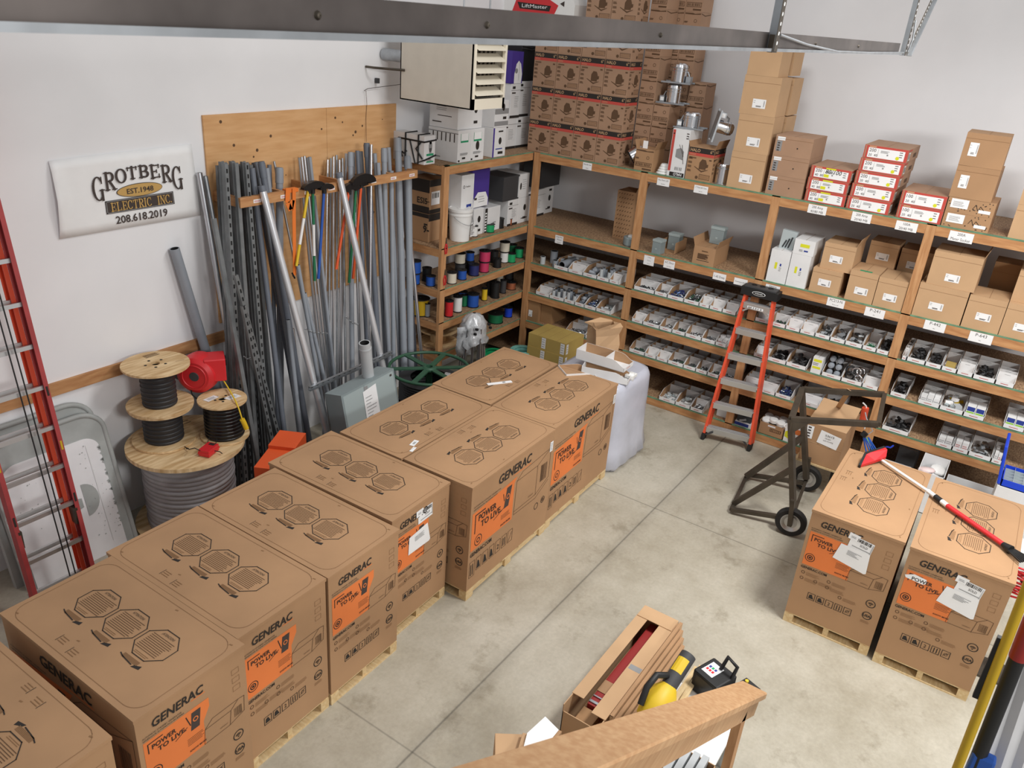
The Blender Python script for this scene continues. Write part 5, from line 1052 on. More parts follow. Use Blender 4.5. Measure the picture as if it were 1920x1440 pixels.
def many(lst, fmt, name='conduit'):
    for i, (T, Q, r, m, c) in enumerate(lst): pole(name, fmt % (ORD[i] if i < 12 else 'last'), T, Q, r, MAT[m], coupling=c)
E1_ = (((-5.594,-0.05,2.963),(-5.565,-0.43,0)),((-5.537,-0.05,2.928),(-5.467,-0.43,0)))
pole('conduit', 'shiny metal conduit leaning outside the left edge of the plywood', *E1_[0], .025, 'emt'); pole('conduit', 'dull metal conduit behind the shiny one outside the plywood', *E1_[1], .02, 'galv')
G2P = (((-5.062,-0.11,3.005),(-4.98,-0.55,0)),((-5.081,-0.17,3.022),(-4.989,-0.61,0)),((-5.122,-0.28,3.048),(-5.054,-0.75,0)),((-4.866,-0.08,2.963),(-5.262,-0.46,0)),((-4.827,-0.17,2.949),(-5.162,-0.37,0)),((-4.81,-0.08,2.988),(-4.551,-0.49,0)),((-5.216,-0.27,2.999),(-5.328,-0.7,0)),((-5.023,-0.23,2.973),(-5.121,-0.67,0)))
many([(T, Q, (.024, .024, .03, .02, .034, .012, .026, .022)[i], ('pvc_dark', 'pvc', 'pvc_dark', 'pvc_dark', 'pvc', 'emt', 'pvc_dark', 'pvc')[i], i in (2, 4)) for i, (T, Q) in enumerate(G2P)], 'grey conduit in the second rack slot, %s from the struts')
G3P = (((-4.56,-0.14,3.008),(-4.64,-0.52,0)),((-4.581,-0.2,3.026),(-4.643,-0.58,0)),((-4.52,-0.17,3.024),(-4.594,-0.58,0)),((-4.424,-0.1,2.99),(-4.472,-0.5,0)),((-4.454,-0.17,3.01),(-4.466,-0.55,0)))
many([(T, Q, .013 if i < 3 else .017, 'emt' if i < 3 else 'pvc', False) for i, (T, Q) in enumerate(G3P)], 'thin conduit between the orange strap and green handle, %s from the left')
G4P = (((-4.156,-0.1,2.945),(-4.625,-0.42,0)),((-4.097,-0.08,2.952),(-4.565,-0.43,0)),((-4.144,-0.17,2.985),(-4.494,-0.43,0)),((-4.036,-0.1,2.98),(-4.414,-0.42,0)),((-4.066,-0.17,2.947),(-4.382,-0.46,0)),((-3.995,-0.14,2.951),(-4.37,-0.52,0)))
many([(T, Q, .013, 'galv' if i % 2 else 'emt', False) for i, (T, Q) in enumerate(G4P)], 'thin metal conduit right of the blue handle, %s from the left')
G5P = (((-3.915,-0.11,2.987),(-4.359,-0.37,0)),((-3.963,-0.22,3.021),(-4.336,-0.58,0)),((-3.817,-0.12,2.99),(-4.112,-0.5,0)),((-3.845,-0.2,3.021),(-4.072,-0.6,0)),((-3.736,-0.14,2.996),(-3.831,-0.5,0)),((-3.753,-0.24,3.095),(-3.9,-0.62,0)),((-3.764,-0.315,3.09),(-4.206,-0.7,0)),((-3.55,-0.16,2.963),(-3.695,-0.52,0)),((-3.618,-0.27,2.891),(-3.765,-0.66,0)))
many([(T, Q, (.018, .026, .016, .022, .024, .030, .014, .022, .024)[i], ('emt', 'pvc', 'emt', 'pvc_dark', 'pvc', 'pvc_dark', 'emt', 'pvc', 'pvc')[i], i in (1, 5)) for i, (T, Q) in enumerate(G5P)], 'conduit behind the second chrome mast, %s from the left')
G6P = (((-3.485,-0.23,3.022),(-3.755,-0.58,0)),((-3.296,-0.12,2.997),(-3.424,-0.5,0)),((-3.174,-0.14,3.092),(-3.494,-0.61,0)),((-3.103,-0.23,2.906),(-3.395,-0.61,0)),((-3.402,-0.26,2.785),(-3.694,-0.61,0)),((-3.039,-0.1,2.721),(-3.152,-0.5,0)),((-3.122,-0.29,2.113),(-3.183,-0.67,0)))
many([(T, Q, (.030, .024, .038, .040, .026, .03, .02)[i], ('pvc', 'pvc', 'pvc', 'pvc', 'pvc', 'pvc_dark', 'emt')[i], i in (0, 2, 3)) for i, (T, Q) in enumerate(G6P)], 'fat grey conduit at the short-shelf end of the rack, %s from the left')
SHT = (((-5.131,-0.55,1.633),(-5.21,-0.79,0)),((-5.013,-0.47,1.489),(-5.044,-0.67,0)),((-4.813,-0.43,1.792),(-4.572,-0.64,0)),((-4.882,-0.43,2.088),(-4.68,-0.61,0)))
many([(T, Q, (.022, .015, .02, .02)[i], ('pvc', 'emt', 'pvc', 'pvc')[i], False) for i, (T, Q) in enumerate(SHT)], 'short grey conduit offcut leaning on the standing pipes, %s from the left', 'conduit_offcut')
LP = ((-5.912,-0.06,2.358),(-5.481,-0.16,0))
pole('pvc_pipe', 'single grey plastic pipe leaning on the bare wall behind the red reel', *LP, .043, 'pvc', group=None)
for i, pts in enumerate((((-5.711,-0.62,1.455),(-5.673,-0.62,1.422),(-5.633,-0.62,1.416)),((-4.999,-0.62,1.527),(-4.889,-0.62,1.458),(-4.688,-0.6,1.385)),((-4.451,-0.62,1.504),(-4.369,-0.62,1.418),(-4.263,-0.62,1.365)))):
    b = MB()
    for p, q in zip(pts, pts[1:]):
        p, q = Vector(p), Vector(q); n = max(2, int((q - p).length / .035))
        for k in range(n):
            c = p.lerp(q, (k + .5) / n); d = (q - p).normalized() * .02; u = Vector((0, .006, .006)) if k % 2 else Vector((0, -.006, .006)); b.tube([c - d, c - d * .5 + u, c + d * .5 + u, c + d, c + d * .5 - u, c - d * .5 - u, c - d], .0028, 'galv', 5)
    tag(b.build('chain'), 'short metal chain across the standing pipes, %s from the left' % ORD[i], 'chain', 'chains across the pipes')
b = MB(); b.tube([(-3.541,-0.03,3.567), (-3.528,-0.03,3.437), (-3.542,-0.03,3.293), (-3.558,-0.05,3.062)], .0022, 'print_brown', 5); b.tube([(-3.566,-0.03,3.568), (-3.512,-0.03,3.587), (-3.007,-0.03,3.617)], .003, 'print_char', 5)
tag(b.build('thin_wire'), 'thin wire hanging down the plywood beside the heater', 'wire')
# ---- conduit benders hung on the rack rail -----------------------------
def bender(label, top, bot, m, head=.12, mid=None, flip=1):
    T, Q = Vector(top), Vector(bot); t = thing('conduit_bender', label, 'tool', T, 0, 'conduit benders hung on the rack'); h = MB()
    if mid: h.tube([(0, 0, 0), (Q - T) * .38], .014, m, 10); h.tube([(Q - T) * .385, (Q - T) * .72], .0145, 'white_plastic', 10); h.tube([(Q - T) * .725, Q - T], .014, m, 10)
    else: h.tube([(0, 0, 0), Q - T], .014, m, 10)
    h.build('handle', t); s = MB(); F = Face(s, (0, -.02, 0), (1, 0, 0), (0, 0, 1)); arc = [(flip * head * math.cos(a), head * .55 * math.sin(a)) for a in [PI * k / 10 for k in range(11)]]; inn = [(flip * head * .45 * math.cos(a), head * .12 * math.sin(a) - .01) for a in [PI * (10 - k) / 10 for k in range(11)]]
    pl = arc + inn
    if flip < 0: pl = pl[::-1]
    for i in range(10):
        q = [arc[i], arc[i + 1], inn[9 - i], inn[10 - i]]; s.prism(q if flip > 0 else q[::-1], 'black_gloss', -.02, .025, F)
    s.tube([(0, 0, -.05), (0, 0, .03)], .022, 'black', 10); s.build('shoe', t); return t
yh = yF - .035
for lb, a, c, m, hd, md in (
 ('bender with a yellow handle hanging next to the orange strap', (-4.69,-0.4,2.783), (-4.911,-0.44,2.086), 'yellow', .10, 1), ('bender with a green handle and white middle, left of the blue one', (-4.631,-0.39,2.774), (-4.67,-0.42,1.883), 'green', .13, 1),
 ('bender with a blue handle', (-4.495,-0.4,2.759), (-4.63,-0.43,1.898), 'blue', .09, None), ('bender with an orange handle, left of the second chrome mast', (-4.168,-0.4,2.707), (-4.389,-0.43,1.943), 'orange_red', .12, None),
 ('bender with a green handle, behind the second chrome mast', (-4.058,-0.39,2.731), (-4.204,-0.42,1.759), 'green', .13, None), ('bender with an orange handle and the largest black shoe', (-4.007,-0.41,2.755), (-4.166,-0.44,1.799), 'orange_red', .17, None)):
    bender(lb, a, c, m, hd, md)
b = MB(); A = [Vector(p) for p in ((-4.865,-0.4,2.804),(-4.879,-0.4,2.549),(-4.909,-0.41,1.987))]
for p, q in zip(A, A[1:]): b.bar(p, q, .04, .004, 'orange', up=(0, 1, 0))
B2_ = [Vector(p) for p in ((-4.935,-0.4,2.813),(-4.95,-0.4,2.682),(-4.915,-0.4,2.61),(-4.887,-0.4,2.698))]
for p, q in zip(B2_, B2_[1:]): b.bar(p, q, .05, .004, 'orange', up=(0, 1, 0))
b.box((A[0].x - .08, yF - .006, RZ - .02), (A[0].x + .06, yF + .05, RZ + .012), 'orange'); b.tube([A[-1] + Vector((-.02, 0, 0)), A[-1] + Vector((.0, 0, -.03)), A[-1] + Vector((-.03, 0, .03))], .008, 'black', 6)
tag(b.build('ratchet_strap'), 'orange ratchet strap looped over the rack rail', 'strap')
# ---- temporary power stand: chrome masts, strut bars, grey cabinet -----
pA, pB = (((-5.226,-0.4,2.848),(-4.974,-1.02,0)),((-4.301,-0.4,2.863),(-4.041,-1.02,0)))
st = thing('power_stand', 'grey meter cabinet on two chrome masts leaning on the pipe rack', 'electrical stand', (pA[1][0], -1.0, 0)); OS = Vector((pA[1][0], -1.0, 0))
for p in (pA, pB):
    m = MB(); d = (Vector(p[0]) - Vector(p[1])).normalized(); m.tube([p[1], Vector(p[0]) - d * .03], .032, 'mast_metal', 16); m.tube([Vector(p[0]) - d * .03, Vector(p[0]) + d * .02], .034, 'pvc_dark', 16); part(m, 'mast', st, OS)
def along(p, z): 
    a, c = Vector(p[1]), Vector(p[0]); return a + (c - a) * ((z - a.z) / (c.z - a.z))
for zA, zB, e in ((1.02,1.04,0),(0.5,0.52,0)):
    a, c = along(pA, zA) + Vector((-.10, -.045, 0)), along(pB, zB) + Vector((.13, -.045, 0)); m = MB()
    for o_ in (-.018, .018): m.bar(a + Vector((0, 0, o_)), c + Vector((0, 0, o_)), .03, .006, 'galv')
    m.bar(a + Vector((0, .012, 0)), c + Vector((0, .012, 0)), .004, .04, 'galv'); n = 16
    for i in range(n): q = a.lerp(c, (i + .5) / n) + Vector((0, .008, 0)); m.box(q - Vector((.012, .002, .005)), q + Vector((.012, 0, .005)), 'hole_dark')
    part(m, 'crossbar', st, OS)
CT = [Vector(p) for p in ((-5.184,-1.28,1.099),(-4.471,-1.28,1.148))]
ex = (CT[1] - CT[0]).normalized(); W = (CT[1] - CT[0]).length; dn = Vector((0, -.22, -1)).normalized(); nn = ex.cross(-dn); 
if nn.y > 0: nn = -nn
dp = .22; Hc = .62
def cq(x, y, z): return CT[0] + ex * x + dn * y - nn * z
m = MB(); m.add([cq(x, y, z) for z in (0, dp) for x, y in ((0, 0), (W, 0), (W, Hc), (0, Hc))], [(3, 2, 1, 0), (4, 5, 6, 7), (0, 1, 5, 4), (1, 2, 6, 5), (2, 3, 7, 6), (3, 0, 4, 7)], 'box_grey'); cab = part(m, 'cabinet', st, OS)
m = MB(); F = Face(m, cq(0, Hc, 0), ex, -dn, .002); F.rect(.02, .0, W * .40, Hc - .02, 'box_grey_light', 1); F.rect(W * .42, 0, W - .02, Hc - .02, 'box_grey_light', 1); F.rect(W * .40, Hc - .07, W * .47, Hc - .03, 'print_grey', 2); F.rect(W * .9, Hc - .06, W * .94, Hc - .04, 'print_char', 2); q = part(m, 'door', st, OS)
m = MB(); F = Face(m, cq(0, Hc, 0), ex, -dn, .006); F.poly([(W * .36, Hc - .42), (W * .62, Hc - .40), (W * .62, Hc - .05), (W * .37, Hc - .07)], 'paper', 1); F.lines(W * .4, Hc - .34, W * .58, Hc - .12, 7, .005, 'print_grey', 2, jag=.6); q = part(m, 'paper_sheet', st, OS); q['label'] = 'white paper sheet'
m = MB(); s0 = cq(W * .66, .02, dp * .5); m.pipe(s0, Vector((-4.78,-1.19,1.483)), .055, 'pvc_light', n=18); m.tube([s0.lerp(Vector((-4.78,-1.19,1.483)), .83), s0.lerp(Vector((-4.78,-1.19,1.483)), .86)], .06, 'pvc_light', 18); q = part(m, 'conduit_stub', st, OS)
# ---- unit heater --------------------------------------------------------
hx = -3.36; hy0, hy1 = -.33, -1.254; hz0 = 3.515; hx1 = -2.822; hz1 = hz0 + .78
ht = thing('unit_heater', 'beige unit heater with louvered front hanging above the short shelf', 'heater', (hx, hy1, hz0)); OH = Vector((hx, hy1, hz0))
m = MB(); m.box((hx, hy1 + .01, hz0 + .0), (hx + .012, hy0, hz1), 'heater_paint'); m.box((hx1 - .012, hy1 + .01, hz0), (hx1, hy0, hz1), 'heater_paint'); m.box((hx, hy1 + .01, hz1 - .012), (hx1, hy0, hz1), 'heater_paint'); m.box((hx, hy1 + .01, hz0), (hx1, hy0, hz0 + .012), 'heater_paint'); m.box((hx, hy0 - .012, hz0), (hx1, hy0, hz1), 'heater_paint'); part(m, 'casing', ht, OH)
m = MB(); fw = .035
m.box((hx, hy1, hz0), (hx + fw, hy1 + .03, hz1), 'heater_front'); m.box((hx1 - fw, hy1, hz0), (hx1, hy1 + .03, hz1), 'heater_front'); m.box((hx, hy1, hz0), (hx1, hy1 + .03, hz0 + .10), 'heater_front'); m.box((hx, hy1, hz1 - .05), (hx1, hy1 + .03, hz1), 'heater_front'); part(m, 'front_frame', ht, OH)
m = MB(); m.box((hx + fw, hy1 + .16, hz0 + .1), (hx1 - fw, hy1 + .18, hz1 - .05), 'charcoal'); [m.tube([(hx + fw + .03 + .07 * i, hy1 + .13, hz0 + .1), (hx + fw + .03 + .07 * i, hy1 + .13, hz1 - .05)], .02, 'steel_dark', 8) for i in range(9) if hx + fw + .03 + .07 * i < hx1 - fw]; part(m, 'burner', ht, OH)
for i in range(6):
    z = hz0 + .15 + .102 * i; m = MB(); m.add([(hx + fw, hy1 - .02, z - .02), (hx1 - fw, hy1 - .02, z - .02), (hx1 - fw, hy1 + .09, z + .045), (hx + fw, hy1 + .09, z + .045), (hx + fw, hy1 - .02, z - .014), (hx1 - fw, hy1 - .02, z - .014), (hx1 - fw, hy1 + .09, z + .051), (hx + fw, hy1 + .09, z + .051)], [(0, 3, 2, 1), (4, 5, 6, 7), (0, 1, 5, 4), (1, 2, 6, 5), (2, 3, 7, 6), (3, 0, 4, 7)], 'heater_front'); part(m, 'louver', ht, OH)
for x in (hx + .06, hx1 - .06): m = MB(); m.tube([(x, hy1 + .2, hz1), (x, hy1 + .2, 6.5)], .008, 'galv', 6); part(m, 'hanger_rod', ht, OH)
m = MB(); m.tube([(hx + .1, hy0 + .0, hz0 + .4), (hx + .1, -.02, hz0 + .4)], .06, 'galv', 14); m.tube([(hx - .0, hy0 - .06, hz0 + .28), (hx - .16, -.12, hz0 + .28), (hx - .16, -.01, hz0 + .28)], .012, 'steel_dark', 8); m.box((hx - .03, -.05, hz0 + .12), (hx - .0, -.01, hz0 + .17), 'charcoal'); part(m, 'vent_pipe', ht, OH)

# ---- extension ladder ---------------------------------------------------
def ladder():
    t = thing('extension_ladder', 'tall red extension ladder with metal rungs leaning on the left wall', 'ladder', (-7.45, -.86, 0)); O = Vector((-7.45, -.86, 0))
    P0, P1 = Vector((-7.406,-0.856,0)), Vector((-7.323,-0.034,4.6)); wv = Vector((-.46, 0, 0)); bk = Vector((0, .085, .0))
    d = (P1 - P0).normalized(); fw = Vector((0, -1, 0)) - d * Vector((0, -1, 0)).dot(d); fw.normalize(); sd = d.cross(fw).normalized()
    for k, (off, mm, z0, z1, ins) in enumerate(((Vector((0, 0, 0)), 'red_ladder', 0.0, 1.0, 0), (bk, 'orange_ladder', .015, .97, .03))):
        for i in (0, 1):
            a = P0 + off + wv * i + Vector((-ins if i == 0 else ins, 0, 0)); c = a + (P1 - P0) * z1; a = a + (P1 - P0) * z0; m = MB()
            m.bar(a, c, .008, .078, mm, up=fw); s = -1 if i == 0 else 1
            for q in (-.036, .036): m.bar(a + Vector((s * .014, 0, 0)) + fw * q, c + Vector((s * .014, 0, 0)) + fw * q, .028, .006, mm, up=fw)
            if k == 0:
                for q in (.18, .27, .36): e = a + (c - a) * q + fw * .041 + Vector((s * .012, 0, 0)); m.bar(e, e + d * .07, .014, .002, 'yellow_dark' if q == .27 else 'print_black', up=fw)
            part(m, 'rail', t, O)
        n = 15
        for j in range(n):
            a = P0 + off + d * (.22 + .305 * j); m = MB(); m.tube([a + wv * .02, a + wv * .98], .017, 'alu', 10); m.bar(a + wv * .03 + fw * .008, a + wv * .97 + fw * .008, .03, .024, 'alu', up=fw); part(m, 'rung', t, O)
    for x in (.33, .42): 
        m = MB(); m.tube([P0 + wv * x + d * .3 + fw * .05, P0 + wv * x + d * 1.6 + fw * (.045 + .01 * math.sin(x * 9)), P0 + wv * (x + .03) + d * 3.6 + fw * .05], .005, 'black', 6); part(m, 'rope', t, O)
    for i in (0, 1):
        m = MB(); a = P0 + wv * (.06 + .88 * i) + d * .72 - fw * .02; m.box(a + Vector((-.012, -.05, -.06)), a + Vector((.012, .03, .08)), 'steel_dark'); part(m, 'rung_lock', t, O)
        m = MB(); a = P0 + wv * i; m.box(a + Vector((-.03, -.05, 0)), a + Vector((.03, .05, .05)), 'rubber'); part(m, 'foot', t, O)
ladder()
lb2 = MB()
A2_, B2_ = Vector((-8.0, -.42, 0)), Vector((-8.10, -.07, 3.6))
t = thing('extension_ladder', 'second dark orange ladder behind the big carton at the left picture edge', 'ladder', A2_)
for i in (0, 1): m = MB(); v = Vector((-.42 * i, 0, 0)); m.bar(A2_ + v, B2_ + v, .03, .08, 'orange_ladder', up=(0, -1, .1)); part(m, 'rail', t, A2_)
for j in range(11): m = MB(); a = A2_.lerp(B2_, (.25 + .305 * j) / 3.6); m.tube([a, a + Vector((-.42, 0, 0))], .016, 'alu', 8); part(m, 'rung', t, A2_)
# ---- white truck panel leaning on the wall -----------------------------
qa, qb = ((-6.646,-0.13,1.077),(-6.699,-0.52,0.15))
qa, qb = Vector(qa), Vector(qb)
def panel_thing(name, label, shift, lean_top, lean_bot, wid, top, face, rim, detail):
    d = Vector((0, lean_top - lean_bot, top)).normalized(); o = Vector((shift, lean_bot, 0)); L = Vector((0, lean_top - lean_bot, top)).length
    t = thing(name, label, 'panel', o); F = lambda mb, e: Face(mb, (0, 0, 0), (1, 0, 0), d, e)
    def rr(x0, x1, y1, r): return [(x0, 0), (x1, 0)] + [(x1 - r + r * math.cos(a), y1 - r * .8 + r * .8 * math.sin(a)) for a in [PI / 2 * k / 8 for k in range(9)]] + [(x0 + r + r * math.cos(a), y1 - r * .8 + r * .8 * math.sin(a)) for a in [PI / 2 + PI / 2 * k / 8 for k in range(9)]]
    m = MB(); G = F(m, .002); m.prism(rr(-wid, 0, L, .2), rim, -.05, 0, G); [m.tube([G.P(x, y, -.005) for x, y in rr(-wid + .01, -.01, L - .01, .2)[1:]], .022, rim, 8)]; m.build('rim', t)
    if detail:
        m = MB(); G = F(m, .006); m.prism(rr(-wid + .06, -.095, L - .20, .13), face, .001, .008, G); cx, cy = -.33, L * .43
        G.poly([(cx, cy - .14)] + [(cx + .12 * math.cos(a), cy + .14 * math.sin(a)) for a in [-PI / 2 + PI * k / 14 for k in range(15)]] , 'plow_grey', 2); G.poly([(cx - .13, cy - .07), (cx - .02, cy - .05), (cx - .02, cy + .03), (cx - .13, cy + .05)], 'plow_grey', 2)
        for i in range(60): x, y = R0.uniform(-.28, -.11) if i < 30 else R0.uniform(-wid + .1, -.1), R0.uniform(.15, L - .25); G.disc(x, y, R0.uniform(.002, .006), 'plow_grey', 2, n=6)
        for i in range(26): y = R0.uniform(.2, L - .3); G.poly([(-.092, y), (-.092, y + .03), (-.108 - .012 * R0.random(), y + .02)], 'plow_grey', 2)
        G.line([(-.20, .1), (-.20, L - .26)], .008, 'card_white', 2); m.build('face_sheet', t)['label'] = 'chipped white face'
    return t
PZT = 1.186
panel_thing('truck_panel', 'white panel with a grey rounded rim and grey half disc, leaning behind the ladder', -6.80, -.135, -.42, .92, PZT, 'plow_white', 'plow_grey', True)
panel_thing('truck_panel', 'plain grey panel showing only its rounded edge behind the white panel', -6.84, -.056, -.31, .92, PZT + .085, 'plow_white', 'plow_grey', False)
# ---- wooden cable spools ------------------------------------------------
def cable_spool(label, loc, r, h, ft, core, cable, pitch, gloss=None, rz=0, holes=True, papers=False):
    t = thing('cable_spool', label, 'cable spool', loc, rz)
    for nm, z in (('flange', 0), ('flange', h - ft)):
        b = MB(); b.lathe([(.035 if r < .4 else .05, z), (r, z), (r, z + ft), (.035 if r < .4 else .05, z + ft), (.035 if r < .4 else .05, z)], 'spool_wood', 48)
        if z: 
            F = Face(b, (0, 0, h), (1, 0, 0), (0, 1, 0), .0015)
            for k in range(5): a = k * 1.257 + .4; F.disc(r * .3 * math.cos(a), r * .3 * math.sin(a), .012, 'hole_dark', 1, n=12)
            if papers:
                for x, y, q in ((-.06, .06, .3), (.08, -.04, -.2)): F.poly([(x - .06, y - .035), (x + .06, y - .035 + q * .05), (x + .05, y + .04), (x - .07, y + .03)], 'paper', 2); F.lines(x - .04, y - .02, x + .04, y + .02, 3, .005, 'print_grey', 3)
            else: F.lines(r * .05, r * .5, r * .5, r * .75, 3, .008, 'print_brown', 2); F.line([(r * .5, -r * .3), (r * .75, -r * .38)], .003, 'print_brown', 2)
        b.build(nm, t)
    b = MB(); b.lathe([(.045, 0), (.045, h)], 'hole_dark', 16); b.build('hub', t)
    n = int((h - 2 * ft) / pitch); pr = []
    for i in range(n):
        z0 = ft + (h - 2 * ft) * i / n; dz = (h - 2 * ft) / n; wob = .004 * math.sin(i * 2.1)
        pr += [(core - pitch * .3 + wob, z0), (core + wob - pitch * .05, z0 + dz * .2), (core + wob, z0 + dz * .5), (core + wob - pitch * .05, z0 + dz * .8)]
    b = MB(); b.lathe(pr + [(core - pitch * .3, h - ft)], cable, 48, smooth=True); b.build('wound_cable', t); return t
cable_spool('largest wooden spool of thick grey cable on the floor by the left wall', (-6.29, -.505, 0), .49, .80, .035, .385, 'cable_grey', .042)
zA = .803
cable_spool('wooden spool of black wire, lower of two stacked on the largest spool', (-6.395, -.356, zA), .262, .335, .018, .16, 'wire_black', .013)
cable_spool('wooden spool of black wire, upper of two stacked, topmost by the red reel', (-6.395, -.356, zA + .338), .27, .385, .018, .138, 'wire_black', .013)
cable_spool('smaller wooden spool of glossy black cable with paper slips on its lid', (-6.005, -.668, zA), .208, .36, .014, .165, 'black_gloss', .011, papers=True)
b = MB(); b.box((-.075, -.05, 0), (.075, .05, .06), 'red_plastic'); b.box((-.08, -.055, .018), (.08, .055, .034), 'red_plastic'); b.box((.03, -.03, .06), (.06, .02, .066), 'print_black')
o = tag(b.build('power_pack', loc=(*(-6.295,-0.829), zA + .002), rot=(0, 0, .35), bevel=.006), 'small red power box lying on the largest wooden spool', 'power box')
for i, pts in enumerate((((-.07, .03, .05), (-.12, .05, .10), (-.10, .12, .06), (-.04, .16, .02), (.0, .24, .012)), ((.05, .05, .05), (.11, .06, .08), (.10, -.02, .09), (.06, -.03, .06)), ((.0, -.05, .03), (.02, -.09, .02), (.01, -.12, .012)))):
    b = MB(); b.tube(pts, .004, 'black', 6); b.build('lead', o)
# ---- red cord reel on the wall -----------------------------------------
RC = Vector((-6,-0.37,1.324))
rr_ = thing('cord_reel', 'red retractable cord reel with yellow cord on the left wall', 'cord reel', RC)
m = MB(); m.lathe([(.001, -.11), (.13, -.11), (.165, -.085), (.175, -.02), (.175, .02), (.165, .085), (.13, .11), (.001, .11)], 'red_plastic', 36, ax=(-.85, -.5, 0)); m.lathe([(.001, .115), (.04, .115), (.05, .10)], 'charcoal', 20, ax=(-.85, -.5, 0)); m.lathe([(.10, .112), (.105, .118), (.11, .112)], 'red_plastic', 36, ax=(-.85, -.5, 0)); m.build('housing', rr_)
m = MB(); m.bar((.02, -.04, .05), (.17, -.14, .05), .20, .21, 'red_plastic'); m.bar((.165, -.137, .10), (.182, -.147, .10), .09, .07, 'black'); m.build('outlet_guard', rr_, bevel=.015)
m = MB(); m.bar((-.07, .10, .0), (-.07, .345, .0), .06, .2, 'charcoal'); m.build('wall_bracket', rr_)
CP_ = [Vector(p) - RC for p in ((-5.954,-0.5,1.421),(-5.905,-0.52,1.321),(-5.865,-0.569,1.19),(-5.979,-0.809,1.19),(-6.021,-0.91,1.153),(-6.004,-0.92,1.049))]
m = MB(); m.tube(CP_, .006, 'yellow', 8); m.build('cord', rr_)['label'] = 'yellow cord'
m = MB(); e = CP_[-1]; m.tube([e, e + Vector((.012, -.008, -.04)), e + Vector((.03, -.01, -.10))], .022, 'yellow', 10); m.build('cord_connector', rr_)['label'] = 'yellow connector'
m = MB(); m.tube([Vector(p) - RC for p in ((-6.107,-0.38,1.199),(-6.1,-0.38,1.14),(-6.081,-0.42,1.095),(-6.063,-0.47,1.048))], .006, 'black', 6); m.build('feed_cord', rr_)
# ---- odds behind the cartons -------------------------------------------
ob = thing('plastic_block', 'orange plastic step block on the floor behind the cartons', 'block', (0, 0, 0), .5)
m = MB(); m.box((-.30, -.12, 0), (.02, .12, 0.841), 'orange_red'); m.box((.02, -.12, 0), (.30, .12, 0.873), 'orange_red'); m.box((-.24, -.125, .05), (-.06, -.12, .2), 'orange'); m.build('body', ob, bevel=.02)
ob.location = (-5.919, -1.30, .001)
b = MB(); b.tube([(.13 * math.cos(k * .4), .13 * math.sin(k * .4), .02 + .0085 * k) for k in range(48)], .014, 'yellow', 7); tag(b.build('rope_coil', loc=(-6.195, -1.12, .001)), 'coil of yellow cord on the floor between the pipes and cartons', 'rope')
# green wire reel lying flat
gr = thing('wire_reel', 'large dark green steel reel of black cable lying behind the cartons', 'reel', (*(-3.757,-1.153), 0)); R_ = .43
for z in (.03, .88):
    m = MB(); m.tube([(R_ * math.cos(k * PI / 24), R_ * math.sin(k * PI / 24), z) for k in range(49)], .018, 'green_frame', 8, cap=False); m.build('rim', gr)
    for k in range(6):
        a = k * PI / 3 + .3; m = MB(); m.bar((.06 * math.cos(a), .06 * math.sin(a), z), (R_ * math.cos(a), R_ * math.sin(a), z), .06, .014, 'green_frame'); m.build('spoke', gr)
m = MB(); m.lathe([(.035, .0), (.035, .90), (.06, .90), (.08, .885), (.08, .865), (.06, .85)], 'green_frame', 20); m.build('hub', gr)
m = MB(); pr = []
for i in range(26): z = .05 + .73 * i / 26; pr += [(.31, z), (.325, z + .014)]
m.lathe([(.2, .05)] + pr + [(.2, .78)], 'wire_black', 40); m.build('wound_cable', gr)
m = MB(); m.box((.05, -.20, .782), (.16, -.14, .785), 'paper', Matrix.Rotation(.4, 3, 'Z')); m.build('tag', gr)['label'] = 'white tag'
# silver wrapped folded stand
ss = thing('folded_stand', 'folded metal stand wrapped in crumpled silver plastic before the short shelf', 'stand', (-2.76, -.99, 0))
for k in range(10):
    a = k * .628; r = .125 + .03 * (k % 2); m = MB(); m.tube([(r * math.cos(a), r * math.sin(a), 0), (r * .95 * math.cos(a), r * .95 * math.sin(a), .7), (r * .8 * math.cos(a + .1), r * .8 * math.sin(a + .1), 1.02 + .03 * (k % 3))], .017, 'emt', 8); m.build('tube_leg', ss)
m = MB(); rg = random.Random(3); n = 22; vs = []; Zs = (.84, .90, .96, 1.02, 1.08, 1.13, 1.18, 1.21); Rs = (.15, .15, .14, .13, .145, .12, .085, .02)
for z, r in zip(Zs, Rs):
    for k in range(n): q = r * (1 + .2 * math.sin(k * 2.3 + z * 23) + rg.uniform(-.12, .12)); vs.append((q * math.cos(2 * PI * k / n) * 1.1, q * math.sin(2 * PI * k / n), z + (rg.uniform(-.05, .04) if z < .87 else 0)))
m.add(vs, [(i * n + k, i * n + (k + 1) % n, (i + 1) * n + (k + 1) % n, (i + 1) * n + k) for i in range(len(Zs) - 1) for k in range(n)], 'silver_wrap', True); m.build('wrap', ss)['label'] = 'crumpled silver plastic wrap'
for k in range(4): m = MB(); x, y = (-.12, .12, -.15, .15)[k], -.13; m.box((x - .012, y - .02, 1.06 - .05 * (k // 2)), (x + .012, y + .01, 1.085 - .05 * (k // 2)), 'black'); m.build('clip', ss)
for k in (-1, 1):
    m = MB(); vs = []
    for i in range(5):
        for j in range(4): vs.append((k * (.11 + .03 * j + .012 * math.sin(i * 2 + j)), -.06 + .05 * j + .02 * math.sin(i * 3.0), 1.10 - .09 * i - .015 * j))
    m.add(vs, [(i * 4 + j, i * 4 + j + 1, (i + 1) * 4 + j + 1, (i + 1) * 4 + j) for i in range(4) for j in range(3)], 'silver_wrap', True); q = m.build('wrap_flap', ss); sd = q.modifiers.new('t', 'SOLIDIFY'); sd.thickness = .004
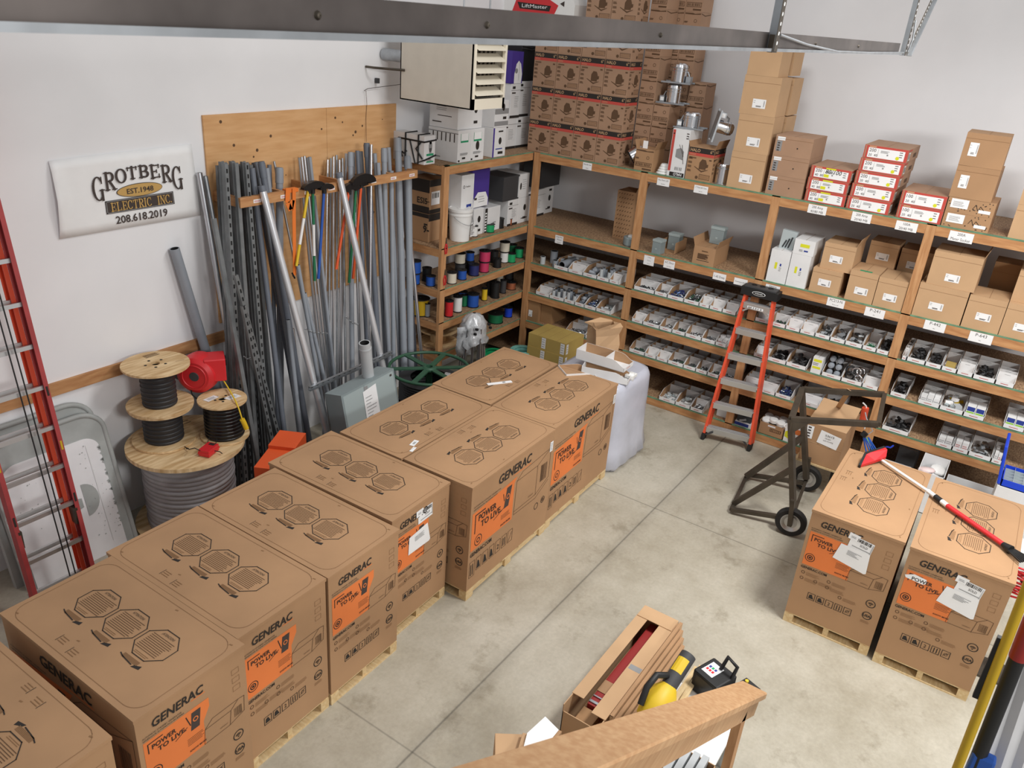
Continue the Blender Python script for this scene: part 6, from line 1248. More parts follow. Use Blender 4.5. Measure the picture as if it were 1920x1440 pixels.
# teal tubing roll
b = MB(); b.lathe([(.085, 0), (.16, 0), (.175, .03), (.18, .34), (.165, .40), (.10, .40), (.085, .37), (.085, 0)], 'teal', 30); [b.tube([((.10 + .013 * j) * math.cos(k * PI / 12), (.10 + .013 * j) * math.sin(k * PI / 12), .405) for k in range(25)], .008, 'teal', 6, cap=False) for j in range(5)]
tag(b.build('tubing_roll', loc=(-1.64, -.99, .001)), 'roll of pale teal tubing standing next to the yellow cartons', 'roll')
# yellow cartons on the floor
yx0, yx1, yy0, yy1 = -1.70, -1.235, -1.655, -1.10
def ylab(F, w, h): F.rect(w - .075, .02, w - .015, h - .01, 'paper', 1); F.lines(w - .065, .03, w - .025, h - .02, 4, .006, 'print_grey', 2)
for i in range(4):
    for j in range(2):
        a = yy1 - j * .28; c = a - .278
        carton('yellow_carton', 'mustard yellow carton by the teal roll, %s level, %s' % (ORD[i], ('corner side', 'aisle side')[j]), 'carton', a, c, .0 + .174 * i, .173, .46, yx0 + .006 * (i % 2), 'kraft_yellow', ylab, lambda F, w, h: (F.rect(.02, .02, .07, h - .02, 'paper'), F.lines(.03, .04, .06, h - .04, 3, .006, 'print_grey', 2)), group='stack of mustard yellow cartons', seam=False)
# machine in clear plastic wrap with things lying on it
mc = thing('wrapped_machine', 'pale grey machine under wrinkled plastic sheeting beyond the cartons', 'machine', (-2.62, -2.66, 0))
m = MB(); n = 40; vs = []; prof = [(.0, .46), (.06, .50), (.2, .47), (.5, .455), (.8, .45), (.93, .445), (.985, .42), (1.0, .38)]
for z, s in prof:
    for k in range(n):
        a = 2 * PI * k / n; c, s_ = math.cos(a), math.sin(a); e = 5.0; r = 1 / ((abs(c) ** e + abs(s_) ** e) ** (1 / e)); w_ = 1 + (.035 * math.sin(k * 2.7 + z * 4) * max(0, .35 - z) * 3)
        vs.append((c * r * (s + .0) * w_, s_ * r * (s - .02) * w_, z))
m.add(vs, [(i * n + k, i * n + (k + 1) % n, (i + 1) * n + (k + 1) % n, (i + 1) * n + k) for i in range(len(prof) - 1) for k in range(n)], 'plastic_wrap', True); m.add(vs[-n:], [tuple(range(n))], 'plastic_wrap'); m.build('plastic_sheet', mc)
for x, y in ((.40, -.38), (-.35, -.38)): m = MB(); m.lathe([(.001, -.02), (.05, -.02), (.05, .02), (.001, .02)], 'black', 14, org=(x, y, .05), ax=(1, 0, 0)); m.build('caster', mc)
def loose_bin(label, loc, rz, rx=0.0, D=.46, w=.20, nd=1, ry=0):
    o = bin_mesh(w, D, 0).build('storage_bin', loc=loc, rot=(rx, ry, rz)); tag(o, label, 'bin', 'loose white bins on the wrapped machine')
    for i in range(nd): q = MB(); q.box((.22, -w/2 + .006, .004), (.224, w/2 - .006, .11), 'card_white'); q.build('divider', o)
loose_bin('white bin, topmost of those piled on the wrapped machine', (*(-2.757,-3.003), 1.118), PI / 2 + .05, w=.24, D=.56)
loose_bin('white bin with a red mark on the wrapped machine, under the topmost bin', (*(-2.793,-3.052), 1.003), PI / 2 + .28, w=.21, nd=0, D=.5)
loose_bin('white bin lying against the corner of a generator carton on the wrapped machine', (*(-2.968,-2.715), 1.003), PI / 2 + .9, w=.24, nd=0, D=.36)
b = MB(); b.lathe([(.001, 0), (.05, 0), (.05, .05), (.001, .06)], 'white_plastic', 18, ax=(.3, -1, 0)); b.box((-.05, -.06, .0), (.07, .03, .035), 'white_plastic')
tag(b.build('fixture_part', loc=(-2.70, -3.0, 1.012), bevel=.004), 'small white plastic fixture at the front edge of the wrapped machine', 'fixture')
pb = MB(); w, d, h = .30, .20, .36; rg = random.Random(5); rings = []
for i, z in enumerate((0, .12, .24, .33, .36)):
    g = 1 + .06 * i / 4; rings += [(x * g + rg.uniform(-.008, .008) * i, y * g + rg.uniform(-.008, .008) * i, z + (rg.uniform(-.03, .02) if i == 4 else 0)) for x, y in ((-w/2, -d/2), (0, -d/2 - .005), (w/2, -d/2), (w/2 - .02, 0), (w/2, d/2), (0, d/2 + .005), (-w/2, d/2), (-w/2 + .02, 0))]
pb.add(rings, [(i * 8 + k, i * 8 + (k + 1) % 8, (i + 1) * 8 + (k + 1) % 8, (i + 1) * 8 + k) for i in range(4) for k in range(8)] + [tuple(range(7, -1, -1))], 'kraft_pale'); o = pb.build('paper_bag', loc=(-1.98, -2.42, .0), rot=(0, 0, -.5)); o.location.z = 1.004; sd = o.modifiers.new('t', 'SOLIDIFY'); sd.thickness = .003
tag(o, 'open brown paper bag standing on the wrapped machine', 'paper bag'); o.location = (-2.30, -2.45, 1.004)

# ---- stepladder folded against the shelves ------------------------------
FA, FB = Vector((-1.553,-3.554,0)), Vector((-1.454,-4.082,0)); TA, TB = Vector((-1.25,-3.624,1.766)), Vector((-1.25,-3.935,1.788))
sl2 = thing('stepladder', 'folded orange stepladder with metal treads leaning on the shelves', 'stepladder', FA)
TA.z = TB.z = 1.78
def stp(t): return FA.lerp(TA, t), FB.lerp(TB, t)
ud = (TA - FA).normalized(); yd_ = Vector((0, -1, 0)); xo = Vector((-1, 0, 0))
for P, Q in ((FA, TA), (FB, TB)):
    m = MB(); m.bar(P + ud * .05, Q, .028, .075, 'orange_ladder', up=xo); part(m, 'rail', sl2, FA)
    m = MB(); m.bar(P + Vector((.10, 0, .0)) + ud * .05, Q + Vector((.06, 0, -.05)), .022, .04, 'orange_ladder', up=xo); part(m, 'rear_rail', sl2, FA)
    m = MB(); m.bar(P, P + ud * .08, .04, .09, 'rubber', up=xo); part(m, 'foot', sl2, FA)
for i in range(6):
    a, c = stp((.16 + .30 * i) / 1.78); m = MB()
    m.bar(a + Vector((-.0, -.016, 0)), c + Vector((-.0, .016, 0)), .085, .012, 'alu')
    for k in range(4): o_ = Vector((-.036 + .024 * k, 0, .008)); m.bar(a + o_, c + o_, .008, .006, 'alu')
    m.bar(a + Vector((-.043, -.016, -.025)), c + Vector((-.043, .016, -.025)), .005, .06, 'alu'); part(m, 'tread', sl2, FA)
    if i in (0, 5):
        for P, s in ((a, 1), (c, -1)): m = MB(); m.bar(P + Vector((-.045, -.02 * s, -.09)), P + Vector((-.045, -.10 * s, -.03)), .006, .02, 'alu' if i else 'charcoal'); part(m, 'brace', sl2, FA)
a, c = stp(1.0); m = MB(); m.bar(a + Vector((.02, .05, .02)), c + Vector((.02, -.05, .02)), .17, .09, 'black'); m.bar(a + Vector((.02, .02, .07)), c + Vector((.02, -.02, .07)), .15, .02, 'charcoal')
for q in (.2, .5, .8): e = a.lerp(c, q) + Vector((.03, 0, .075)); m.lathe([(.03, 0), (.03, .012), (.018, .012)], 'black', 12, org=e)
F = Face(m, a.lerp(c, .5) + Vector((-.068, 0, .02)), (0, -1, 0), (0, 0, 1), .002); F.disc(0, 0, .075, 'paper', 1, ry=.024, n=30); F.disc(0, 0, .068, 'black', 2, ry=.019, n=30); F.text('WERNER', 0, -.007, .015, 'paper', 3, align='c', wid=.09); part(m, 'top_cap', sl2, FA)
a, c = stp((.16 + 1.5) / 1.78); m = MB(); F = Face(m, a.lerp(c, .5) + Vector((-.047, 0, -.03)), (0, -1, 0), (0, 0, 1), .002); F.rect(-.1, -.015, .08, .012, 'paper'); F.bars(-.09, -.01, .07, .008, 6, 'print_grey', 2); part(m, 'maker_sticker', sl2, FA)
# ---- steel hand cart with a carton on it --------------------------------
W1, W2 = Vector((-2.858,-4.962,0.147)), Vector((-1.901,-4.849,0.147))
A_, B_c, C_c, D_c = [Vector(p) for p in ((-2.722,-4.707,1.12),(-1.942,-4.585,1.12),(-1.829,-5.333,1.27),(-2.583,-5.429,1.27))]
E_, F_ = [Vector(p) for p in ((-2.89,-4.389,0.05),(-2.1,-4.28,0.05))]
hc = thing('hand_cart', 'brown steel two-wheeled cart with a square tube frame near the stepladder', 'cart', (W1.x, W1.y, 0)); OC = Vector((W1.x, W1.y, 0))
ax = (W2 - W1).normalized()
def sq(name, p, q, w=.05, m_='steel_dark', par=None): m = MB(); m.bar(p, q, w, w, m_); return part(m, name, hc, OC)
u1, u2 = W1 + ax * .09, W2 - ax * .09
sq('upright', u1 + Vector((0, 0, .03)), A_); sq('upright', u2 + Vector((0, 0, .03)), B_c)
sq('top_bar', A_, B_c, .055); sq('handle_bar', A_, D_c); sq('handle_bar', B_c, C_c); sq('handle_end', C_c, D_c, .04)
sq('base_bar', E_, F_, .035); sq('runner', E_, u1 + Vector((0, 0, -.02)), .04); sq('runner', F_, u2 + Vector((0, 0, -.02)), .04)
sq('brace', E_ + (F_ - E_) * .12 + Vector((0, 0, .02)), u1.lerp(A_, .50)); sq('brace', F_ - (F_ - E_) * .12 + Vector((0, 0, .02)), u2.lerp(B_c, .50)); sq('axle', W1, W2, .03)
m = MB(); F = Face(m, A_ + Vector((-.029, -.01, -.02)), D_c - A_, (0, 0, 1), .004); m.prism([(0, 0), (.16, 0), (0, -.14)], 'steel_dark', -.004, .004, F); part(m, 'gusset', hc, OC)
for p in (W1, W2):
    m = MB(); m.lathe([(.095, -.035), (.135, -.038), (.147, -.02), (.147, .02), (.135, .038), (.095, .035)], 'rubber', 36, org=p, ax=ax, smooth=False); wl = part(m, 'wheel', hc, OC)
    m = MB(); m.lathe([(.001, -.02), (.06, -.02), (.09, -.034), (.098, -.034), (.098, .034), (.09, .034), (.06, .02), (.001, .02)], 'alu', 32, org=p, ax=ax); m.lathe([(.001, -.055), (.018, -.055), (.018, .05)], 'steel_dark', 12, org=p, ax=ax); m.bar(p - ax * .05 + Vector((0, 0, -.02)), p - ax * .05 + Vector((0, .03, .26)), .04, .04, 'steel_dark'); m.v = [tuple(Vector(v) - OC) for v in m.v]; m.build('rim', wl)
cz = .325; px0_, px1_ = -1.88, -1.25; cy0, cy1 = -4.704, -5.103
m = MB(); m.box((px0_ - .01, cy1 - .03, cz - .022), (px1_, cy0 + .03, cz - .002), 'lumber_pale'); part(m, 'platform', hc, OC)
sq('platform_leg', Vector((px0_ + .05, cy1 + .03, 0.005)), Vector((px0_ + .05, cy1 + .03, cz - .023)), .035, 'black'); sq('platform_leg', Vector((px1_ - .05, cy0 - .03, .005)), Vector((px1_ - .05, cy0 - .03, cz - .023)), .035, 'black')
o = carton('cart_carton', 'brown carton with a white sheet standing inside the steel cart', 'carton', cy0, cy1, cz, .44, .60, px0_, 'kraft', lambda F, w, h: (F.line([(0, h * .52), (w * .4, h * .53), (w * .7, h * .50), (w, h * .52)], .006, 'kraft_pale'), F.rect(.015, h * .6, .085, h * .93, 'paper', 2), [F.rect(.03, h * (.64 + .075 * i), .06, h * (.675 + .075 * i), 'print_char', 3) for i in range(4)]), seam=False)
q = MB(); F = front(q, .6, cy0 - cy1, .004); F.poly([(.14, .25), (.345, .225), (.37, .37), (.16, .40)], 'paper', 1); F.text('53615', .21, .345, .022, 'print_char', 2, wid=.09); F.text('Hanger', .215, .318, .013, 'print_char', 2, wid=.06); F.text('with mounting', .20, .29, .013, 'print_char', 2, wid=.10); q.build('paper_sheet', o)['label'] = 'white printed sheet'
for a, c, tz in ((0, .3, .02), (.3, .6, .06)): q = MB(); w = cy0 - cy1; q.add([(a, -w/2, .442), (c, -w/2, .442 + tz * (a > 0)), (c, w/2, .442 + tz), (a, w/2, .442)], [(0, 1, 2, 3)], 'kraft_pale'); f_ = q.build('flap', o); sd = f_.modifiers.new('t', 'SOLIDIFY'); sd.thickness = .004
st_ = MB(); n = 10; p0, p1 = Vector((-1.894,-5.021,1.24)), Vector((-1.374,-4.886,0.8))
st_.bar(p0, p1, .05, .004, 'kraft_pale', up=(1, 0, 0)); tag(st_.build('strap'), 'tan webbing strap hanging over the far handle bar of the steel cart', 'strap')
b = MB(); bp = Vector((-2.252,-5.304,0.95)); 
for i in range(6): v = Vector((.012 * i, -.10 - .03 * (i % 3), -.22 - .02 * i)); b.tube([bp + Vector((.008 * i, -.008 * i, 0)), bp + Vector((.008 * i, -.02 * i, 0)) + v * .5, bp + v], .007, 'label_green' if i == 3 else 'blue', 7)
b.tube([bp, bp + Vector((.04, -.06, .08)), bp + Vector((.0, .02, .20)), bp + Vector((.04, .05, .24))], .006, 'cable_grey', 6); b.tube([bp + Vector((-.01, .01, .02)), bp + Vector((.0, -.01, .06))], .03, 'black', 8)
tag(b.build('cable_loops'), 'blue cable loops hung from the end of the cart handle', 'cable')
b = MB(); hp = Vector((-1.846,-5.498,0.75)); b.tube([hp + Vector((.05, .05, -.12)), hp + Vector((.02, .02, -.02)), hp, hp + Vector((-.02, -.03, .01)), hp + Vector((-.01, -.05, .04))], .008, 'blue_bright', 8); tag(b.build('hook'), 'blue hook end sticking out beyond the snow brush head', 'hook')
b = MB(); wr = Vector((-1.638,-5.18,1)); b.tube([wr, wr + Vector((.01, -.01, -.20))], .035, 'orange_ladder', 8); b.tube([wr + Vector((-.04, .03, .06)), wr + Vector((0, 0, .02)), wr + Vector((.02, -.03, -.1)), wr + Vector((.05, -.04, -.25))], .008, 'white_plastic', 6); tag(b.build('cord_bundle'), 'orange and white cord bundle hanging behind the cart carton', 'cord')
# ---- snow brush lying on two cartons ------------------------------------
s0, s1, s2, s3, s4 = [Vector(p) for p in ((-2.98,-5.568,1.13),(-3.277,-5.999,1.13),(-3.409,-6.153,1.13),(-3.713,-6.569,1.13),(-3.838,-6.732,1.13))]
sb = thing('snow_brush', 'red and white telescopic snow brush lying across two generator cartons', 'brush', (s2.x, s2.y, CH)); OB = Vector((s2.x, s2.y, CH))
m = MB(); m.tube([s0, s1], .012, 'white_plastic', 12); m.tube([s1 + (s0 - s1) * .02, s1.lerp(s2, .5)], .018, 'white_plastic', 12); part(m, 'inner_tube', sb, OB)
m = MB(); m.tube([s1.lerp(s2, .35), s1.lerp(s2, .7)], .022, 'black', 12); m.tube([s1.lerp(s2, .7), s1.lerp(s2, 1.0)], .02, 'white_plastic', 12); part(m, 'clamp', sb, OB)
m = MB(); m.tube([s2, s3], .019, 'red_plastic', 14); part(m, 'grip', sb, OB)
m = MB(); m.tube([s3, s3.lerp(s4, .35)], .019, 'black', 12, r2=.034); dd = (s4 - s3); sd_ = dd.cross(Vector((0, 0, 1))).normalized()
for i in range(7): o_ = sd_ * (.01 * (i - 3)); m.bar(s3.lerp(s4, .35) + o_, s4 + o_ * 1.9, .009, .012, 'black')
part(m, 'scraper', sb, OB)
h0, h1, h2, h3 = [Vector(p) for p in ((-3.086,-5.522,1.112),(-2.975,-5.534,1.2),(-2.886,-5.584,1.2),(-2.884,-5.594,1.16))]
HB = [Vector(p) for p in ((-3.2,-5.439,1.108),(-3.041,-5.44,1.16),(-2.859,-5.555,1.19),(-2.895,-5.584,1.19),(-2.973,-5.598,1.16),(-3.05,-5.53,1.125))]
m = MB(); nrm = (HB[2] - HB[0]).cross(HB[4] - HB[0]).normalized(); nrm = nrm if nrm.z > 0 else -nrm; n = len(HB)
m.add([p + nrm * .014 for p in HB] + [p - nrm * .014 for p in HB], [tuple(range(n)), tuple(range(2 * n - 1, n - 1, -1))] + [(i, n + i, n + (i + 1) % n, (i + 1) % n) for i in range(n)], 'red_plastic'); part(m, 'push_head', sb, OB)
m = MB(); [m.bar(p + nrm * .0 , q + nrm * .0, .02, .036, 'black', up=nrm) for p, q in ((HB[0], HB[1]), (HB[1], HB[2]))]; part(m, 'foam_edge', sb, OB)
m = MB(); m.tube([s0, s0.lerp(s1, -.12), HB[5].lerp(HB[2], .45) + nrm * .02], .016, 'black', 10); part(m, 'head_joint', sb, OB)
# ---- blue parts organizer and bucket at the right edge ------------------
go = Vector((-1.848,-6.511,0.72))
og = thing('parts_organizer', 'blue open parts organizer with grey compartments at the right edge', 'organizer', (go.x, go.y, go.z)); w_, d_, h_ = .50, .36, .07
m = MB(); m.box((0, -w_, 0), (d_, 0, .008), 'blue_bright')
for a, c in (((0, -w_, 0), (.008, 0, h_)), ((d_ - .008, -w_, 0), (d_, 0, h_)), ((0, -w_, 0), (d_, -w_ + .008, h_)), ((0, -.008, 0), (d_, 0, h_))): m.box(a, c, 'blue_bright')
m.build('base', og)
m = MB(); m.box((.01, -w_ + .01, .008), (d_ - .01, -.01, .012), 'clear_grey')
for i in range(1, 5): m.box((.01 + i * (d_ - .02) / 5, -w_ + .01, .012), (.013 + i * (d_ - .02) / 5, -.01, h_ - .004), 'clear_grey')
for i in range(1, 6): m.box((.01, -w_ + .01 + i * (w_ - .02) / 6, .012), (d_ - .01, -w_ + .013 + i * (w_ - .02) / 6, h_ - .004), 'clear_grey')
m.build('divider_grid', og)['label'] = 'grey compartment grid'
m = MB(); m.box((.0, .002, .01), (d_, .030, .40), 'blue_bright', Matrix.Rotation(-.12, 3, 'X'), (0, 0, .01)); m.build('lid', og, bevel=.008)
b = MB(); b.box((0, -.56, 0), (.42, .02, go.z - .002), 'card_white'); tag(b.build('stock_carton', loc=(go.x - .01, go.y, 0.001)), 'white carton carrying the blue parts organizer', 'carton')
b = MB(); b.lathe([(.001, 0), (.10, 0), (.13, .28), (.138, .28), (.138, .30), (.125, .30), (.12, .27), (.001, .27)], 'white_plastic', 24); tag(b.build('bucket', loc=(go.x - .20, go.y - .33, .001)), 'white bucket on the floor below the blue organizer', 'bucket')
b = MB(); rg = random.Random(11)
cp = Vector((-3.735,-6.761,0.9)); b.tube([cp + Vector((.05 * math.cos(k * .8) * (1 + .3 * math.sin(k)), .06 * math.sin(k * .8), .004 * k - .14)) for k in range(60)], .008, 'red_plastic', 6)
o = tag(b.build('cord_coil'), 'red cord coil hanging right of the last carton', 'cord')
b = MB(); b.bar((cp.x + .08, cp.y - .06, .0), (cp.x + .08, cp.y - .06, 1.05), .05, .05, 'steel_dark'); b.tube([(cp.x + .08, cp.y - .06, .90), (cp.x + .0, cp.y - .0, .90)], .012, 'steel_dark', 8); b.box((cp.x - .06, cp.y - .2, 0), (cp.x + .2, cp.y + .06, .02), 'steel_dark'); tag(b.build('post_stand'), 'dark steel post stand holding the red cord at the right edge', 'stand')
# ---- poles and white ribbed panel at the lower right --------------------
XPN = -7.0
pn = [Vector(p) for p in ((-7,-6.487,2.56),(-7,-6.524,2.033))]; dz = (pn[0] - pn[1]); dz /= dz.z; p_bot = pn[1] - dz * pn[1].z; p_top = pn[1] + dz * (2.4 - pn[1].z)
rp = thing('ribbed_panel', 'white ribbed panel standing at the lower right corner', 'panel', (XPN, p_bot.y, 0)); m = MB(); yv = p_bot.y; n = 34; vs = []
tl = (p_top.y - p_bot.y)
for z in (0, 3.1):
    for i in range(n): vs.append((.012 * (i % 2), -.03 * i + tl * z / 2.4, z))
m.add(vs + [(v[0] + .03, v[1], v[2]) for v in vs], [(i, n + i, n + i + 1, i + 1) for i in range(n - 1)] + [(2 * n + i, 2 * n + i + 1, 3 * n + i + 1, 3 * n + i) for i in range(n - 1)] + [(0, 2 * n, 3 * n, n)], 'door_white'); m.build('sheet', rp)
def pole2(name, label, a, c, r, m_, cat, grip=None):
    a, c = Vector(a), Vector(c); d = (c - a) / (c.z - a.z); bt = a - d * a.z; tp = a + d * (3.15 - a.z); t = thing(name, label, cat, bt); m = MB(); m.tube([(0, 0, 0), tp - bt], r, m_, 14); m.build('shaft', t)
    return t, bt, d
t1, bt, d = pole2('pole', 'yellow fibreglass pole leaning by the ribbed panel', (-7.08,-6.455,1.947), (-7.08,-6.433,2.737), .017, 'yellow_dark', 'pole'); e = Vector((-7.07,-6.447,2.42)) - bt; m = MB(); m.bar(e + Vector((-.0, .022, -.14)), e + Vector((0, .022, .14)), .02, .03, 'black'); m.build('grip', t1)
t2, bt, d = pole2('pole', 'black pole with a red band leaning on the ribbed panel', (-7.05,-6.506,1.956), (-7.05,-6.489,2.537), .026, 'black', 'pole'); e = Vector((-7.05,-6.49,2.544)) - bt; m = MB(); m.tube([e - d * .05, e + d * .12], .03, 'red_paint', 14); m.build('band', t2)['label'] = 'red band'
b = MB(); e = Vector((-7.05,-6.52,2.009)); b.bar((e.x, e.y - .01, 0), (e.x, e.y, e.z + .03), .05, .08, 'blue'); tag(b.build('brush_handle', bevel=.01), 'blue flat tool handle standing between the black pole and ribbed panel', 'tool')
# ---- stair handrail in the foreground -----------------------------------
ang = math.radians(35.5); Dv = Vector((math.cos(ang), 0, -math.sin(ang))); Uv = Vector((math.sin(ang), 0, math.cos(ang))); Cc = Vector((-9.890, -6.115, 4.404))
rb = Cc - Uv * .534; hr = thing('handrail', 'foreground wooden stair handrail with a post at its lower end', 'handrail', rb + Dv * 4.2 - Vector((0, 0, 1.5))); OH2 = hr.location.copy()
def rl(t, a, b_): return rb + Dv * t + Vector((0, a, 0)) + Uv * b_
m = MB(); m.bar(rl(.3, .53, -.019), rl(4.62, .53, -.019), .14, .038, 'rail_wood', up=Uv); part(m, 'cap_board', hr, OH2).modifiers.new('e', 'BEVEL').width = .006
m = MB(); m.bar(rl(.3, .50, -.085), rl(4.58, .50, -.085), .04, .09, 'rail_wood', up=Uv); part(m, 'under_board', hr, OH2)
pt = rl(4.25, .50, -.13); m = MB(); m.box((pt.x - .045, pt.y - .02, 0), (pt.x + .045, pt.y + .02, pt.z + .03), 'lumber_post'); part(m, 'post', hr, OH2)
# ---- things stored beside the stairs ------------------------------------
LC = [Vector(p) for p in ((-5.084,-4.437,0.3),(-5.07,-4.739,0.3),(-6.242,-4.456,0.3),(-6.143,-4.72,0.3))]
lx0, lx1 = (LC[2].x + LC[3].x) / 2 - .12, (LC[0].x + LC[1].x) / 2; ly0, ly1 = (LC[0].y + LC[2].y) / 2, (LC[1].y + LC[3].y) / 2
lc = thing('long_carton', 'long narrow brown carton split open with dark red metal inside', 'carton', ((lx0 + lx1) / 2, (ly0 + ly1) / 2, 0), 0); hw = (ly0 - ly1) / 2; hl = (lx1 - lx0) / 2
m = MB(); t = .006
for a, c in (((-hl, -hw, 0), (hl, hw, t)), ((-hl, -hw, 0), (hl, -hw + t, .30)), ((-hl, hw - t, 0), (hl, hw, .30)), ((-hl, -hw, 0), (-hl + t, hw, .24)), ((hl - t, -hw, 0), (hl, hw, .30))): m.box(a, c, 'kraft_pale')
m.build('body', lc)
m = MB(); m.box((-hl + .12, hw - .085, .30), (hl, hw + .004, .305), 'kraft_pale'); m.build('flap', lc); m = MB(); m.box((-hl + .05, -hw - .004, .30), (hl - .02, -hw + .10, .305), 'kraft_pale'); m.box((-.06, -hw, .305), (-.01, -hw + .09, .3056), 'print_grey'); m.build('flap', lc); m = MB(); m.box((hl - .14, -hw, .306), (hl, hw, .311), 'kraft_pale'); m.build('flap', lc)
m = MB(); m.box((-hl + .18, -.05, .10), (hl - .06, .05, .22), 'red_paint'); m.box((-.30, -.052, .215), (-.18, .052, .226), 'kraft'); m.box((-.42, -.05, .2), (-.40, .05, .23), 'galv'); m.box((-.36, -.05, .2), (-.35, .05, .23), 'galv'); m.build('metal_part', lc)['label'] = 'dark red metal part'
m = MB(); m.box((-hl + .02, -.06, .14), (-hl + .16, .06, .20), 'kraft_dim'); m.build('insert', lc)
for i in range(4):
    b = MB(); b.box((-.56, -.0125, 0), (.56, .0125, .34 - .02 * i), 'kraft_pale'); b.box((-.56, -.0126, .335 - .02 * i), (.56, .0126, .341 - .02 * i), 'kraft'); tag(b.build('flat_carton', loc=(lx1 - .60 - .05 * i, ly1 - .032 - .03 * i, .001)), 'flattened brown carton standing on edge beside the long carton, %s from it' % ORD[i], 'cardboard', 'flattened cartons beside the long one')
# low white bench with tools on it
bz = .45; bx0, bx1, by0, by1 = -7.3, -5.78, -5.46, -4.98
wb = thing('bench', 'low white bench under the handrail carrying tools and boxes', 'bench', (bx0, by0, 0)); OW = Vector((bx0, by0, 0))
m = MB(); m.box((bx0, by0, bz - .04), (bx1, by1, bz), 'white_plastic'); o = part(m, 'top', wb, OW); o.modifiers.new('e', 'BEVEL').width = .012
for x in (bx0 + .06, bx1 - .06):
    for y in (by0 + .05, by1 - .05): m = MB(); m.box((x - .025, y - .025, 0), (x + .025, y + .025, bz - .04), 'galv'); part(m, 'leg', wb, OW)
n0, n1 = Vector((-5.777,-5.039,0.68)), Vector((-6.017,-5.013,0.56))
bl = thing('leaf_blower', 'black and yellow blower with a fat black nozzle lying on the bench', 'blower', (n1.x, n1.y, bz)); OL = Vector((n1.x, n1.y, bz))
m = MB(); m.tube([n1, n0], .052, 'charcoal', 20, capm='hole_dark'); part(m, 'nozzle', bl, OL)
dn = (n0 - n1).normalized(); sv = dn.cross(Vector((0, 0, 1))).normalized(); un = sv.cross(dn); m = MB(); 
pts = [(a, .0535) for a in (-.3, .1, .5, .9, 1.3)]
lo = n1.lerp(n0, .42); hi = n1.lerp(n0, .82); vs = []
for P in (lo, hi): vs += [P + (sv * -math.sin(a - .5) * 1 + un * math.cos(a - .5)) * .0535 for a, _ in pts]
m.add(vs, [(i, i + 1, 6 + i, 5 + i) for i in range(4)], 'yellow'); q = part(m, 'label', bl, OL); q['label'] = 'yellow label'; q.name = 'nozzle_label'
bb = n1 - dn * .10; m = MB(); m.lathe([(.03, -.16), (.085, -.12), (.10, -.02), (.085, .08), (.055, .13)], 'yellow', 20, org=bb - Vector((0, 0, .01)), ax=dn, smooth=True); part(m, 'motor_body', bl, OL)
m = MB(); hv = sv * -1; m.tube([bb - dn * .1 + un * .08 - sv * .06, bb + un * .13 - sv * .07, bb + dn * .10 + un * .13 - sv * .06, bb + dn * .16 + un * .05 - sv * .03], .022, 'black', 10); part(m, 'handle', bl, OL)
for i, (a, c) in enumerate((((1440, 470), (1375, 640)), ((1475, 460), (1400, 640)))):
    pass
for i, (a, c) in enumerate((((-5.644,-5.076,0.49),(-5.93,-5.075,0.49)),((-5.612,-5.099,0.49),(-5.916,-5.113,0.49)),((-6.513,-5.189,0.62),(-6.681,-5.188,0.62)))):
    a, c = Vector(a), Vector(c); b = MB(); b.bar(a, c - (a - c) * .6, .035, .018, 'lumber_pale'); tag(b.build('wood_strip'), 'pale wood strip on the bench, %s' % ('between blower and black tester', 'touching the black tester', 'under the handrail beside the carton of cases')[i], 'wood')
tk = Vector((-5.743,-5.225,0.56)); tb = thing('tester_case', 'black equipment case with a loop handle and red and green label on the bench', 'case', (tk.x, tk.y, bz), -.35)
m = MB(); m.box((-.10, -.10, 0), (.10, .10, .17), 'black'); m.build('body', tb, bevel=.012); m = MB(); F = Face(m, (-.101, .07, .03), (0, -1, 0), (0, 0, 1), .001); F.rect(0, 0, .14, .12, 'black_gloss'); m.box((-.06, -.02, .1702), (.06, .07, .1712), 'paper'); [m.box((-.03 + .03 * i, .0 + .022 * j, .1715), (-.01 + .03 * i, .016 + .022 * j, .1722), ('red_plastic', 'print_blue', 'red_plastic', 'green_bright')[(i + 2 * j) % 4]) for i in range(2) for j in range(3)]; m.build('label_plate', tb)['label'] = 'white label with red and green squares'
m = MB(); m.tube([(.05, -.09, .16), (.07, -.10, .26), (.07, -.02, .28), (.05, .0, .17)], .013, 'black', 8); m.build('handle', tb); m = MB(); m.box((.05, -.22, 0), (.2, -.105, .11), 'black'); m.box((.08, -.2, .1101), (.16, -.13, .1112), 'print_grey'); m.lathe([(.001, 0), (.012, 0), (.012, .012), (.001, .014)], 'yellow', 12, org=(.17, -.13, .11)); m.build('side_box', tb)
oc = [Vector(p) for p in ((-6.576,-5.293,0.8),(-6.542,-5.466,0.8))]
cc_ = Vector((oc[0].x - .1, (oc[0].y + oc[1].y) / 2, bz)); bw = .26
ob_ = thing('open_carton', 'open brown carton of grey metal cases seen under the handrail', 'carton', (cc_.x, cc_.y, bz + .002)); m = MB()
for a, c in (((-.16, -bw/2, 0), (.16, bw/2, .005)), ((-.16, -bw/2, 0), (.16, -bw/2 + .005, .26)), ((-.16, bw/2 - .005, 0), (.16, bw/2, .26)), ((-.16, -bw/2, 0), (-.155, bw/2, .34)), ((.155, -bw/2, 0), (.16, bw/2, .26))): m.box(a, c, 'kraft_pale')
m.build('body', ob_)
for i in range(4): b = MB(); b.box((-.12, -.018, 0), (.12, .018, .29), 'fit_grey'); b.box((-.12, -.0185, .255), (.12, .0185, .291), 'pvc_light'); tag(b.build('metal_case', loc=(cc_.x + .02, cc_.y + .075 - .048 * i, bz + .01), rot=(0, .06 * i - .1, 0)), 'slim grey case upright in the open carton under the handrail, %s from the wall side' % ORD[i], 'case', 'slim grey cases')
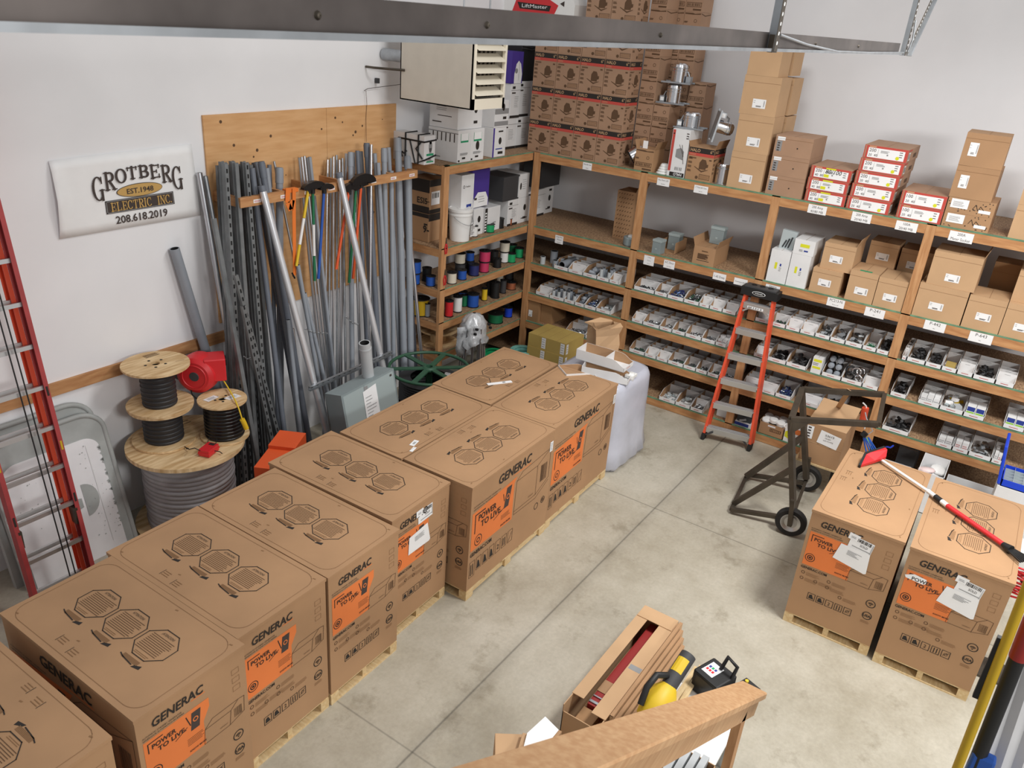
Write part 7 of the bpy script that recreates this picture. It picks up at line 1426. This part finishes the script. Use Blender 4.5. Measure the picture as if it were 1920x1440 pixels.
b = MB(); b.lathe([(.001, 0), (.06, 0), (.065, .22), (.058, .24), (.001, .24)], 'white_plastic', 18); tag(b.build('jar', loc=(cc_.x - .28, cc_.y + .05, bz + .001)), 'white jar beside the open carton under the handrail', 'jar')
# cartons and papers at the bottom edge
cA = Vector((-6.768,-4.217,0.28)); b = MB(); b.box((-.5, -.22, 0), (0, 0, .28), 'kraft_pale', Matrix.Rotation(.0, 3, 'Z')); tag(b.build('stock_carton', loc=(cA.x, cA.y, .001), rot=(0, 0, .62), bevel=.004), 'brown carton corner peeking above the handrail at the bottom edge', 'carton')
cB = Vector((-6.686,-4.37,0.32)); b = MB(); b.box((-.30, -.2, 0), (0, .0, .32), 'kraft_pale'); F = Face(b, (-.14, -.16, .32), (1, 0, 0), (0, 1, 0)); F.rect(-.14, 0, .12, .13, 'paper'); F.lines(-.1, .03, .1, .1, 3, .01, 'print_char', 2); tag(b.build('stock_carton', loc=(cB.x, cB.y, .001), rot=(0, 0, .35), bevel=.004), 'brown carton with printed label behind the handrail, next to white paper', 'carton')
wp = [Vector(p) for p in ((-6.509,-4.424,0.34),(-6.546,-4.548,0.34),(-6.709,-4.451,0.34),(-6.689,-4.404,0.34))]
b = MB(); b.box((wp[3].x - .3, wp[1].y - .02, 0), (wp[0].x - .03, wp[0].y - .0, .335), 'kraft'); tag(b.build('stock_carton'), 'brown carton under the white paper sheet behind the handrail', 'carton')
b = MB(); b.add([wp[0], wp[1], wp[1] + Vector((-.25, .0, 0)), wp[2] + Vector((-.1, 0, 0)), wp[3]], [(4, 3, 2, 1, 0)], 'paper'); o = b.build('paper_sheet'); o.modifiers.new('t', 'SOLIDIFY').thickness = .002; o.location.z = .002; tag(o, 'white paper sheet lying on a carton behind the handrail', 'paper')
# ---- overhead steel track and perforated hangers ------------------------
yT = -5.015
ot = thing('overhead_track', 'long galvanized door track across the top of the picture', 'track', (-9.6, yT, 4.34)); OT = Vector((-9.6, yT, 4.34))
m = MB(); m.box((-9.75, yT, 4.342), (-3.80, yT + .004, 4.404), 'track_steel'); m.box((-9.75, yT - .022, 4.338), (-3.80, yT + .03, 4.342), 'track_steel'); m.box((-9.75, yT + .0, 4.404), (-3.80, yT + .035, 4.407), 'track_steel'); m.box((-9.75, yT - .024, 4.338), (-3.80, yT - .020, 4.350), 'galv'); part(m, 'rail', ot, OT)
for px_ in (-8.374,-7.493,-8.857,-5.801,-4.951):
    m = MB(); m.lathe([(.001, .006), (.005, .005), (.008, 0)], 'steel_dark', 12, org=(px_, yT, 4.375), ax=(0, -1, 0)); part(m, 'rivet', ot, OT)
def perf(name, p, q, w, up):
    m = MB(); p, q = Vector(p), Vector(q); m.bar(p, q, .003, w, 'steel_dark', up=up); d = (q - p).normalized(); sdv = d.cross(Vector(up)).normalized(); m.bar(p - Vector(up) * w / 2 + sdv * .015, q - Vector(up) * w / 2 + sdv * .015, .03, .003, 'galv', up=up); L = (q - p).length
    for i in range(int(L / .035)):
        c = p + d * (.03 + .035 * i)
        for s in (1, -1): m.lathe([(.001, .0021), (.0075, .0021)], 'paper', 10, org=c, ax=sdv * s)
    return part(m, name, ot, OT)
xh = -6.465; xe = -3.689
perf('hanger_angle', (xh, yT - .028, 4.34), (xh, yT - .028, 6.4), .042, (1, 0, 0)); perf('hanger_angle', (xe - .02, yT - .028, 4.335), (xe - .02, yT - .028, 6.4), .042, (1, 0, 0)); perf('brace_angle', (xe, yT - .034, 4.35), (xe + 1.25, yT - .034, 5.0 + .42), .04, (-.65, 0, .76))
m = MB(); m.tube([(xh + .05, yT - .02, 4.40), (xh + .45, yT - .02, 4.37), (xh + 1.0, yT - .02, 4.346), (xh + 1.7, yT - .02, 4.345), (xe - .05, yT - .02, 4.352)], .006, 'galv', 6); m.tube([(xe - .01, yT - .04, 4.36), (xe - .015, yT - .05, 4.44), (xe - .02, yT - .04, 4.55)], .006, 'galv', 6); part(m, 'lift_cable', ot, OT)
m = MB(); m.box((xh - .03, yT - .026, 4.335), (xh + .03, yT - .005, 4.40), 'steel_dark'); m.box((xe - .03, yT - .026, 4.335), (xe + .025, yT - .005, 4.38), 'steel_dark'); part(m, 'bracket', ot, OT)
